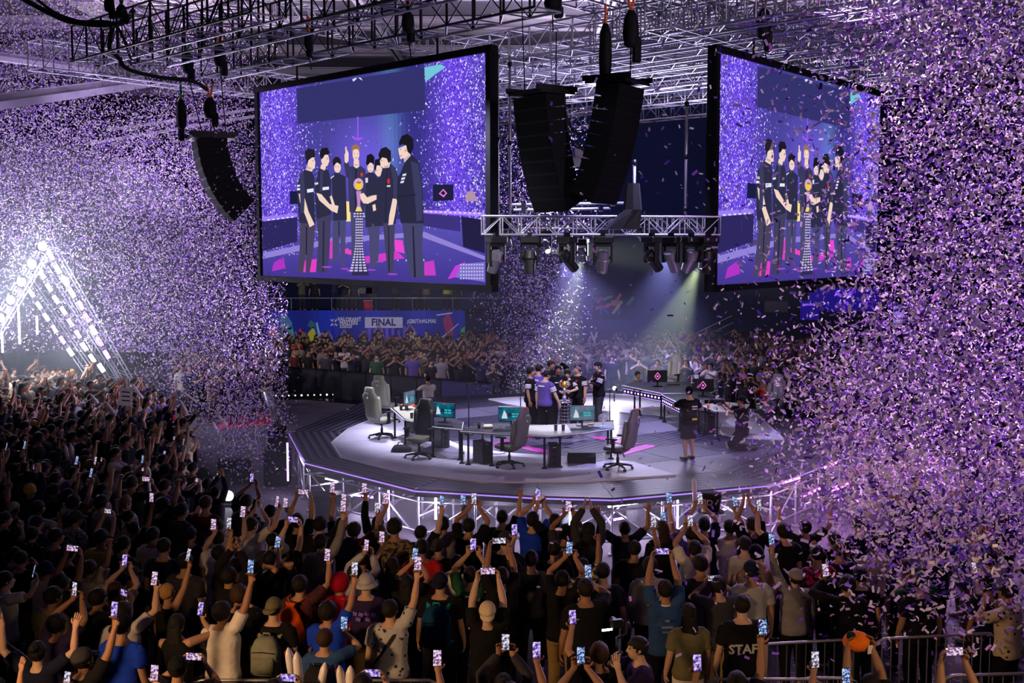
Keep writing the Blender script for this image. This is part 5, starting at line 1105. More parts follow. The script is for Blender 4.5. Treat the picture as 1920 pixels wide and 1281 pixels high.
b = MB(); b.ball((0, 0, 1.18), .07, 12, 8); b.build('golden_ball', GOLD, tr, True)
for s in (-1, 1): b = MB(); b.tube([(s * .03, 0, 1.10), (s * .10, 0, 1.15), (s * .105, 0, 1.23), (s * .06, 0, 1.28)], [.014, .018, .016, .008], 7); b.build('wing', SILVER, tr, True)

# speaker cabinets and kit on the floor at the near left corner of the stage
def cabinet(pos, rz, sz, label, cat='speaker', name='speaker_cabinet'):
    t = thing(name, label, cat, pos, rz); b = MB(); b.bbox((0, 0, sz[2] / 2), sz, .04); b.build('box', M['black'], t)
    g = MB(); g.box((0, -sz[1] / 2 - .006, sz[2] / 2), (sz[0] * .88, .012, sz[2] * .90)); g.build('grille', GRILLE, t)
    for x in (-1, 1):
        for zz in (.012, sz[2] - .012): e = MB(); e.box((x * (sz[0] / 2 - .01), -sz[1] / 2 + .02, zz), (.05, .06, .03)); e.build('corner_guard', M['steel'], t)
    for x in (-1, 1): e = MB(); e.tube([(x * sz[0] / 2, -.1, sz[2] * .6), (x * (sz[0] / 2 + .025), -.08, sz[2] * .6), (x * (sz[0] / 2 + .025), .08, sz[2] * .6), (x * sz[0] / 2, .1, sz[2] * .6)], .012, 6); e.build('handle', M['blackmetal'], t)
    return t
p = atZ(522, 910, 0); pz = lambda px, py: (lambda q: Vector((q.x, q.y, 0)))(atZ(px, py, 0))
q = pz(521, 908); cabinet(q, .1, (.66, .6, .92), 'grey-edged dark subwoofer cabinet at the near left corner of the stage'); cabinet(q + V3((.02, 0, .92)), .1, (.5, .45, .36), 'small dark speaker on top of the subwoofer at the stage corner')
for px, py, rz, sz, lab in ((605, 985, .3, (.55, .5, .72), 'black crate before the scaffold posts near the stage corner'), (625, 965, .2, (.5, .5, .5), 'black amplifier crate under the deck, grey front'), (676, 958, .1, (.4, .4, .4), 'small dark crate deep under the stage deck'), (1200, 1000, -.1, (.62, .55, .80), 'grey flight case under the stage right of centre'), (1235, 985, -.1, (.6, .5, .95), 'taller dark flight case behind the grey one')): cabinet(pz(px, py), rz, sz, lab, 'flight case', 'flight_case')
wedge(pz(405, 905), 2.3, 'dark wedge monitor on the floor left of the stage, beside the crowd', 1.5); wedge(pz(425, 940), 2.0, 'dark wedge monitor on the floor behind the bright floor lamp', 1.5)
cabinet(pz(440, 905), .6, (.7, .6, .62), 'dark square cabinet on the floor left of the stage')
def floor_lamp(px, py, label):
    q = pz(px, py); t = thing('floor_spotlight', label, 'stage lamp', q, 0); b = MB(); b.bbox((0, 0, .05), (.3, .25, .1), .2); b.build('base', M['plastic'], t); b = MB(); b.tube([(0, .16, .26), (0, -.02, .28), (0, -.14, .29)], [.09, .14, .15], 14); b.build('lamp_head', M['plastic'], t, True); b = MB(); b.tube([(0, -.142, .29), (0, -.15, .29)], .13, 14); b.build('lens', emat('floor_lamp_lens', rgb(238, 246, 250), 5), t)
    for s in (-1, 1): b = MB(); b.box((s * .16, 0, .2), (.025, .06, .26)); b.build('yoke_arm', M['blackmetal'], t)
floor_lamp(431, 950, 'bright round floor spotlight among the crowd left of the stage')
light('floor_spot', 'POINT', pz(431, 948) + V3((0, -.35, .35)), 12, (.85, .95, 1), None, .1)
# star-bright camera lamp behind the team
b = MB(); c = atD(1152, 728, 36.5); b.ball(c, .055, 10, 8); o = b.build('video_light', emat('video_light_bulb', rgb(250, 240, 255), 60)); tag(o, 'blinding small video light behind the team, right of the last player', 'lamp'); light('video_glow', 'POINT', c - V3((0, .3, 0)), 45, (.9, .82, 1), None, .05)
b = MB(); b.tube([c - V3((0, 0, .06)), V3((c.x, c.y, ZS))], .02, 6); b.build('light_pole', M['blackmetal'], o)

# ------------------------------------------------------------------ the people on and round the stage
def stage_person(px, py, rz, **k):
    sc = k.get('scale', 1.0); z = k.pop('z', ZS); hz = k.pop('hz', 1.63)
    k.setdefault('bulk', 1.06); p = atZ(px, py, z + hz * sc * (1 + (k['bulk'] - 1) * .3)); return person((p.x, p.y, z), rz, **k)
TEAM = 'winning team on the stage'
FC = math.atan2  # facing helper: rz so that local +y looks along (dx, dy)
look = lambda dx, dy: math.atan2(dy, dx) - PI / 2
stage_person(994, 697, look(.9, -.2), pose='down', shirt='black', label='person in black team shirt at the left edge of the team, arm hanging', hair='messy')
stage_person(1009, 692, look(.5, .9), pose='crossed', shirt='purple', label='person in purple polo shirt with back turned, left of the stepping one', hair='short', scale=1.03)
stage_person(1022, 703, look(.62, .8), pose='step', shirt='purple', label='person in purple polo shirt stepping towards the trophy, arm swinging', hair='short')
stage_person(1033, 684, look(.3, -.9), pose='point~', shirt='black', kind='long', label='light-haired person in black jacket raising one finger above the team', hair='messy', hc='brown', scale=1.05)
stage_person(1046, 693, look(.1, -1), pose='down', shirt='black', kind='long', label='person in black jacket half hidden between the raised finger and the trophy', hair='messy')
stage_person(1064, 700, look(-.15, -1), pose='trophy', shirt='black', kind='tee', label='person in black shirt bending over and holding the trophy', hair='messy', scale=.93)
stage_person(1084, 692, look(-.7, -.7), pose='down', shirt='black', kind='tee', label='person in long black team shirt right beside the trophy, looking left', hair='messy')
stage_person(1123, 687, look(-.95, -.3), pose='crossed~', shirt='black', kind='long', label='person in black jacket standing apart at the right of the team', hair='short', scale=1.03, trousers='charcoal')
stage_person(1293, 735, look(-.3, .95), pose='camera', shirt='black', kind='tee', hair='capback', hc='black', trousers='charcoal', short=True, scale=.96, label='cameraman in black cap, harness vest and grey shorts standing on the stage', fem=False)
p_kn = atZ(1392, 758, ZS + 1.13); KN = person((p_kn.x, p_kn.y, ZS - .50), look(-1, .1), pose='kneel', shirt='black', hair='capback', hc='black', trousers='black', label='photographer in black vest and cap kneeling at the right of the stage')
stage_person(803, 712, look(-.5, .8), pose='lean', shirt='white', z=0, label='crew member in white shirt with dark camera rig behind the left desk', kind='tee', trousers='charcoal')
stage_person(1195, 703, look(.6, -.8), pose='down', shirt='olive', z=0, label='crew member in olive shirt standing behind the far violet desk', hair='short')
def team_marks(rec, front=True):
    '''sleeve stripes and a small chest or back print on the team shirts'''
    P = POSES[rec['pose'].rstrip('~')]; J = joints(P); mk = MB()
    for k in 'RL':
        S, E, Wt, fd, pn, hk, s_ = J[k]
        if rec['pose'].endswith('~'): S, E, s_ = V3((-S.x, S.y, S.z)), V3((-E.x, E.y, E.z)), -s_
        d = (E - S).normalized()
        for t_ in (.34, .48, .62):
            c = S.lerp(E, t_); mk.tube([c - d * .012, c + d * .012], .0785, 10)
    mk.build('sleeve_stripe', WHT, rec['o'], True)['kind'] = 'stuff'
    b = MB(); b.box((-.07, .142, 1.33), (.05, .012, .06)); b.build('chest_badge', RDC, rec['o']); b = MB(); b.box((.05, .142, 1.30), (.09, .012, .02)); b.build('chest_print', WHT, rec['o'])
    b = MB(); b.box((0, -.150, 1.36), (.17, .012, .035)); b.build('back_print', WHT, rec['o'])
RDC = pmat('red_badge', rgb(180, 50, 50), .6)
for r in PEOPLE[:8]: team_marks(r)
def vest(rec, label):
    """harness vest with printed back bars, child of the wearer"""
    b = MB(); b.loft([(V3((0, y, z)), V3((rx + .034, 0, 0)), V3((0, ry + .036, 0))) for z, y, rx, ry in TORSO[2:7]], 16, 2.4); v = b.build('harness_vest', M['rubber'], rec['o'], True)
    b = MB(); b.box((.05, -.165, 1.30), (.14, .012, .03)); b.box((.05, -.165, 1.24), (.12, .012, .022)); b.build('printed_bars', WHT, v)
    b = MB(); b.loft([(V3((0, 0, .98)), V3((.205, 0, 0)), V3((0, .15, 0))), (V3((0, 0, 1.03)), V3((.2, 0, 0)), V3((0, .15, 0)))], 16, 2.4); b.build('belt_pack', M['black'], v); b = MB(); b.box((.05, -.16, 1.0), (.12, .04, .05)); b.build('yellow_tag', YEL, v)
CAMP, KNP = [r for r in PEOPLE if r['pose'] == 'camera'][0], KN
vest(CAMP, ''); vest(KNP, '')
def camera_rig(rec, local, label, rz=0, big=True):
    m4 = rec['o'].matrix_basis @ Matrix.Translation(local) @ Matrix.Rotation(rz, 4, 'Z'); t = thing('video_camera', label, 'camera', (0, 0, 0)); t.matrix_basis = m4
    b = MB(); b.bbox((0, 0, 0), (.12, .24, .13), .15); b.build('camera_body', M['plastic'], t); b = MB(); b.tube([(0, .12, 0), (0, .17, 0), (0, .30, 0)], [.045, .05, .055], 12); b.build('lens', M['blackmetal'], t, True)
    b = MB(); b.tube([(0, -.06, .065), (0, -.06, .12), (0, .09, .12), (0, .09, .065)], .012, 6); b.build('top_handle', M['blackmetal'], t, True); b = MB(); b.bbox((.09, -.02, .03), (.05, .12, .09), .2); b.build('viewfinder', M['plastic'], t); return t
camera_rig(CAMP, V3((.02, .42, 1.22)), 'shoulder video camera on a stabiliser held by the cameraman in shorts'); camera_rig(KNP, V3((0, .50, 1.62)), 'video camera raised by the kneeling photographer', 0); camera_rig([r for r in PEOPLE if r['pose'] == 'lean'][0], V3((.02, .5, 1.28)), 'dark camera rig of the crew member in white')
# ------------------------------------------------------------------ crowd barriers
def barrier(a, b, label, h=1.1, nb=None, r=.021):
    a, b = Vector((a.x, a.y, 0)), Vector((b.x, b.y, 0)); d = b - a; L = d.length; t = thing('crowd_barrier', label, 'barrier', a, math.atan2(d.y, d.x), 'steel crowd barriers')
    c = .16; m_ = MB(); m_.tube([(0, 0, .22), (0, 0, h - c), (c * .3, 0, h - c * .3), (c, 0, h), (L / 2, 0, h), (L - c, 0, h), (L - c * .3, 0, h - c * .3), (L, 0, h - c), (L, 0, .22)], r, 8); m_.build('frame_tube', M['steel'], t, True)
    m_ = MB(); m_.tube([(0, 0, .22), (L, 0, .22)], r * .8, 8); m_.build('bottom_rail', M['steel'], t, True)
    n_ = nb or int(L / .125)
    for i in range(1, n_): rod('barrier_bar', (L * i / n_, 0, .22), (L * i / n_, 0, h - (.03 if c < L * i / n_ < L - c else .06)), r * .42, t)
    for x in (.12 * L, .88 * L): m_ = MB(); m_.box((x, 0, .012), (.06, .6, .02)); m_.tube([(x, 0, .02), (x, 0, .24)], r * .8, 6); m_.build('foot', M['steel'], t)
    return t
def brail(p, q): return atZ(*p, 1.1), atZ(*q, 1.1)
b_ = barrier(*brail((-70, 1148), (98, 1268)), 'steel crowd barrier slanting in at the lower left corner'); m_ = MB(); m_.box((1.25, -.03, .84), (.20, .01, .26)); m_.build('number_plate', M['steel'], b_)
barrier(*brail((1637, 1199), (1874, 1187)), 'steel crowd barrier with confetti behind, left of the patterned white shirt')
barrier(*brail((1348, 1213), (1600, 1199)), 'steel crowd barrier at the back of the STAFF shirt')
for p, q, lab in (((352, 1276), (545, 1276), 'low crowd barrier rail under the white tee and grey-green backpack'), ((612, 1276), (830, 1276), 'low crowd barrier rail under the white clapper sticks'), ((1322, 1274), (1548, 1274), 'low crowd barrier rail under the raised tanned arm with phone'), ((1490, 1272), (1612, 1272), 'low crowd barrier rail under the orange plush'), ((1762, 1268), (1960, 1262), 'low crowd barrier rail beneath the patterned white shirt')): barrier(*brail(p, q), lab)
# dark fence panels between the crowd left of the stage and the floor
for k, (p, q) in enumerate((((322, 846), (352, 868)), ((354, 868), (392, 898)))):
    a, b = atZ(*p, 0), atZ(*q, 0); a.y -= 1.2; b.y -= 1.2
    d = b - a; t = thing('fence_panel', ('farther', 'nearer')[k] + ' black solid fence panel along the crowd left of the stage', 'fence', a, math.atan2(d.y, d.x), 'black fence panels'); m_ = MB(); m_.box((d.length / 2, 0, .55), (d.length, .05, 1.1)); m_.build('sheet', M['black'], t)
    for x in (0, d.length): m_ = MB(); m_.tube([(x, 0, 0), (x, 0, 1.15)], .025, 6); m_.build('post', M['blackmetal'], t)
# barriers before the far crowd
FB = pmat('far_barrier_black', rgb(24, 24, 36), .6, .1, .2, 3); GLS = pmat('clear_panel', rgb(70, 72, 104), .15, 0, .1, 2, 0, .7)
for k in range(9):
    x0 = 500 + k * 47; a, b = atZ(x0, 736 + k * 4.5, 0), atZ(x0 + 46, 736 + k * 4.5 + 4.4, 0)
    d = b - a; t = thing('stage_barrier', 'stage barrier panel before the far crowd, ' + ('first', 'second', 'third', 'fourth', 'fifth', 'sixth', 'seventh', 'eighth', 'ninth')[k] + ' from the left end', 'barrier', a, math.atan2(d.y, d.x), 'panels before the far crowd')
    m_ = MB(); m_.box((d.length / 2, 0, .56), (d.length, .05, 1.12)); m_.build('panel', GLS if k > 6 else FB, t); m_ = MB(); m_.box((d.length / 2, 0, 1.13), (d.length, .12, .05)); m_.build('hand_rail', M['blackmetal'], t); m_ = MB(); m_.box((d.length / 2, -.35, .02), (d.length, .8, .03)); m_.build('tread_plate', M['blackmetal'], t)
a, b = atZ(512, 750, 0), atZ(770, 744, 0); t = thing('light_strip', 'row of small floor lights on a black strip before the far crowd', 'light strip', a, math.atan2((b - a).y, (b - a).x)); L_ = (b - a).length
m_ = MB(); m_.box((L_ / 2, 0, .1), (L_, .2, .2)); m_.build('strip_body', M['black'], t)
for i in range(22): m_ = MB(); m_.ball((L_ * (i + .5) / 22, -.1, .17), .035, 6, 4); m_.build('lamp_dot', emat('dot', rgb(236, 226, 255), 6 if i % 4 == 0 else 1.2) if i < 2 or i == 4 else (bpy.data.materials['dot'] if i % 4 == 0 else bpy.data.materials['dot.001']), t, True)
# leaning barrier and kit behind the crowd on the far left
p0, p1 = atZ(322, 705, 0), atZ(410, 740, 0)
t = thing('crowd_barrier', 'leaning barrier with slanted bars before the far left crowd', 'barrier', p0, math.atan2((p1 - p0).y, (p1 - p0).x), 'steel crowd barriers'); L_ = (p1 - p0).length
for i in range(10): rod('barrier_bar', (L_ * i / 9, 0, 0), (L_ * i / 9 + .9, .3, 1.9), .03, t)
rod('top_rail', (.9, .3, 1.9), (L_ + .9, .3, 1.9), .03, t); rod('bottom_rail', (0, 0, .05), (L_, 0, .05), .03, t)
q = pz(322, 742); cabinet(q, .3, (1.0, .6, .7), 'pale grey flight case at the foot of the leaning barrier', 'flight case', 'flight_case')
# red carpet pieces
RED = pmat('red_carpet_pile', rgb(214, 36, 70), .95, 0, .2, 12, .3)
for k, (pl, lab) in enumerate((([(378, 738), (452, 742), (440, 766), (372, 756)], 'red carpet runner in falling confetti, upper piece left of the stage'), ([(405, 782), (505, 772), (512, 796), (405, 806)], 'red carpet runner strewn with confetti, lower piece near the stage'), ([(228, 649), (254, 647), (254, 662), (230, 663)], 'small red mat far behind the light arches'))):
    P = [atZ(x, y, 0) for x, y in pl]; m_ = MB(); m_.prism([(p.x, p.y) for p in P[::-1]], .001, .012) if sum(P[i].x * P[(i + 1) % 4].y - P[(i + 1) % 4].x * P[i].y for i in range(4)) < 0 else m_.prism([(p.x, p.y) for p in P], .001, .012); tag(m_.build('carpet', RED), lab, 'carpet')
# bright floor strip behind
m_ = MB(); P = [atZ(252, 688, 0), atZ(320, 690, 0), atZ(310, 706, 0), atZ(250, 704, 0)]; m_.prism([(p.x, p.y) for p in P[::-1]], .001, .01); tag(m_.build('floor_mat', pmat('pale_mat', rgb(170, 168, 140), .7)), 'pale floor mat behind the light arches', 'mat')

# ------------------------------------------------------------------ light arches on the left
STRB = emat('strobe_face', rgb(240, 236, 255), 5.0); STRH = emat('strobe_face_hot', rgb(250, 250, 255), 45.0); STRV = emat('strobe_face_violet', rgb(206, 130, 255), 5.0)
ROWS = [('nearest', 40.0, [(95, 480), (108, 505), (122, 527), (135, 550), (151, 573), (163, 596), (175, 619), (187, 641), (200, 665)], {2, 6}, {4, 5, 7, 8}, [(84, 458), (-40, 668)]),
        ('middle', 42.5, [(79, 515), (92, 539), (105, 562), (119, 583), (132, 605), (146, 627), (158, 650), (173, 672), (190, 690)], {8}, {4, 5}, [(62, 486), (-60, 690)]),
        ('farthest', 45.0, [(59, 550), (73, 573), (87, 595), (102, 617), (117, 638), (132, 660)], {5}, {3, 4}, [(40, 520), (-70, 700)])]
for nm, dd, pts, hot, vio, left in ROWS:
    top = atD(left[0][0], left[0][1], dd); e = pts[-1]; k = len(pts) - 1; foot = atD(pts[0][0] + (e[0] - pts[0][0]) * 1.35 + 4, pts[0][1] + (e[1] - pts[0][1]) * 1.35, dd); foot.z = max(foot.z, .05)
    t = thing('light_arch', f'{nm} pointed truss arch studded with blazing strobe lamps, at the left', 'light arch', (top.x, top.y, 0), 0, 'light arches of the player entrance'); o0 = Vector((top.x, top.y, 0))
    for s, ft in ((0, foot), (1, atD(left[1][0], left[1][1], dd))):
        A, B = top - o0, ft - o0; d = (B - A); u = d.normalized(); sd = u.cross(Vector((0, 1, 0))).normalized(); w_ = .16
        for a_, b_ in ((-1, -1), (1, -1), (1, 1), (-1, 1)): rod('chord', A + sd * (a_ * w_) + V3((0, b_ * w_ + .3, 0)), B + sd * (a_ * w_) + V3((0, b_ * w_ + .3, 0)), .024, t)
        lc = MB(); n_ = int(d.length / .4)
        for i in range(n_):
            p, q_ = A + u * (d.length * i / n_), A + u * (d.length * (i + 1) / n_); f_ = 1 if i % 2 else -1
            for y in (-w_ + .3, w_ + .3): lc.tube([p + sd * (f_ * w_) + V3((0, y, 0)), q_ - sd * (f_ * w_) + V3((0, y, 0))], .012, 4)
        lc = lc.build('lacing', M['alu'], t); lc['kind'] = 'stuff'
    for i, (x, y) in enumerate(pts):
        c = atD(x, y, dd - .15) - o0; ang = math.atan2(pts[-1][0] - pts[0][0], pts[-1][1] - pts[0][1])
        hsg = MB(); hsg.bbox((0, .05, 0), (.22, .1, .40), .12); hs = hsg.build('strobe_panel', M['plastic'], t, False, c, (0, -ang, 0))
        fc = MB(); fc.box((0, -.004, 0), (.15, .012, .33)); fc.build('strobe_face', STRH if i in hot else (STRV if i in vio else STRB), hs)
    for i in range(5 if nm == 'nearest' else 3):
        f_ = (i + .1) / 5; c = (top.lerp(atD(left[1][0], left[1][1], dd), f_ * .8)) - o0 - V3((0, .1, 0)); hsg = MB(); hsg.bbox((0, .06, 0), (.3, .12, .42), .12); hs = hsg.build('blinder_lamp', M['plastic'], t, False, c, (0, .5, 0)); fc = MB(); fc.tube([(0, -.005, .0), (0, -.02, 0)], .15 if nm == 'nearest' else .1, 12); fc.build('lamp_face', STRH if nm == 'nearest' else STRB, hs)
for k, (px, y0, y1, dd, lab) in enumerate(((37, 571, 645, 41, 'tall white light tube standing under the light arches'), (70, 593, 627, 43, 'short white light tube under the light arches'), (5, 621, 661, 40.5, 'white light tube at the very edge under the light arches'))):
    a, b = atD(px, y1, dd), atD(px, y0, dd); o = led_tube(a, V3((a.x, a.y, b.z)), tubeW, lab, .035); m_ = MB(); m_.tube([(0, 0, -(b.z - a.z) / 2), (0, 0, -a.z - (b.z - a.z) / 2)], .02, 6); m_.build('tube_pole', M['blackmetal'], o)
for p, e in (((76, 464, 39.6), 420), ((48, 507, 39.6), 360), ((22, 556, 39.6), 420), ((0, 608, 39.4), 300), ((122, 527, 39.4), 160), ((175, 619, 39.4), 160), ((132, 660, 44.4), 200)):
    light('arch_glow', 'POINT', atD(p[0], p[1], p[2] - 1.6), e, (.86, .88, 1.0), None, .12)

# ------------------------------------------------------------------ far banner, signs
BAN = vcmat('banner_print', None, .7)
def text_mesh(body, size, font_w=1.0, bold=.0):
    cu = bpy.data.curves.new('txt', 'FONT'); cu.body = body; cu.size = size; cu.align_x = 'CENTER'; cu.align_y = 'CENTER'; cu.offset = bold; cu.resolution_u = 2; cu.extrude = .004
    o = bpy.data.objects.new('txt', cu); COL.objects.link(o); dg = bpy.context.evaluated_depsgraph_get(); me = bpy.data.meshes.new_from_object(o.evaluated_get(dg)); bpy.data.objects.remove(o); return me
def text_on(parent, body, size, loc, mat, rz=0, sx=1.0, bold=.0, name='lettering', rx=PI / 2):
    me = text_mesh(body, size, 1, bold); me.materials.clear(); me.materials.append(mat); o = put(name, me, parent, loc, (rx, 0, rz)); o.scale = (sx, 1, 1); return o
BY = 58.0
def bpt(px, py): p = atY(px, py, BY); return p
A, B = bpt(498, 582), bpt(872, 582); zb = .75; ZT_ = A.z; t = thing('event_banner', 'long blue printed banner hung behind the far crowd, with the word FINAL', 'banner', (A.x, BY, zb)); O = Vector((A.x, BY, zb))
m_ = MB(); m_.box(((B.x - A.x) / 2, .06, (ZT_ - zb) / 2), (B.x - A.x, .06, ZT_ - zb)); m_.build('banner_frame', M['blackmetal'], t)
m_ = MB(); y0 = .02
def bq(pl, c, k): m_.add([(bpt(x, y).x - O.x, y0 - k * .0015, bpt(x, y).z - O.z) for x, y in pl], [tuple(range(len(pl)))], 0, rgb(*c))
for i in range(30):
    xa = 498 + i * 374 / 30; g = .5 + .5 * math.sin(i * .9); bq([(xa, 582), (xa, 664), (xa + 374 / 30, 664), (xa + 374 / 30, 582)], (18 + 30 * g * (10 < i < 24), 34 + 16 * g, 150 + 40 * g), 0)
for k in range(7): x = 690 + k * 11; bq([(x, 612 + k % 3 * 4), (x, 664), (x + 5, 664), (x + 5, 612 + k % 2 * 6)], (120, 90, 215), 1)
# loose paint-like colour bursts at both ends
for c, pl in (((60, 190, 210), [(522, 664), (528, 622), (548, 612), (560, 664)]), ((226, 80, 60), [(556, 660), (562, 622), (582, 640), (588, 664)]), ((206, 206, 60), [(570, 664), (578, 624), (588, 612), (596, 640), (598, 664)]), ((40, 120, 120), [(576, 612), (582, 600), (590, 606), (592, 618)]), ((90, 160, 200), [(528, 618), (522, 592), (536, 588), (548, 606), (546, 618)]), ((196, 140, 140), [(500, 630), (510, 606), (522, 612), (520, 640)]), ((150, 200, 240), [(598, 640), (592, 606), (595, 604), (606, 650)]), ((230, 70, 50), [(566, 650), (560, 618), (564, 616), (576, 650)]), ((60, 200, 90), [(860, 660), (864, 618), (872, 612), (870, 660)]), ((170, 40, 110), [(830, 600), (842, 584), (852, 616), (846, 640), (836, 628)]), ((90, 200, 220), [(500, 664), (506, 636), (516, 650), (514, 664)])): bq(pl, c, 2)
for a, b in (((818, 590), (848, 586)), ((826, 634), (860, 606))): bq([a, (a[0] + 1, a[1] + 2), (b[0], b[1] + 2), b], (220, 215, 250), 3)
o = m_.build('banner_print', BAN, t, colors=True); o['kind'] = 'stuff'
m_ = MB(); y0 = .012; bq([(684, 595), (684, 615), (755, 615), (755, 595)], (205, 198, 226), 0); bq([(637, 609), (637, 615), (660, 615), (660, 609)], (215, 210, 232), 0); m_.build('white_print_panel', BAN, t, colors=True)
NAVY = pmat('navy_print', rgb(26, 26, 110), .7); BWH = pmat('banner_white', rgb(226, 224, 236), .7)
loc = lambda px, py, k=.006: (bpt(px, py).x - O.x, k, bpt(px, py).z - O.z)
text_on(t, 'FINAL', .50, loc(719, 605, .004), NAVY, 0, .92, .014); text_on(t, 'VALORANT', .27, loc(655, 599), BWH, 0, .84, .008); text_on(t, 'MASTERS', .27, loc(654, 605.8), BWH, 0, .84, .008); text_on(t, 'SANTIAGO', .15, loc(648, 612, .004), NAVY, 0, .95, .003); text_on(t, '¡GRITA', .28, loc(777, 603), BWH, 0, .86, .008); text_on(t, 'CON', .12, loc(790.5, 602), BWH, 0, .9, .003); text_on(t, 'ALMA!', .28, loc(805, 602.5), BWH, 0, .86, .008)
def xmark(parent, c, s, mat, ydep=.008):
    for a in (PI / 4, 3 * PI / 4, 5 * PI / 4, 7 * PI / 4):
        m_ = MB(); m_.box((0, 0, s * .62), (s * .26, .01, s * .62)); m_.build('emblem_arm', mat, parent, False, c, (0, a, 0))
    for a in (0, PI): m_ = MB(); m_.add([(-s * .22, -.005, s * .82), (0, -.005, s * .42), (s * .22, -.005, s * .82), (0, -.005, s * .6)], [(0, 1, 3), (1, 2, 3)]); m_.build('emblem_chevron', mat, parent, False, c, (0, a, 0))
xmark(t, loc(626, 605), .24, BWH)
# more signs in the distance on the right
t = thing('hall_sign', 'big violet cross emblem sign glowing far behind the confetti', 'sign', atY(1582, 562, 60)); VIO = emat('violet_sign', rgb(120, 70, 230), 1.2); xmark(t, (0, 0, 0), .62, VIO); m_ = MB(); m_.box((0, .08, 0), (3.6, .06, 1.2)); m_.build('sign_board', pmat('deep_blue_board', rgb(34, 24, 150), .7, emit=rgb(40, 20, 190), es=.35), t)
t = thing('hall_sign', 'small blue flag-like panel left of the violet emblem sign', 'sign', atY(1518, 582, 60)); m_ = MB(); m_.box((0, 0, 0), (.95, .05, 1.0)); m_.build('sign_board', bpy.data.materials['deep_blue_board'], t); m_ = MB(); m_.box((0, -.04, .3), (.8, .02, .1)); m_.build('sign_stripe', VIO, t)
t = thing('hall_sign', 'pale lit panel far behind, right of the violet emblem', 'sign', atY(1685, 590, 60)); m_ = MB(); m_.box((0, 0, 0), (.55, .05, .9)); m_.build('sign_board', emat('pale_sign', rgb(150, 120, 230), .8), t); m_ = MB(); m_.box((0, .04, 0), (.65, .03, 1.0)); m_.build('sign_frame', M['black'], t)
t = thing('hall_poster', 'dim splash-coloured poster high on the dark backdrop behind the team', 'poster', atY(1152, 575, 64)); m_ = MB()
for k in range(14): x, z = rnd.uniform(-.9, .9), rnd.uniform(-.5, .5); a = rnd.uniform(0, PI); w_, h_ = rnd.uniform(.15, .5), .07; m_.add([(x + dx * math.cos(a) - dz * math.sin(a), -.03 - k * .001, z + dx * math.sin(a) + dz * math.cos(a)) for dx, dz in ((-w_, -h_), (w_, -h_), (w_, h_), (-w_, h_))], [(0, 1, 2, 3)], 0, rgb(*rnd.choice(((150, 40, 90), (190, 170, 70), (90, 130, 90), (60, 60, 130), (180, 90, 60)))))
o = m_.build('poster_print', BAN, t, colors=True); o['kind'] = 'stuff'; m_ = MB(); m_.box((0, 0, 0), (2.4, .05, 1.4)); m_.build('poster_sheet', M['black'], t)
# pale stair rails and a floating lamp box behind on the right
t = thing('stair_rail', 'bright sloping stair rails among the far crowd, right of centre', 'stairs', atY(1330, 632, 57)); 
for k, (x, z) in enumerate(((0, .5), (.15, .15), (-.1, 0), (.35, -.25))): rod('hand_rail', (x - 1.1, k * .3, z - .55), (x + 1.1, k * .3, z + .55), .035, t)
for k in range(4): m_ = MB(); m_.box((-.6 + k * .35, .3, -.25 + k * .18), (.5, .6, .05)); m_.build('stair_tread', M['steel'], t)
t = thing('lamp_crate', 'grey crate of lamps hanging far behind the confetti', 'crate', atY(1455, 575, 58)); m_ = MB(); m_.box((0, 0, 0), (1.1, .3, .55)); m_.build('crate_body', M['steel'], t); m_ = MB(); m_.tube([(-.4, 0, .27), (-.4, 0, 6)], .02, 5); m_.tube([(.4, 0, .27), (.4, 0, 6)], .02, 5); m_.build('hanger', M['blackmetal'], t)
# raised walkway with people and things above the banner
t = thing('walkway', 'dark raised walkway behind the banner', 'walkway', (0, 61, 0)); a, b = atY(480, 580, 61), atY(1000, 580, 61)
m_ = MB(); m_.box(((a.x + b.x) / 2, 0, 2.55), (b.x - a.x, 2.5, .12)); m_.build('deck', M['black'], t); rod('hand_rail', (a.x, -1.2, 3.3), (b.x, -1.2, 3.3), .025, t)
for k in range(8): x = a.x + (b.x - a.x) * k / 7; rod('rail_post', (x, -1.2, 2.6), (x, -1.2, 3.3), .02, t); rod('support_post', (x, 0, 0), (x, 0, 2.5), .05, t, UNITD)
p = atY(690, 576, 60.5); t = thing('bin', 'red drum standing on the walkway above the banner', 'drum', (p.x, 60.5, 2.61)); m_ = MB(); m_.tube([(0, 0, 0), (0, 0, .5)], .24, 14); m_.build('drum_body', RED, t, True); m_ = MB(); m_.tube([(0, 0, .5), (0, 0, .54)], .25, 14); m_.build('lid', M['white'], t)
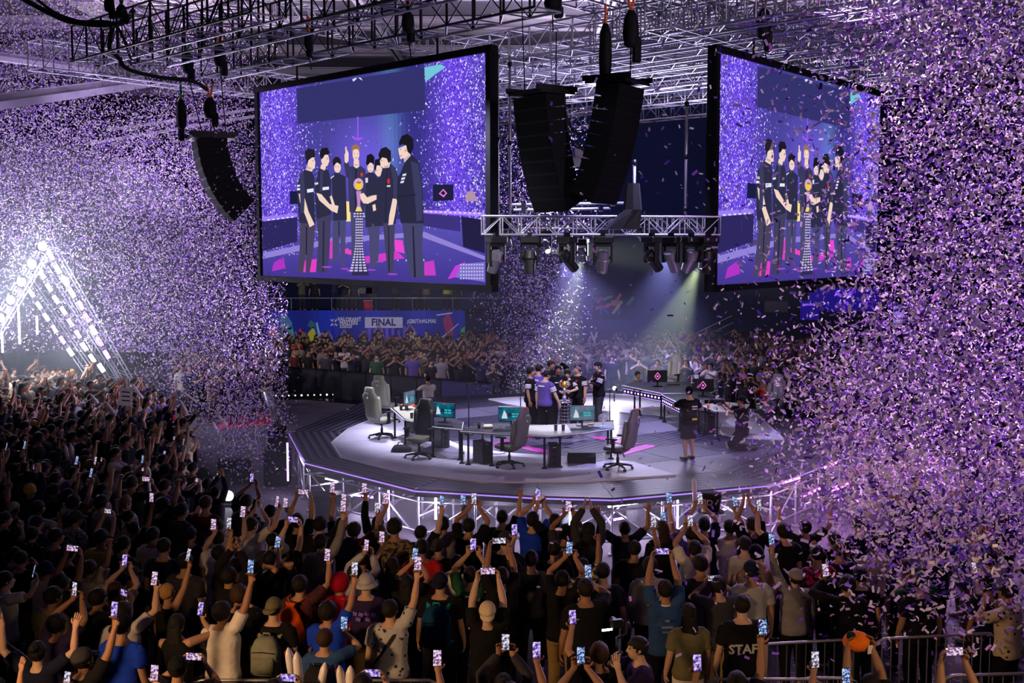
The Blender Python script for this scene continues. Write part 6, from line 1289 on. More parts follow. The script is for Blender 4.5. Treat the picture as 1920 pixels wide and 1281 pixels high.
# ------------------------------------------------------------------ the audience: people that stand out first
LAND = []                                       # things that other labels can refer to: (px, py, name)
def face_stage(p, j=0): return look(STG.x - p.x, STG.y - p.y) + j
def aud(px, py, pose='one', hair='short', hc='black', shirt='black', kind='tee', **k):
    sc = k.pop('scale', rnd.uniform(.96, 1.05)); j = k.pop('turn', rnd.uniform(-.25, .25)); hz = 1.63 * 1.042
    p = atZ(px, py, hz * sc); p.z = 0; land = k.get('land')
    r = person(p, face_stage(p, j), pose, hair, hc, shirt, kind, scale=sc, **k)
    if land: LAND.append((px, py, land))
    return r
def aud_phone(px, py, pose, hair='short', hc='black', shirt='black', kind='tee', **k):
    """placed by where the held phone shows"""
    sc = k.pop('scale', 1.0); P = POSES[pose.rstrip('~')]; c = V3(P['phone'][0]); c.x *= -1 if pose.endswith('~') else 1; c = V3((c.x * 1.14, c.y * 1.14, c.z * 1.042))
    q = atZ(px, py, c.z * sc); rz = face_stage(q) if 'rz' not in k else k.pop('rz'); off = Matrix.Rotation(rz, 3, 'Z') @ (c * sc); p = q - off; p.z = 0; land = k.get('land')
    r = person(p, rz, pose, hair, hc, shirt, kind, scale=sc, **k)
    if land: LAND.append((r['px'][0], r['px'][1], land))
    return r
def backpack(rec, col, label, strapcol=None, w=.32, h=.44, zc=1.16, kind='pack'):
    t = thing('backpack' if kind == 'pack' else 'drawstring_bag', label, 'bag'); t.matrix_basis = rec['o'].matrix_basis @ Matrix.Translation((0, -.225, zc))
    if kind == 'pack':
        b = MB(); b.loft([(V3((0, 0, -h / 2)), V3((w * .44, 0, 0)), V3((0, .08, 0))), (V3((0, -.01, -h * .42)), V3((w * .5, 0, 0)), V3((0, .105, 0))), (V3((0, -.01, h * .2)), V3((w * .48, 0, 0)), V3((0, .10, 0))), (V3((0, 0, h * .42)), V3((w * .36, 0, 0)), V3((0, .08, 0))), (V3((0, .02, h * .5)), V3((w * .2, 0, 0)), V3((0, .05, 0)))], 16, 3); o = b.build('pack_body', M['cloth'], t, True); o.color = col
        b = MB(); b.loft([(V3((0, -.10, -h * .40)), V3((w * .38, 0, 0)), V3((0, .035, 0))), (V3((0, -.105, -h * .05)), V3((w * .38, 0, 0)), V3((0, .04, 0))), (V3((0, -.10, h * .02)), V3((w * .34, 0, 0)), V3((0, .02, 0)))], 14, 3); o = b.build('front_pocket', M['cloth'], t, True); o.color = tuple(c * .85 for c in col[:3]) + (1,)
        b = MB(); b.tube([(-w * .38, -.095, h * .14), (0, -.12, h * .18), (w * .38, -.095, h * .14)], .006, 5); b.build('zip', M['black'], t)
        b = MB(); b.tube([(-.04, .04, h * .48), (-.03, .02, h * .58), (.03, .02, h * .58), (.04, .04, h * .48)], .012, 6); o = b.build('grab_loop', M['cloth'], t, True); o.color = strapcol or col
        for s in (-1, 1): b = MB(); b.tube([(s * .10, .09, h * .40), (s * .115, .15, h * .50), (s * .125, .24, h * .54), (s * .13, .345, h * .42), (s * .14, .35, 0), (s * .15, .25, -h * .42), (s * .14, .08, -h * .44)], .028, 6, 0, [.35] * 7, V3((1, 0, 0))); o = b.build('shoulder_strap', M['cloth'], t, True); o.color = strapcol or col
    else:
        b = MB(); b.loft([(V3((0, 0, -h / 2)), V3((w * .5, 0, 0)), V3((0, .06, 0))), (V3((0, -.02, -h * .3)), V3((w * .5, 0, 0)), V3((0, .075, 0))), (V3((0, -.01, h * .25)), V3((w * .30, 0, 0)), V3((0, .05, 0))), (V3((0, .01, h * .45)), V3((w * .10, 0, 0)), V3((0, .03, 0))), (V3((0, .02, h * .55)), V3((w * .16, 0, 0)), V3((0, .03, 0)))], 16, 2.2); o = b.build('sack', M['cloth'], t, True); o.color = col
        for s in (-1, 1): b = MB(); b.tube([(s * .02, .03, h * .48), (s * .10, .12, h * .6), (s * .12, .22, h * .62), (s * .16, .2, .1), (s * .15, .03, -h * .45)], .005, 5); o = b.build('cord', M['cloth'], t, True); o.color = col
    rec['land'] = rec['land'] or label; return t
def crossbody(rec):
    b = MB(); b.tube([(.13, -.02, 1.46), (.06, -.135, 1.36), (-.06, -.14, 1.16), (-.18, -.06, .98)], .018, 6, 0, [.3] * 4, V3((1, 0, 0))); o = b.build('crossbody_strap', M['rubber'], rec['o'], True)
# --- lower left
aud(8, 1090, 'oneface', 'short', 'black', 'white', scale=1.0, turn=-.5, land='white tee at the left edge')
aud(97, 1121, 'down', 'short', 'black', 'olive', scale=1.04, land='olive tee')
aud(107, 1172, 'both', 'messy', 'black', 'dkpurple', scale=1.0, turn=-.1)
aud(228, 1176, 'down', 'capback', 'black', 'royal', scale=1.02, turn=.05, land='royal blue tee')
aud(229, 1150, 'one', 'messy', 'black', 'lightgrey', scale=1.02)
aud(181, 1124, 'face', 'messy', 'black', 'black', scale=.98, turn=-.4); aud(216, 1108, 'both', 'long', 'brown', 'cream', scale=.95, fem=True, land='cream top')
aud(314, 1112, 'onehigh', 'ponytail', 'blonde', 'black', 'tank', scale=.97, fem=True, turn=-.3, land='blonde ponytail')
aud(331, 1172, 'oneface', 'long', 'black', 'black', 'tank', scale=.98, fem=True, turn=.0, land='long-haired woman in black tank top')
aud(346, 1056, 'down', 'short', 'black', 'charcoal', scale=1.03)
aud(332, 1256, 'face', 'cap', 'black', 'black', scale=1.0, land='black cap at the bottom edge')
aud(417, 1149, 'onehigh', 'messy', 'black', 'white', scale=1.04, turn=-.15, land='plain white tee')
r = aud(512, 1142, 'down', 'capback', 'olive', 'black', scale=1.02, turn=.1, land='grey-green backpack'); backpack(r, rgb(126, 132, 116), 'grey-green backpack worn over a black tee below the olive cap')
aud(507, 1050, 'behind', 'short', 'black', 'black', scale=1.03, turn=0, land='hand behind the head'); aud(530, 1036, 'bothwide', 'beanie', 'grey', 'black', scale=1.02)
r = aud(562, 1098, 'one', 'messy', 'black', 'maroon', scale=1.0, mat='leafy', turn=-.1, land='orange drawstring bag'); backpack(r, rgb(240, 92, 24), 'bright orange drawstring bag on a maroon patterned shirt', w=.44, h=.46, zc=1.22, kind='sack')
aud(636, 1096, 'down', 'hood', 'crimson', 'crimson', 'long', scale=1.0, land='crimson hood')
r = aud(686, 1096, 'down', 'bucket', 'lightgrey', 'dkpurple', scale=1.02, trousers='khaki', land='grey bucket hat')
b = MB(); [b.box((x, -.165, z), (.055, .012, .045), (0, .3, 0)) for x, z in ((-.10, 1.31), (-.03, 1.30), (.04, 1.31), (.11, 1.30), (-.06, 1.24), (.05, 1.24))]; o = b.build('violet_back_print', pmat('violet_print', rgb(120, 90, 200), .7), r['o']); o['kind'] = 'stuff'
aud(615, 1148, 'onehigh', 'curly', 'black', 'royal', scale=.98, turn=-.05)
r = aud(608, 1200, 'oneface', 'messy', 'brown', 'steelblue', scale=.94, land='blue tee with black backpack'); backpack(r, rgb(30, 30, 36), 'black backpack over the steel blue tee by the white sticks')
r = aud(732, 1144, 'onehigh', 'short', 'black', 'lightgrey', mat='blot', scale=1.02, turn=0, land='spotted white shirt'); crossbody(r)
r = aud(740, 990, 'one~', 'curly', 'black', 'brown', mat='leafy', scale=1.06, turn=0, land='brown leaf-print shirt'); crossbody(r)
aud(602, 1018, 'onehigh', 'cap', 'charcoal', 'grey', 'long', scale=1.0, land='grey long sleeves'); aud(446, 1062, 'onehigh~', 'short', 'black', 'navy', scale=1.0); aud(470, 1068, 'one', 'curly', 'black', 'black', scale=.98)
r = aud(825, 1094, 'down', 'capback', 'navy', 'black', scale=1.03, turn=0, land='teal backpack'); backpack(r, rgb(10, 58, 92), 'dark teal backpack with bright teal straps under a navy cap', rgb(30, 140, 160), .34, .50)
aud(764, 1096, 'both', 'long', 'black', 'black', scale=.97, fem=True)
aud(914, 1148, 'bothwide', 'capback', 'cream', 'black', scale=1.03, turn=.1, land='beige cap')
r = aud(882, 1080, 'both', 'short', 'black', 'green', scale=1.0, land='dark green tee'); backpack(r, rgb(28, 30, 34), 'black backpack with pale piping over the dark green tee', rgb(150, 150, 150))
aud(940, 1082, 'bothwide', 'messy', 'black', 'black', scale=1.02); aud(946, 1014, 'down', 'cap', 'charcoal', 'black', scale=1.02)
aud(996, 1050, 'one~', 'messy', 'black', 'charcoal', scale=1.0); aud(1098, 1106, 'oneface', 'short', 'black', 'black', scale=1.08, turn=.25, land='broad man in black tee')
aud(1124, 1228, 'one~', 'curly', 'brown', 'black', scale=.97); aud(1200, 1216, 'mouth', 'short', 'black', 'dkpurple', scale=1.02, turn=1.7, land='dark-haired man in profile')
r = aud(1247, 1106, 'bothwide', 'short', 'black', 'steelblue', scale=1.03, turn=0, land='blue tee with white collar')
b = MB(); [b.box((0, -.165, z), (w_, .012, .022)) for z, w_ in ((1.30, .05), (1.22, .13), (1.16, .10))]; o = b.build('faint_back_print', pmat('faint_print', rgb(120, 130, 150), .7), r['o']); o['kind'] = 'stuff'
b = MB(); b.tube([(0.075 * math.cos(a), -.005 + .075 * math.sin(a), 1.455) for a in np.linspace(0, 2 * PI, 13)], .012, 6); b.build('white_collar', WHT, r['o'], True)
aud(1219, 1064, 'down', 'curly', 'black', 'grey', 'long', scale=.98); aud(1302, 1030, 'both', 'messy', 'black', 'white', scale=1.0, land='white shirt near the foam hat')
aud(1418, 1040, 'down', 'capback', 'black', 'tan', 'long', scale=1.04, hood=True, land='tan hoodie'); r = aud(1533, 1040, 'down', 'short', 'black', 'pink', mat='leafy', scale=1.03, turn=.1, land='magenta jersey'); backpack(r, rgb(20, 20, 24), 'black backpack worn over the magenta jersey', None, .30, .42)
r = aud(1392, 1137, 'down', 'short', 'black', 'black', scale=1.05, turn=0, land='STAFF shirt'); text_on(r['o'], 'STAFF', .145, (0, -.162, 1.19), pmat('staff_print', rgb(190, 190, 186), .7), 0, .95, .004)
aud(1292, 1152, 'down', 'long', 'black', 'olive', scale=.98, fem=True, trousers='white', turn=.1, land='long-haired woman in white trousers')
aud(1590, 1098, 'oneface~', 'messy', 'black', 'black', 'long', scale=1.02, land='black hoodie in confetti')
aud(1893, 1112, 'mouth', 'messy', 'black', 'cream', mat='blot', scale=1.02, turn=.5, short=True, land='patterned cream shirt'); aud(1855, 1050, 'claphigh', 'messy', 'black', 'white', scale=1)
# --- bottom edge: mostly arms and phones
for px, py, ps, hr, shc, kw in ((948, 1204, 'both', 'bun', 'charcoal', dict(kind='long', land='pale scarf and two-handed phone')), (1006, 1219, 'one', 'short', 'black', {}), (820, 1234, 'one', 'short', 'black', {}), (1089, 1228, 'both', 'long', 'black', dict(fem=True)), (1430, 1176, 'onehigh', 'messy', 'navy', dict(land='tanned arm raised over the barrier')), (1528, 1237, 'one~', 'short', 'black', {}), (1586, 1268, 'oneface', 'short', 'black', {}), (1789, 1222, 'bothwide', 'short', 'black', {}), (540, 1271, 'face', 'short', 'black', dict(kind='long')), (1307, 1243, 'one~', 'short', 'navy', {}), (698, 1262, 'face', 'messy', 'black', {}), (126, 1275, 'oneface', 'short', 'grey', {}), (290, 1262, 'oneface~', 'cap', 'black', {})):
    aud_phone(px, py, ps, hr, 'black', shc, kw.pop('kind', 'tee'), **kw)
OR = aud_phone(1614, 1196, 'bothwide', 'short', 'black', 'black', phone=False, land='orange plush')
# --- front row against the stage
for px, py, ps, hr, hc, sh, kd in ((506, 962, 'oneface', 'cap', 'black', 'black', 'tee'), (455, 938, 'both', 'short', 'black', 'navy', 'tee'), (558, 978, 'bothwide', 'messy', 'black', 'black', 'tee'), (600, 985, 'one', 'messy', 'black', 'black', 'tee'), (641, 986, 'onehigh~', 'short', 'black', 'navy', 'tee'), (664, 996, 'one', 'curly', 'black', 'maroon', 'tee'), (709, 982, 'onehigh~', 'long', 'black', 'black', 'long'), (790, 1000, 'onehigh', 'short', 'black', 'black', 'tee'), (832, 984, 'one', 'messy', 'black', 'grey', 'long'), (879, 987, 'both', 'short', 'black', 'black', 'tee'), (942, 971, 'fist', 'short', 'black', 'black', 'tee'), (999, 976, 'both', 'messy', 'black', 'royal', 'tee'), (1041, 980, 'one~', 'messy', 'black', 'black', 'tee'), (1060, 1000, 'both', 'curly', 'black', 'charcoal', 'tee'), (1103, 996, 'claphigh', 'long', 'black', 'charcoal', 'long'), (1171, 993, 'vee', 'short', 'black', 'navy', 'tee'), (1190, 1030, 'one', 'short', 'black', 'black', 'tee'), (1243, 992, 'oneface', 'long', 'brown', 'black', 'long'), (1320, 985, 'both', 'short', 'black', 'navy', 'tee'), (1296, 1002, 'onehigh~', 'messy', 'black', 'purple', 'tee'), (1368, 990, 'one', 'messy', 'black', 'white', 'tee'), (1410, 985, 'claphigh', 'short', 'black', 'black', 'tee'), (1470, 998, 'one~', 'bob', 'black', 'black', 'tee'), (1510, 990, 'vee', 'messy', 'black', 'charcoal', 'tee')):
    aud(px, py, ps, hr, hc, sh, kd)
NKEY = len(PEOPLE)
# ------------------------------------------------------------------ the rest of the floor crowd
def inside(p, poly):
    c = False; x, y = p
    for i in range(len(poly)):
        (x1, y1), (x2, y2) = poly[i], poly[i - 1]
        if (y1 > y) != (y2 > y) and x < (x2 - x1) * (y - y1) / (y2 - y1) + x1: c = not c
    return c
HP = lambda px, py: (lambda q: (q.x, q.y))(atZ(px, py, 1.62))
FLOORPOLY = [HP(*p) for p in [(-60, 1300), (-60, 700), (60, 694), (150, 700), (232, 708), (290, 738), (345, 775), (385, 800), (330, 838), (350, 868), (400, 905), (450, 940), (560, 985), (700, 1000), (850, 1000), (1010, 995), (1200, 1000), (1350, 1000), (1440, 1000), (1600, 985), (1980, 970), (1980, 1070), (1900, 1080), (1640, 1130), (1470, 1100), (1420, 1110), (1330, 1120), (1250, 1130), (900, 1140), (600, 1150), (300, 1190), (100, 1300)]]
KEYP = [(r['pos'].x, r['pos'].y) for r in PEOPLE]
taken = [(r['pos'].x, r['pos'].y) for r in PEOPLE]
xs = [p[0] for p in FLOORPOLY]; ys = [p[1] for p in FLOORPOLY]; spots = []
rq = random.Random(21)
for _ in range(26000):
    p = (rq.uniform(min(xs), max(xs)), rq.uniform(min(ys), max(ys)))
    if not inside(p, FLOORPOLY): continue
    gap = .58 if p[1] < 22 else .60
    if p[1] < 19 and any((p[0] - q[0]) ** 2 + (p[1] - q[1]) ** 2 < .72 ** 2 for q in KEYP): continue
    if any((p[0] - q[0]) ** 2 + (p[1] - q[1]) ** 2 < gap * gap for q in taken): continue
    taken.append(p); spots.append(p)
spots.sort(key=lambda p: p[1]); MAXIND = 300
NEAR = [s for s in spots][:max(0, MAXIND - NKEY)]; FARSPOTS = spots[len(NEAR):]
SH_W = [('black', 46), ('navy', 16), ('charcoal', 14), ('grey', 7), ('lightgrey', 4), ('white', 7), ('cream', 2), ('dkpurple', 4), ('maroon', 2), ('steelblue', 2), ('olive', 2), ('brown', 2), ('purple', 1), ('red', 1), ('yellow', 1), ('green', 2)]
SHN, SHP = [a for a, b in SH_W], [b for a, b in SH_W]
PN = ['one', 'one~', 'onehigh', 'onehigh~', 'oneface', 'oneface~', 'both', 'bothwide', 'face', 'down', 'claphigh', 'clap', 'fist', 'fist~', 'vee', 'mouth']
PW1 = [3, 2, 2, 2, 3, 2, 4, 3, 3, 46, 6, 5, 4, 4, 3, 8]; PW2 = [2, 2, 2, 2, 3, 2, 3, 2, 7, 14, 14, 18, 8, 6, 8, 12]
HN, HW = ['short', 'messy', 'curly', 'long', 'ponytail', 'bob', 'cap', 'capback', 'bun', 'bucket'], [30, 26, 8, 12, 5, 6, 7, 4, 3, 1]
for x, y in NEAR:
    left = x < -6 and y > 19; hr = rq.choices(HN, HW)[0]; fem = hr in ('long', 'ponytail', 'bob', 'bun'); hc = rq.choices(['black', 'brown', 'lightbrown', 'blonde'], [80, 16, 3, 2])[0]
    if hr in ('cap', 'capback', 'bucket'): hc = rq.choice(['black', 'navy', 'charcoal', 'grey'])
    person((x, y, 0), face_stage(V3((x, y, 0)), rq.uniform(-.35, .35)), rq.choices(PN, PW2 if left else PW1)[0], hr, hc, rq.choices(SHN, SHP)[0], rq.choices(['tee', 'long'], [80, 20])[0], scale=rq.uniform(.92, 1.06) * (.96 if fem else 1), fem=fem, trousers=rq.choice(['black', 'navy', 'charcoal', 'black', 'khaki']), mat=rq.choices([None, 'blot', 'leafy'], [92, 4, 4])[0])
# ------------------------------------------------------------------ people too far to pick apart: one crowd mass of whole figures
def lod(me, ratio):
    o = bpy.data.objects.new('lod', me); COL.objects.link(o); d = o.modifiers.new('d', 'DECIMATE'); d.ratio = ratio; d.use_collapse_triangulate = True
    dg = bpy.context.evaluated_depsgraph_get(); ev = o.evaluated_get(dg); m2 = ev.to_mesh(); v = np.empty(len(m2.vertices) * 3, np.float32); m2.vertices.foreach_get('co', v)
    m2.calc_loop_triangles(); f = np.empty(len(m2.loop_triangles) * 3, np.int32); m2.loop_triangles.foreach_get('vertices', f); ev.to_mesh_clear(); bpy.data.objects.remove(o); return v.reshape(-1, 3), f.reshape(-1, 3)
LODS = {}
def lod_person(pose, hair):
    if (pose, hair) not in LODS:
        b, s, t = pose_parts(pose, 'tee'); hm = cached(('hair', hair), lambda: hair_mesh(hair)); out = []
        for k, (me, ra) in enumerate(((b, .10), (s, .10), (t, .06), (hm, .35))):
            v, f = cached(('lod', me.name), lambda: lod(me, ra))
            if k == 3: Hm = np.array(head_local(pose)); v = v @ Hm[:3, :3].T + Hm[:3, 3]
            out.append((v, f))
        LODS[(pose, hair)] = out
    return LODS[(pose, hair)]
def crowd_mass(name, spots_, label, facing, poses, seed):
    r_ = random.Random(seed); VV, FF, CC = [], [], []; off = 0
    for (x, y, z) in spots_:
        rz = facing(x, y) + r_.uniform(-.4, .4); sc = r_.uniform(.9, 1.06); c, s = math.cos(rz), math.sin(rz)
        cols = [SKINS[r_.randrange(5)], CLOTH[r_.choices(SHN, SHP)[0]][0], CLOTH[r_.choice(['black', 'navy', 'charcoal'])][0], HAIRC[r_.choices(['black', 'brown', 'blonde'], [80, 16, 2])[0]]]
        for (v, f), col in zip(lod_person(r_.choice(poses), r_.choices(['short', 'messy', 'long', 'bob'], [40, 30, 16, 10])[0]), cols):
            q = v * np.array([sc * 1.12, sc * 1.12, sc * 1.03]); VV.append(np.stack([q[:, 0] * c - q[:, 1] * s + x, q[:, 0] * s + q[:, 1] * c + y, q[:, 2] + z], 1)); FF.append(f + off); off += len(v); CC.append(np.tile(np.array(col, np.float32), (len(v), 1)))
    V_, F_, C_ = np.concatenate(VV), np.concatenate(FF), np.concatenate(CC); me = bpy.data.meshes.new(name); me.vertices.add(len(V_)); me.vertices.foreach_set('co', V_.astype(np.float32).ravel())
    me.loops.add(F_.size); me.loops.foreach_set('vertex_index', F_.astype(np.int32).ravel()); me.polygons.add(len(F_)); me.polygons.foreach_set('loop_start', np.arange(0, F_.size, 3, dtype=np.int32)); me.update(calc_edges=True)
    a = me.color_attributes.new('Col', 'FLOAT_COLOR', 'POINT'); a.data.foreach_set('color', C_.ravel()); me.polygons.foreach_set('use_smooth', [True] * len(F_)); me.materials.append(cached('crowdmat', lambda: vcmat('crowd_cloth_and_skin', None, .8))); me.validate()
    o = put(name, me); return tag(o, label, 'crowd', None, 'stuff')
FAR = [(x, y, 0) for x, y in FARSPOTS]
def scatter(poly, gap, n_, seed, z=0):
    P = [HP(*p) for p in poly]; r_ = random.Random(seed); out = []; xa = [p[0] for p in P]; ya = [p[1] for p in P]
    for _ in range(n_):
        p = (r_.uniform(min(xa), max(xa)), r_.uniform(min(ya), max(ya)))
        if inside(p, P) and not any((p[0] - q[0]) ** 2 + (p[1] - q[1]) ** 2 < gap * gap for q in out): out.append(p)
    return [(x, y, z) for x, y in out]
FAR += scatter([(505, 657), (700, 671), (925, 688), (935, 632), (880, 629), (505, 630)], .60, 3000, 4)
FAR += scatter([(935, 640), (1090, 640), (1300, 618), (1520, 640), (1520, 740), (1400, 720), (1330, 690), (1090, 670), (935, 672)], .66, 4000, 5)
FAR += scatter([(318, 660), (505, 660), (505, 700), (400, 712), (330, 690)], .62, 1500, 6)
FAR += scatter([(1520, 650), (1960, 670), (1960, 960), (1640, 940), (1600, 800), (1520, 745)], .95, 2500, 8)
FAR += [(atY(x, 574, 60.6).x, 60.6, 2.61) for x in (566, 590, 628, 646, 664, 700, 742, 782, 800, 838, 856)]
crowd_mass('audience_crowd', FAR, 'distant audience packed behind barriers, arms raised, all around the stage', lambda x, y: face_stage(V3((x, y, 0))), ['claphigh', 'clap', 'face', 'clap', 'mouth', 'down', 'down', 'down', 'clap', 'mouth', 'both'], 9)
for r_ in []: pass
print('people', len(PEOPLE), 'far', len(FAR))

# ------------------------------------------------------------------ things held up: clapper sticks, foam hat, plush, sign
STK = pmat('white_inflatable', rgb(224, 218, 220), .3, 0, .08, 8, .15, .5); RDOT = pmat('red_dot', rgb(206, 40, 50), .5)
def stick(p0, p1, r, label, dot=True):
    p0, p1 = Vector(p0), Vector(p1); d = p1 - p0; L = d.length; t = thing('clapper_stick', label, 'clapper stick', p0, 0, 'white inflatable clapper sticks'); t.rotation_euler = d.to_track_quat('Z', 'Y').to_euler()
    b = MB(); b.loft([(V3((0, 0, z)), V3((x, 0, 0)), V3((0, x * .8, 0))) for z, x in ((0, r * .3), (.03, r), (L * .5, r * 1.06), (L - .08, r), (L - .03, r * .6), (L, r * .12))], 12); b.build('tube', STK, t, True)
    if dot:
        b = MB(); b.tube([(0, -r * .83, L * .8), (0, -r * .89, L * .8)], r * .5, 10); b.build('red_dot', RDOT, t)
        b = MB(); b.box((0, -r * .87, L * .45), (r * .25, .004, L * .28)); b.build('printed_line', M['black'], t)
for k, (a, b, dd, lab) in enumerate((((548, 1268), (540, 1214), 12.6, 'white clapper stick with red dot, first from the left of five'), ((562, 1295), (556, 1222), 12.4, 'white clapper stick with red dot, second from the left of five'), ((598, 1300), (610, 1242), 12.4, 'tilted white clapper stick with red dot, middle of five'), ((643, 1300), (636, 1248), 12.4, 'white clapper stick with red dot, fourth from the left of five'), ((656, 1300), (657, 1248), 12.4, 'white clapper stick with red dot, fifth from the left of five'))): stick(atD(*a, dd), atD(*b, dd), .05, lab)
for a, b, dd, lab in (((184, 757), (168, 738), 30, 'white clapper stick raised in the left crowd before the sign'), ((268, 748), (246, 719), 30, 'white clapper stick held by a raised hand above the blue shirt'), ((352, 776), (337, 750), 29, 'white clapper stick held up by the crowd edge'), ((369, 754), (340, 734), 31, 'grey clapper stick slanting up by the red carpet'), ((428, 800), (402, 772), 29, 'white clapper stick slanting down at the crowd edge'), ((410, 812), (398, 792), 29, 'short white clapper stick beside the crowd edge'), ((216, 776), (196, 752), 29, 'pale clapper stick among clapping hands'), ((128, 865), (122, 834), 25, 'left one of a pair of white clapper sticks in the left crowd'), ((138, 865), (132, 832), 25, 'right one of a pair of white clapper sticks in the left crowd'), ((226, 874), (220, 838), 25, 'slim white clapper stick upright in the left crowd'),
                      ((1304, 958), (1301, 895), 22, 'tall white clapper stick with red square raised before the stage'), ((1318, 966), (1326, 930), 20.5, 'white clapper stick beside the foam hat'), ((1118, 650), (1108, 622), 54, 'left one of two crossed clapper sticks in the far crowd'), ((1110, 650), (1120, 622), 54.2, 'right one of two crossed clapper sticks in the far crowd')): stick(atD(*a, dd), atD(*b, dd), .045 if dd < 35 else .06, lab, dd < 23)
c = atD(1333, 942, 20.6); t = thing('foam_hat', 'tall black foam hat with white letters held above the crowd', 'hat', c, .2); b = MB(); b.tube([(0, 0, -.16), (0, 0, .14), (0, 0, .17)], [.15, .20, .18], 16); b.build('crown', M['rubber'], t, True); b = MB(); b.loft([(V3((0, 0, -.17)), V3((.24, 0, 0)), V3((0, .24, 0))), (V3((0, 0, -.15)), V3((.24, 0, 0)), V3((0, .24, 0)))], 16); b.build('brim', M['rubber'], t); text_on(t, 'DV', .14, (-.04, -.175, .03), WHT, .0, 1.2)
# orange plush cap held with both hands
c = atZ(1606, 1203, 2.06); t = thing('plush_cap', 'bright orange plush cap held up in both hands over the barrier', 'plush', c, .3); OP = pmat('orange_plush', rgb(240, 116, 20), .95, 0, .15, 30, .5)
b = MB(); b.ball((0, 0, 0), (.15, .13, .11), 14, 10); b.build('plush_body', OP, t, True); b = MB(); b.ball((-.09, -.03, .08), (.05, .05, .05), 8, 6); b.build('dark_tuft', M['rubber'], t, True); b = MB(); b.box((.10, -.11, -.06), (.08, .01, .09), (0, 0, .2)); b.build('care_tag', M['white'], t)
c = atD(236, 744, 29.5); t = thing('paper_sign', 'white paper sign with scribbled lines held up in the left crowd', 'sign', c, .2); b = MB(); b.box((0, 0, 0), (.32, .012, .46), (0, .12, 0)); b.build('sheet', M['white'], t)
for k in range(3): b = MB(); b.box((0, -.008, .12 - k * .11), (.2, .004, .03), (0, .12, 0)); b.build('marker_line', M['black'], t)
# gimbal in the hand of the man in profile
c = atZ(1157, 1176, 1.95); t = thing('camera_gimbal', 'small camera on a handheld gimbal beside the dark-haired man in profile', 'camera', c, .3); b = MB(); b.tube([(0, 0, -.42), (0, 0, -.12)], .018, 8); b.build('grip', M['plastic'], t, True); b = MB(); b.tube([(0, 0, -.12), (.12, 0, -.10), (.13, 0, .04)], .015, 6); b.build('gimbal_arm', M['blackmetal'], t, True); b = MB(); b.bbox((0, 0, .04), (.15, .08, .10), .2); b.tube([(0, .04, .04), (0, .14, .04)], .04, 10); b.build('camera_body', M['plastic'], t); b = MB(); b.box((-.12, 0, -.02), (.12, .012, .02)); b.build('bright_strip', tubeW, t)
# a second row of raised phones is carried by the people above; the leaning tube near the stage corner
t = thing('confetti_cannon', 'grey confetti cannon tube leaning by the stage corner, yellow rim', 'cannon', pz(520, 812)); b = MB(); b.tube([(0, 0, .2), (-.32, 0, 1.45)], [.10, .16], 12); b.build('barrel', M['steel'], t, True); b = MB(); b.tube([(-.315, 0, 1.43), (-.33, 0, 1.47)], .175, 12); b.build('yellow_rim', YEL, t); b = MB(); b.box((0, 0, .1), (.5, .5, .2)); b.build('base_box', M['black'], t)
# ------------------------------------------------------------------ confetti
CONF = [rgb(232, 222, 214), rgb(206, 188, 226), rgb(150, 110, 214), rgb(110, 66, 180), rgb(62, 34, 110), rgb(210, 140, 216)]
def confmat(obj):
    m = bpy.data.materials.new('confetti_paper'); m.use_nodes = True; nt = m.node_tree; b = nt.nodes['Principled BSDF']
    if obj: c = nt.nodes.new('ShaderNodeObjectInfo').outputs['Color']
    else: a = nt.nodes.new('ShaderNodeVertexColor'); a.layer_name = 'Col'; c = a.outputs[0]
    b.inputs['Roughness'].default_value = .55; nt.links.new(c, b.inputs['Base Color'])
    tr = nt.nodes.new('ShaderNodeBsdfTranslucent'); nt.links.new(c, tr.inputs[0]); mx = nt.nodes.new('ShaderNodeMixShader'); mx.inputs[0].default_value = .45
    nt.links.new(b.outputs[0], mx.inputs[1]); nt.links.new(tr.outputs[0], mx.inputs[2]); nt.links.new(mx.outputs[0], nt.nodes['Material Output'].inputs[0]); return m
CMO, CMV = confmat(True), confmat(False)
def sample(n_, dens, dmin, dmax, box, seed, power=1.0):
    """points of the air filled by a burst: dens(px, py) 0..1 over box, depth dmin..dmax"""
    g = np.random.default_rng(seed); out = []
    while len(out) < n_:
        px = g.uniform(box[0], box[2], 4000); py = g.uniform(box[1], box[3], 4000); k = dens(px, py) > g.random(4000); dd = dmin + (dmax - dmin) * g.random(4000) ** power
        x = (px - 960) / FPX * dd; yy = (640.5 - py) / FPX; Yw = (CP + yy * SP) * dd; Zw = HC + (-SP + yy * CP) * dd
        k &= (Zw > .02) & (Zw < 14.9)
        out.extend(np.stack([x, Yw, Zw], 1)[k].tolist())
    return np.array(out[:n_])
def G(v, c, w): return np.exp(-((v - c) / w) ** 2)
def sig(v, c, w): return 1 / (1 + np.exp(-np.clip((v - c) / w, -40, 40)))
def d_left(px, py):
    edge = 455 + np.where(py > 560, 20, 0) + np.clip((py - 250) / 300, 0, 1) * 60          # fades towards the left screen
    a = 1 - sig(px, edge, 24); lo = 1 - sig(py, 640 + np.clip((px - 180) * .85, 0, 230), 14)
    lo = np.where(px > 330, 1 - sig(py, 800, 60), lo)
    glow = 1 - .85 * G(px, 60, 170) * G(py, 560, 150); top = .55 + .45 * sig(py, 200, 60); thin = 1 - .72 * G(px, 230, 110) * G(py, 150, 75)
    tail = sig(px, 300, 60)
    return sig(px, -120, 30) * np.clip(a * lo * glow * top * thin, 0, 1) * np.where(py > 660, tail, 1)
def d_mid(px, py): return G(px, 1000 + (py - 640) * .02, 62 + np.clip(640 - py, 0, 300) * .10) * sig(py, 230, 60) * (1 - sig(py, 742, 8)) * .9
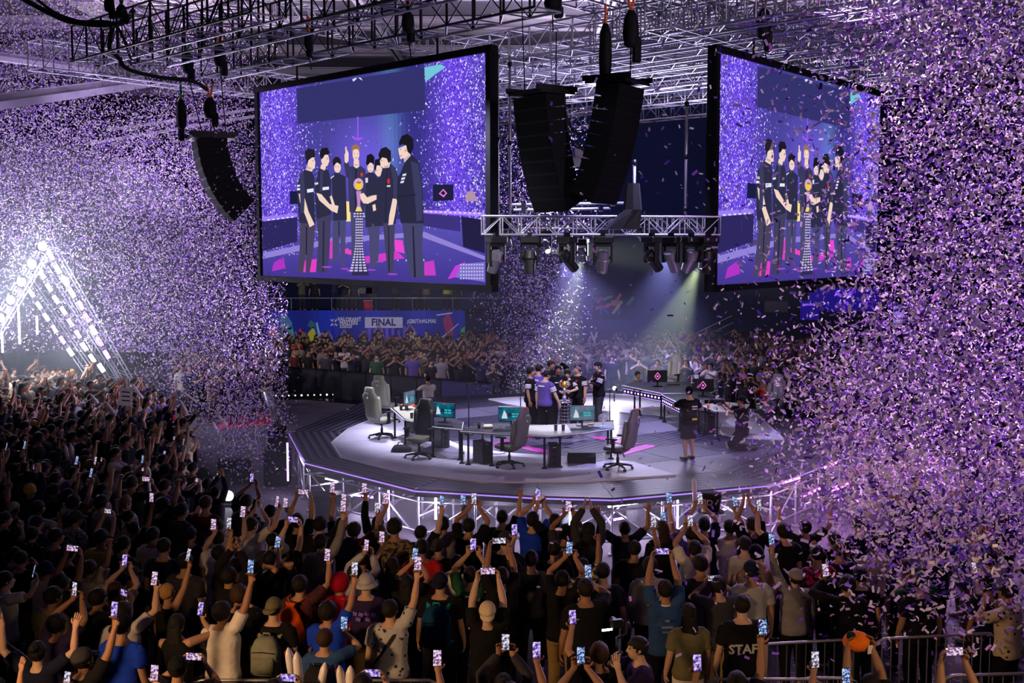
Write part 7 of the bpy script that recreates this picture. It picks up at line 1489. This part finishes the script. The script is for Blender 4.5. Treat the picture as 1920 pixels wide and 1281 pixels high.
def d_right(px, py):
    e = 1650 + np.clip((560 - py), 0, 600) * -.02 + np.where(py > 560, -np.clip(py - 560, 0, 130) * .9, 0) + np.clip(py - 800, 0, 500) * .35
    core = sig(px, e, 46); bot = 1 - sig(py, 1120 + (px - 1700) * .12, 45)
    return np.clip(core * bot, 0, 1) * (1 - sig(px, 2120, 50)) * (.66 + .34 * sig(py, 470, 90))
def d_sparse(px, py): return np.where(px > 1180, sig(px, 1420, 90), 0) * (1 - sig(py, 1150, 50)) + .05 * (px > 1000)
parts_ = [(sample(86000, d_left, 34.2, 45, (-220, -20, 540, 900), 1), .064, .025, 0), (sample(12500, d_mid, 38, 47, (880, 200, 1120, 760), 2), .068, .026, 0), (sample(50000, d_right, 10.5, 25, (1300, -30, 2300, 1240), 3, .7), .068, .027, 1), (sample(2600, d_sparse, 11, 23, (1000, -30, 1800, 1240), 4), .072, .029, 1)]
lw = lambda px, py: .04 + .5 * G(px, 470, 70) * G(py, 800, 70)
parts_.append((sample(2600, lambda px, py: G(px, 450, 70) * G(py, 800, 75), 27, 34, (300, 640, 560, 940), 6), .06, .024, 0)); parts_.append((sample(260, lambda px, py: np.full_like(px, .5), 26, 33, (400, 230, 540, 620), 7), .06, .024, 0))
pal = [np.array(CONF)[:, :4].astype(np.float32)] 
W_L, W_R = [.22, .40, .20, .08, .06, .04], [.34, .26, .16, .10, .08, .06]
allP = np.concatenate([p for p, *_ in parts_]); LEN = np.concatenate([np.full(len(p), l) for p, l, w, k in parts_]); WID = np.concatenate([np.full(len(p), w) for p, l, w, k in parts_]); SIDE = np.concatenate([np.full(len(p), k) for p, l, w, k in parts_])
g = np.random.default_rng(77); Nn = len(allP)
ci = np.where(SIDE == 0, g.choice(6, Nn, p=W_L), g.choice(6, Nn, p=W_R)); order = np.argsort(allP[:, 1]); Dd = allP[:, 1] * CP - (allP[:, 2] - HC) * SP; pxx = 960 + FPX * allP[:, 0] / Dd; vis = (pxx[order] < 1915) & (640.5 - FPX * (allP[:, 1] * SP + (allP[:, 2] - HC) * CP) / Dd > 4)[order]; near = order[vis][:300]; rest = np.setdiff1d(order, near)
def frames(n_, g):
    q = g.normal(size=(n_, 4)); q /= np.linalg.norm(q, axis=1)[:, None]; w, x, y, z = q.T
    return np.stack([np.stack([1 - 2 * (y * y + z * z), 2 * (x * y - z * w), 2 * (x * z + y * w)], 1), np.stack([2 * (x * y + z * w), 1 - 2 * (x * x + z * z), 2 * (y * z - x * w)], 1), np.stack([2 * (x * z - y * w), 2 * (y * z + x * w), 1 - 2 * (x * x + y * y)], 1)], 1)
def slip_local(L_, W_, bend): # six corners of a bent slip
    return np.stack([np.stack([-L_ / 2, -W_ / 2, bend], 1), np.stack([L_ * 0, -W_ / 2, -bend], 1), np.stack([L_ / 2, -W_ / 2, bend], 1), np.stack([-L_ / 2, W_ / 2, bend], 1), np.stack([L_ * 0, W_ / 2, -bend], 1), np.stack([L_ / 2, W_ / 2, bend], 1)], 1)
R = frames(Nn, g); k_ = g.uniform(.75, 1.2, Nn); loc_ = slip_local(LEN * k_, WID * k_, g.uniform(-.006, .008, Nn))
Vw = np.einsum('nij,nkj->nki', R, loc_) + allP[:, None, :]
V_ = Vw[rest].reshape(-1, 3); nr = len(rest); base = np.arange(nr)[:, None] * 6; F_ = np.concatenate([base + np.array([0, 1, 4, 3]), base + np.array([1, 2, 5, 4])], 1).reshape(-1, 4)
me = bpy.data.meshes.new('confetti_cloud'); me.vertices.add(len(V_)); me.vertices.foreach_set('co', V_.astype(np.float32).ravel()); me.loops.add(F_.size); me.loops.foreach_set('vertex_index', F_.astype(np.int32).ravel()); me.polygons.add(len(F_)); me.polygons.foreach_set('loop_start', np.arange(0, F_.size, 4, dtype=np.int32)); me.update(calc_edges=True)
a = me.color_attributes.new('Col', 'FLOAT_COLOR', 'POINT'); a.data.foreach_set('color', np.repeat(pal[0][ci[rest]], 6, 0).ravel()); me.materials.append(CMV); tag(put('confetti_cloud', me), 'clouds of purple and white paper confetti falling on both sides of the stage', 'confetti', None, 'stuff')
SLIP = []
for k in range(5):
    l = slip_local(np.array([.072]), np.array([.029]), np.array([-.006 + k * .003]))[0]; m_ = MB(); m_.add([tuple(v) for v in l], [(0, 1, 4, 3), (1, 2, 5, 4)]); SLIP.append(m_.mesh('confetti_slip', [CMO]))
CLAND = [(1400, 200, 'before the top of the right LED screen'), (1400, 430, 'before the bottom of the right LED screen'), (1590, 330, 'by the far edge of the right LED screen'), (1165, 260, 'before the right centre speaker array'), (1700, 60, 'before the roof trusses at the top'), (1860, 60, 'in the upper right corner'), (1780, 260, 'beside the screen under the roof'), (1890, 380, 'at the right edge level with the screen'), (1740, 480, 'level with the bottom of the right screen'), (1585, 570, 'before the violet emblem sign'), (1860, 600, 'at the right edge level with the far signs'), (1700, 720, 'before the far right crowd'), (1480, 700, 'before the far desk corner'), (1560, 880, 'over the magenta light tubes'), (1860, 800, 'at the right edge level with the stage'), (1720, 900, 'right of the magenta light tubes'), (1418, 1040, 'above the tan hoodie'), (1533, 1050, 'around the magenta jersey'), (1650, 1020, 'over the crowd right of the magenta jersey'), (1880, 1000, 'above the patterned cream shirt'), (1750, 1120, 'over the crowd barrier on the right'), (1250, 800, 'over the stage behind the cameraman'), (1250, 450, 'before the moving head lamps')]
CN = ['cream white', 'pale lilac', 'violet', 'deep purple', 'very dark purple', 'pink']
for i in near:
    o = put('confetti_slip', SLIP[int(i) % 5]); o.matrix_basis = Matrix.Translation(allP[i]) @ Matrix(R[i].tolist()).to_4x4(); o.color = CONF[ci[i]]
    x_, y_, _d = proj(allP[i]); wh = min(CLAND, key=lambda l: (l[0] - x_) ** 2 + (l[1] - y_) ** 2)[2]
    tag(o, f'{CN[ci[i]]} paper confetti slip falling {wh}', 'confetti', f'{CN[ci[i]]} confetti slips {wh}')
# slips lying on the stage and the floor
g2 = np.random.default_rng(5); m_ = MB()
for k in range(900):
    if k < 420: q = atZ(g2.uniform(1380, 1580), g2.uniform(780, 900), ZS); z = ZS + .016
    elif k < 640: q = atZ(g2.uniform(400, 560), g2.uniform(820, 960), 0); z = .006
    else: q = atZ(g2.uniform(1480, 1880), g2.uniform(1200, 1290), 0); z = .006
    a_ = g2.uniform(0, PI); c, s = math.cos(a_), math.sin(a_)
    m_.add([(q.x + x * c - y * s, q.y + x * s + y * c, z + (.004 if x > 0 else 0)) for x, y in ((-.03, -.012), (.03, -.012), (.03, .012), (-.03, .012))], [(0, 1, 2, 3)], 0, CONF[int(g2.integers(0, 6))])
tag(m_.build('confetti_litter', CMV, colors=True), 'confetti slips lying on the stage edge and floor', 'confetti', None, 'stuff')

# ------------------------------------------------------------------ haze: thin smoke round the arches and behind the lamps
def haze(name, c, r, dens, col, label, an=.3):
    m = bpy.data.materials.new(name); m.use_nodes = True; nt = m.node_tree; nt.nodes.clear(); o = nt.nodes.new('ShaderNodeOutputMaterial'); v = nt.nodes.new('ShaderNodeVolumeScatter'); v.inputs['Color'].default_value = col; v.inputs['Density'].default_value = dens; v.inputs['Anisotropy'].default_value = an; nt.links.new(v.outputs[0], o.inputs['Volume'])
    mb = MB(); mb.ball((0, 0, 0), r, 24, 16); ob = mb.build(name, m, None, True, c); tag(ob, label, 'haze', None, 'stuff'); return ob
if HAZE:
    haze('haze_volume', atD(30, 560, 40.5), (8.0, 7.0, 5.6), .015, (.82, .88, 1, 1), 'glowing pale smoke around the light arches')
    haze('haze_volume', atD(1150, 600, 45), (11, 7, 4.2), .022, (.9, .93, 1, 1), 'thin smoke lit by lamps behind the team')
    haze('haze_volume', Vector((1.3, 23.6, 1.0)), (8.5, 2.6, 1.9), .022, (.9, .9, 1, 1), 'added haze volume giving the light tubes under the stage front their glow')  # scatter volume added so the tubes seem to bloom
light('beam', 'SPOT', atD(1091, 485, 40) , 4200, (.86, 1.0, .62), atD(1050, 640, 41), .1, 34, .5)
light('beam', 'SPOT', atD(1310, 500, 40), 5600, (.84, 1.0, .60), atD(1250, 640, 41), .1, 40, .5)
light('beam', 'SPOT', atD(1022, 470, 40), 2400, (.86, 1.0, .62), atD(1070, 470, 40), .1, 30, .6)
light('beam', 'SPOT', atD(1060, 480, 42), 3800, (.42, .36, 1.0), atD(1120, 690, 43), .15, 95, .9)
light('beam', 'SPOT', atD(1250, 480, 46), 2500, (.36, .36, 1.0), atD(1230, 690, 46), .15, 95, .9)

# ------------------------------------------------------------------ labels that single each person out
POSE_T = {'down': 'arms lowered', 'one': 'phone raised in right hand', 'one~': 'phone raised in left hand', 'onehigh': 'phone held high in right hand', 'onehigh~': 'phone held high in left hand', 'oneface': 'phone at face height', 'oneface~': 'phone at face height in left hand', 'both': 'phone raised in both hands', 'bothwide': 'phone held sideways overhead', 'face': 'phone sideways before the face', 'claphigh': 'clapping overhead', 'clap': 'clapping at the chest', 'behind': 'hand behind head', 'fist': 'right fist raised', 'fist~': 'left fist raised', 'vee': 'both arms spread up', 'mouth': 'hands at the face'}
HAIR_T = {'short': 'short-haired', 'messy': 'tousle-haired', 'curly': 'curly-haired', 'long': 'long-haired', 'ponytail': 'ponytailed', 'bob': 'bob-haired', 'bun': 'person-with-bun', 'cap': 'capped', 'capback': 'backward-capped', 'bucket': 'bucket-hatted', 'beanie': 'beanie-wearing', 'hood': 'hooded'}
def rel_of(r, skip=None):
    x, y, d = r['px']; best = min((l for l in LAND if l[2] != skip), key=lambda l: ((l[0] - x) * (1.0)) ** 2 + ((l[1] - y) * 1.4) ** 2); dx, dy = x - best[0], y - best[1]
    w = ('right of' if dx > 0 else 'left of') if abs(dx) > abs(dy) * 1.2 else ('behind' if dy < 0 else 'in front of'); return f'{w} the {best[2]}'
LAND += [(76, 680, 'light arches'), (300, 760, 'white paper sign'), (130, 850, 'paired white clapper sticks'), (400, 860, 'black fence panels'), (431, 950, 'round floor spotlight'), (1333, 942, 'foam hat'), (560, 935, 'stage corner scaffold'), (240, 850, 'slim upright clapper stick'), (1745, 1195, 'crowd barrier in confetti'), (1560, 900, 'magenta light tubes')]
ORD = ['', 'nearer', 'third', 'fourth', 'fifth', 'sixth', 'seventh', 'eighth']
used_l = {}
def short_desc(r): 
    c = CLOTH[r['shirt']][1]; pr = {'blot': 'spotted ', 'leafy': 'patterned '}.get(r['mat'] or '', ''); g_ = {'tee': 'tee', 'long': 'long-sleeved top', 'tank': 'tank top'}[r['kind']]
    return f"{pr}{c} {g_}"
for r in sorted(PEOPLE, key=lambda q: q['px'][0]):
    o = r['o']; tag(o, None, 'person', TEAM if r['label'] and 'team' in (r['label'] or '') else ('audience on the floor' if not r['label'] else None))
    if r['label']: lab = r['label']
    else:
        hh = HAIR_T[r['hair']]; who = 'woman' if r['fem'] else 'person'; base = (f'{hh} {who} in {short_desc(r)}' if r['hair'] != 'bun' else f'woman with bun in {short_desc(r)}') + f", {POSE_T.get(r['pose'], '')}"
        lab = base + ', ' + rel_of(r, r['land']); w = lab.split()
        if len(w) > 16: lab = f"{hh.replace('person-with-bun', 'bun-haired')} {who}, {short_desc(r)}, {POSE_T.get(r['pose'], '')}, {rel_of(r, r['land'])}"
        if len(lab.split()) > 16: lab = f"{hh.replace('person-with-bun', 'bun-haired')} {who}, {short_desc(r)}, {rel_of(r, r['land'])}"
    r['label'] = lab; used_l[lab] = used_l.get(lab, 0) + 1
seen_l = {}
def nth(lab, k, n_):
    w = ('leftmost: ' if k == 0 else ('rightmost: ' if k == n_ - 1 else NTH[min(k, 11)] + ' from left: ')) + lab; return w if len(w.split()) <= 16 else ' '.join(w.replace('person in ', '').replace('woman in ', 'woman, ').replace('phone ', 'phone ').split()[:16])
NTH = ['', 'second', 'third', 'fourth', 'fifth', 'sixth', 'seventh', 'eighth', 'ninth', 'tenth', 'eleventh', 'twelfth']
for r in sorted(PEOPLE, key=lambda q: q['px'][0]):
    n_ = used_l[r['label']]; k = seen_l.get(r['label'], 0); seen_l[r['label']] = k + 1
    r['o']['label'] = nth(r['label'], k, n_) if n_ > 1 else r['label']
PH = {}
for r in sorted(PEOPLE, key=lambda q: q['px'][0]):
    if r['phone'] is not None:
        lab = f"phone of {short_desc(r)} wearer {rel_of(r)}" if not r['land'] else f"lit phone held up by the {r['land']}"
        PH.setdefault(lab, []).append(r['phone'])
for lab, v in PH.items():
    for k, o in enumerate(v): tag(o, nth(lab, k, len(v)) if len(v) > 1 else lab, 'phone', 'raised phones')
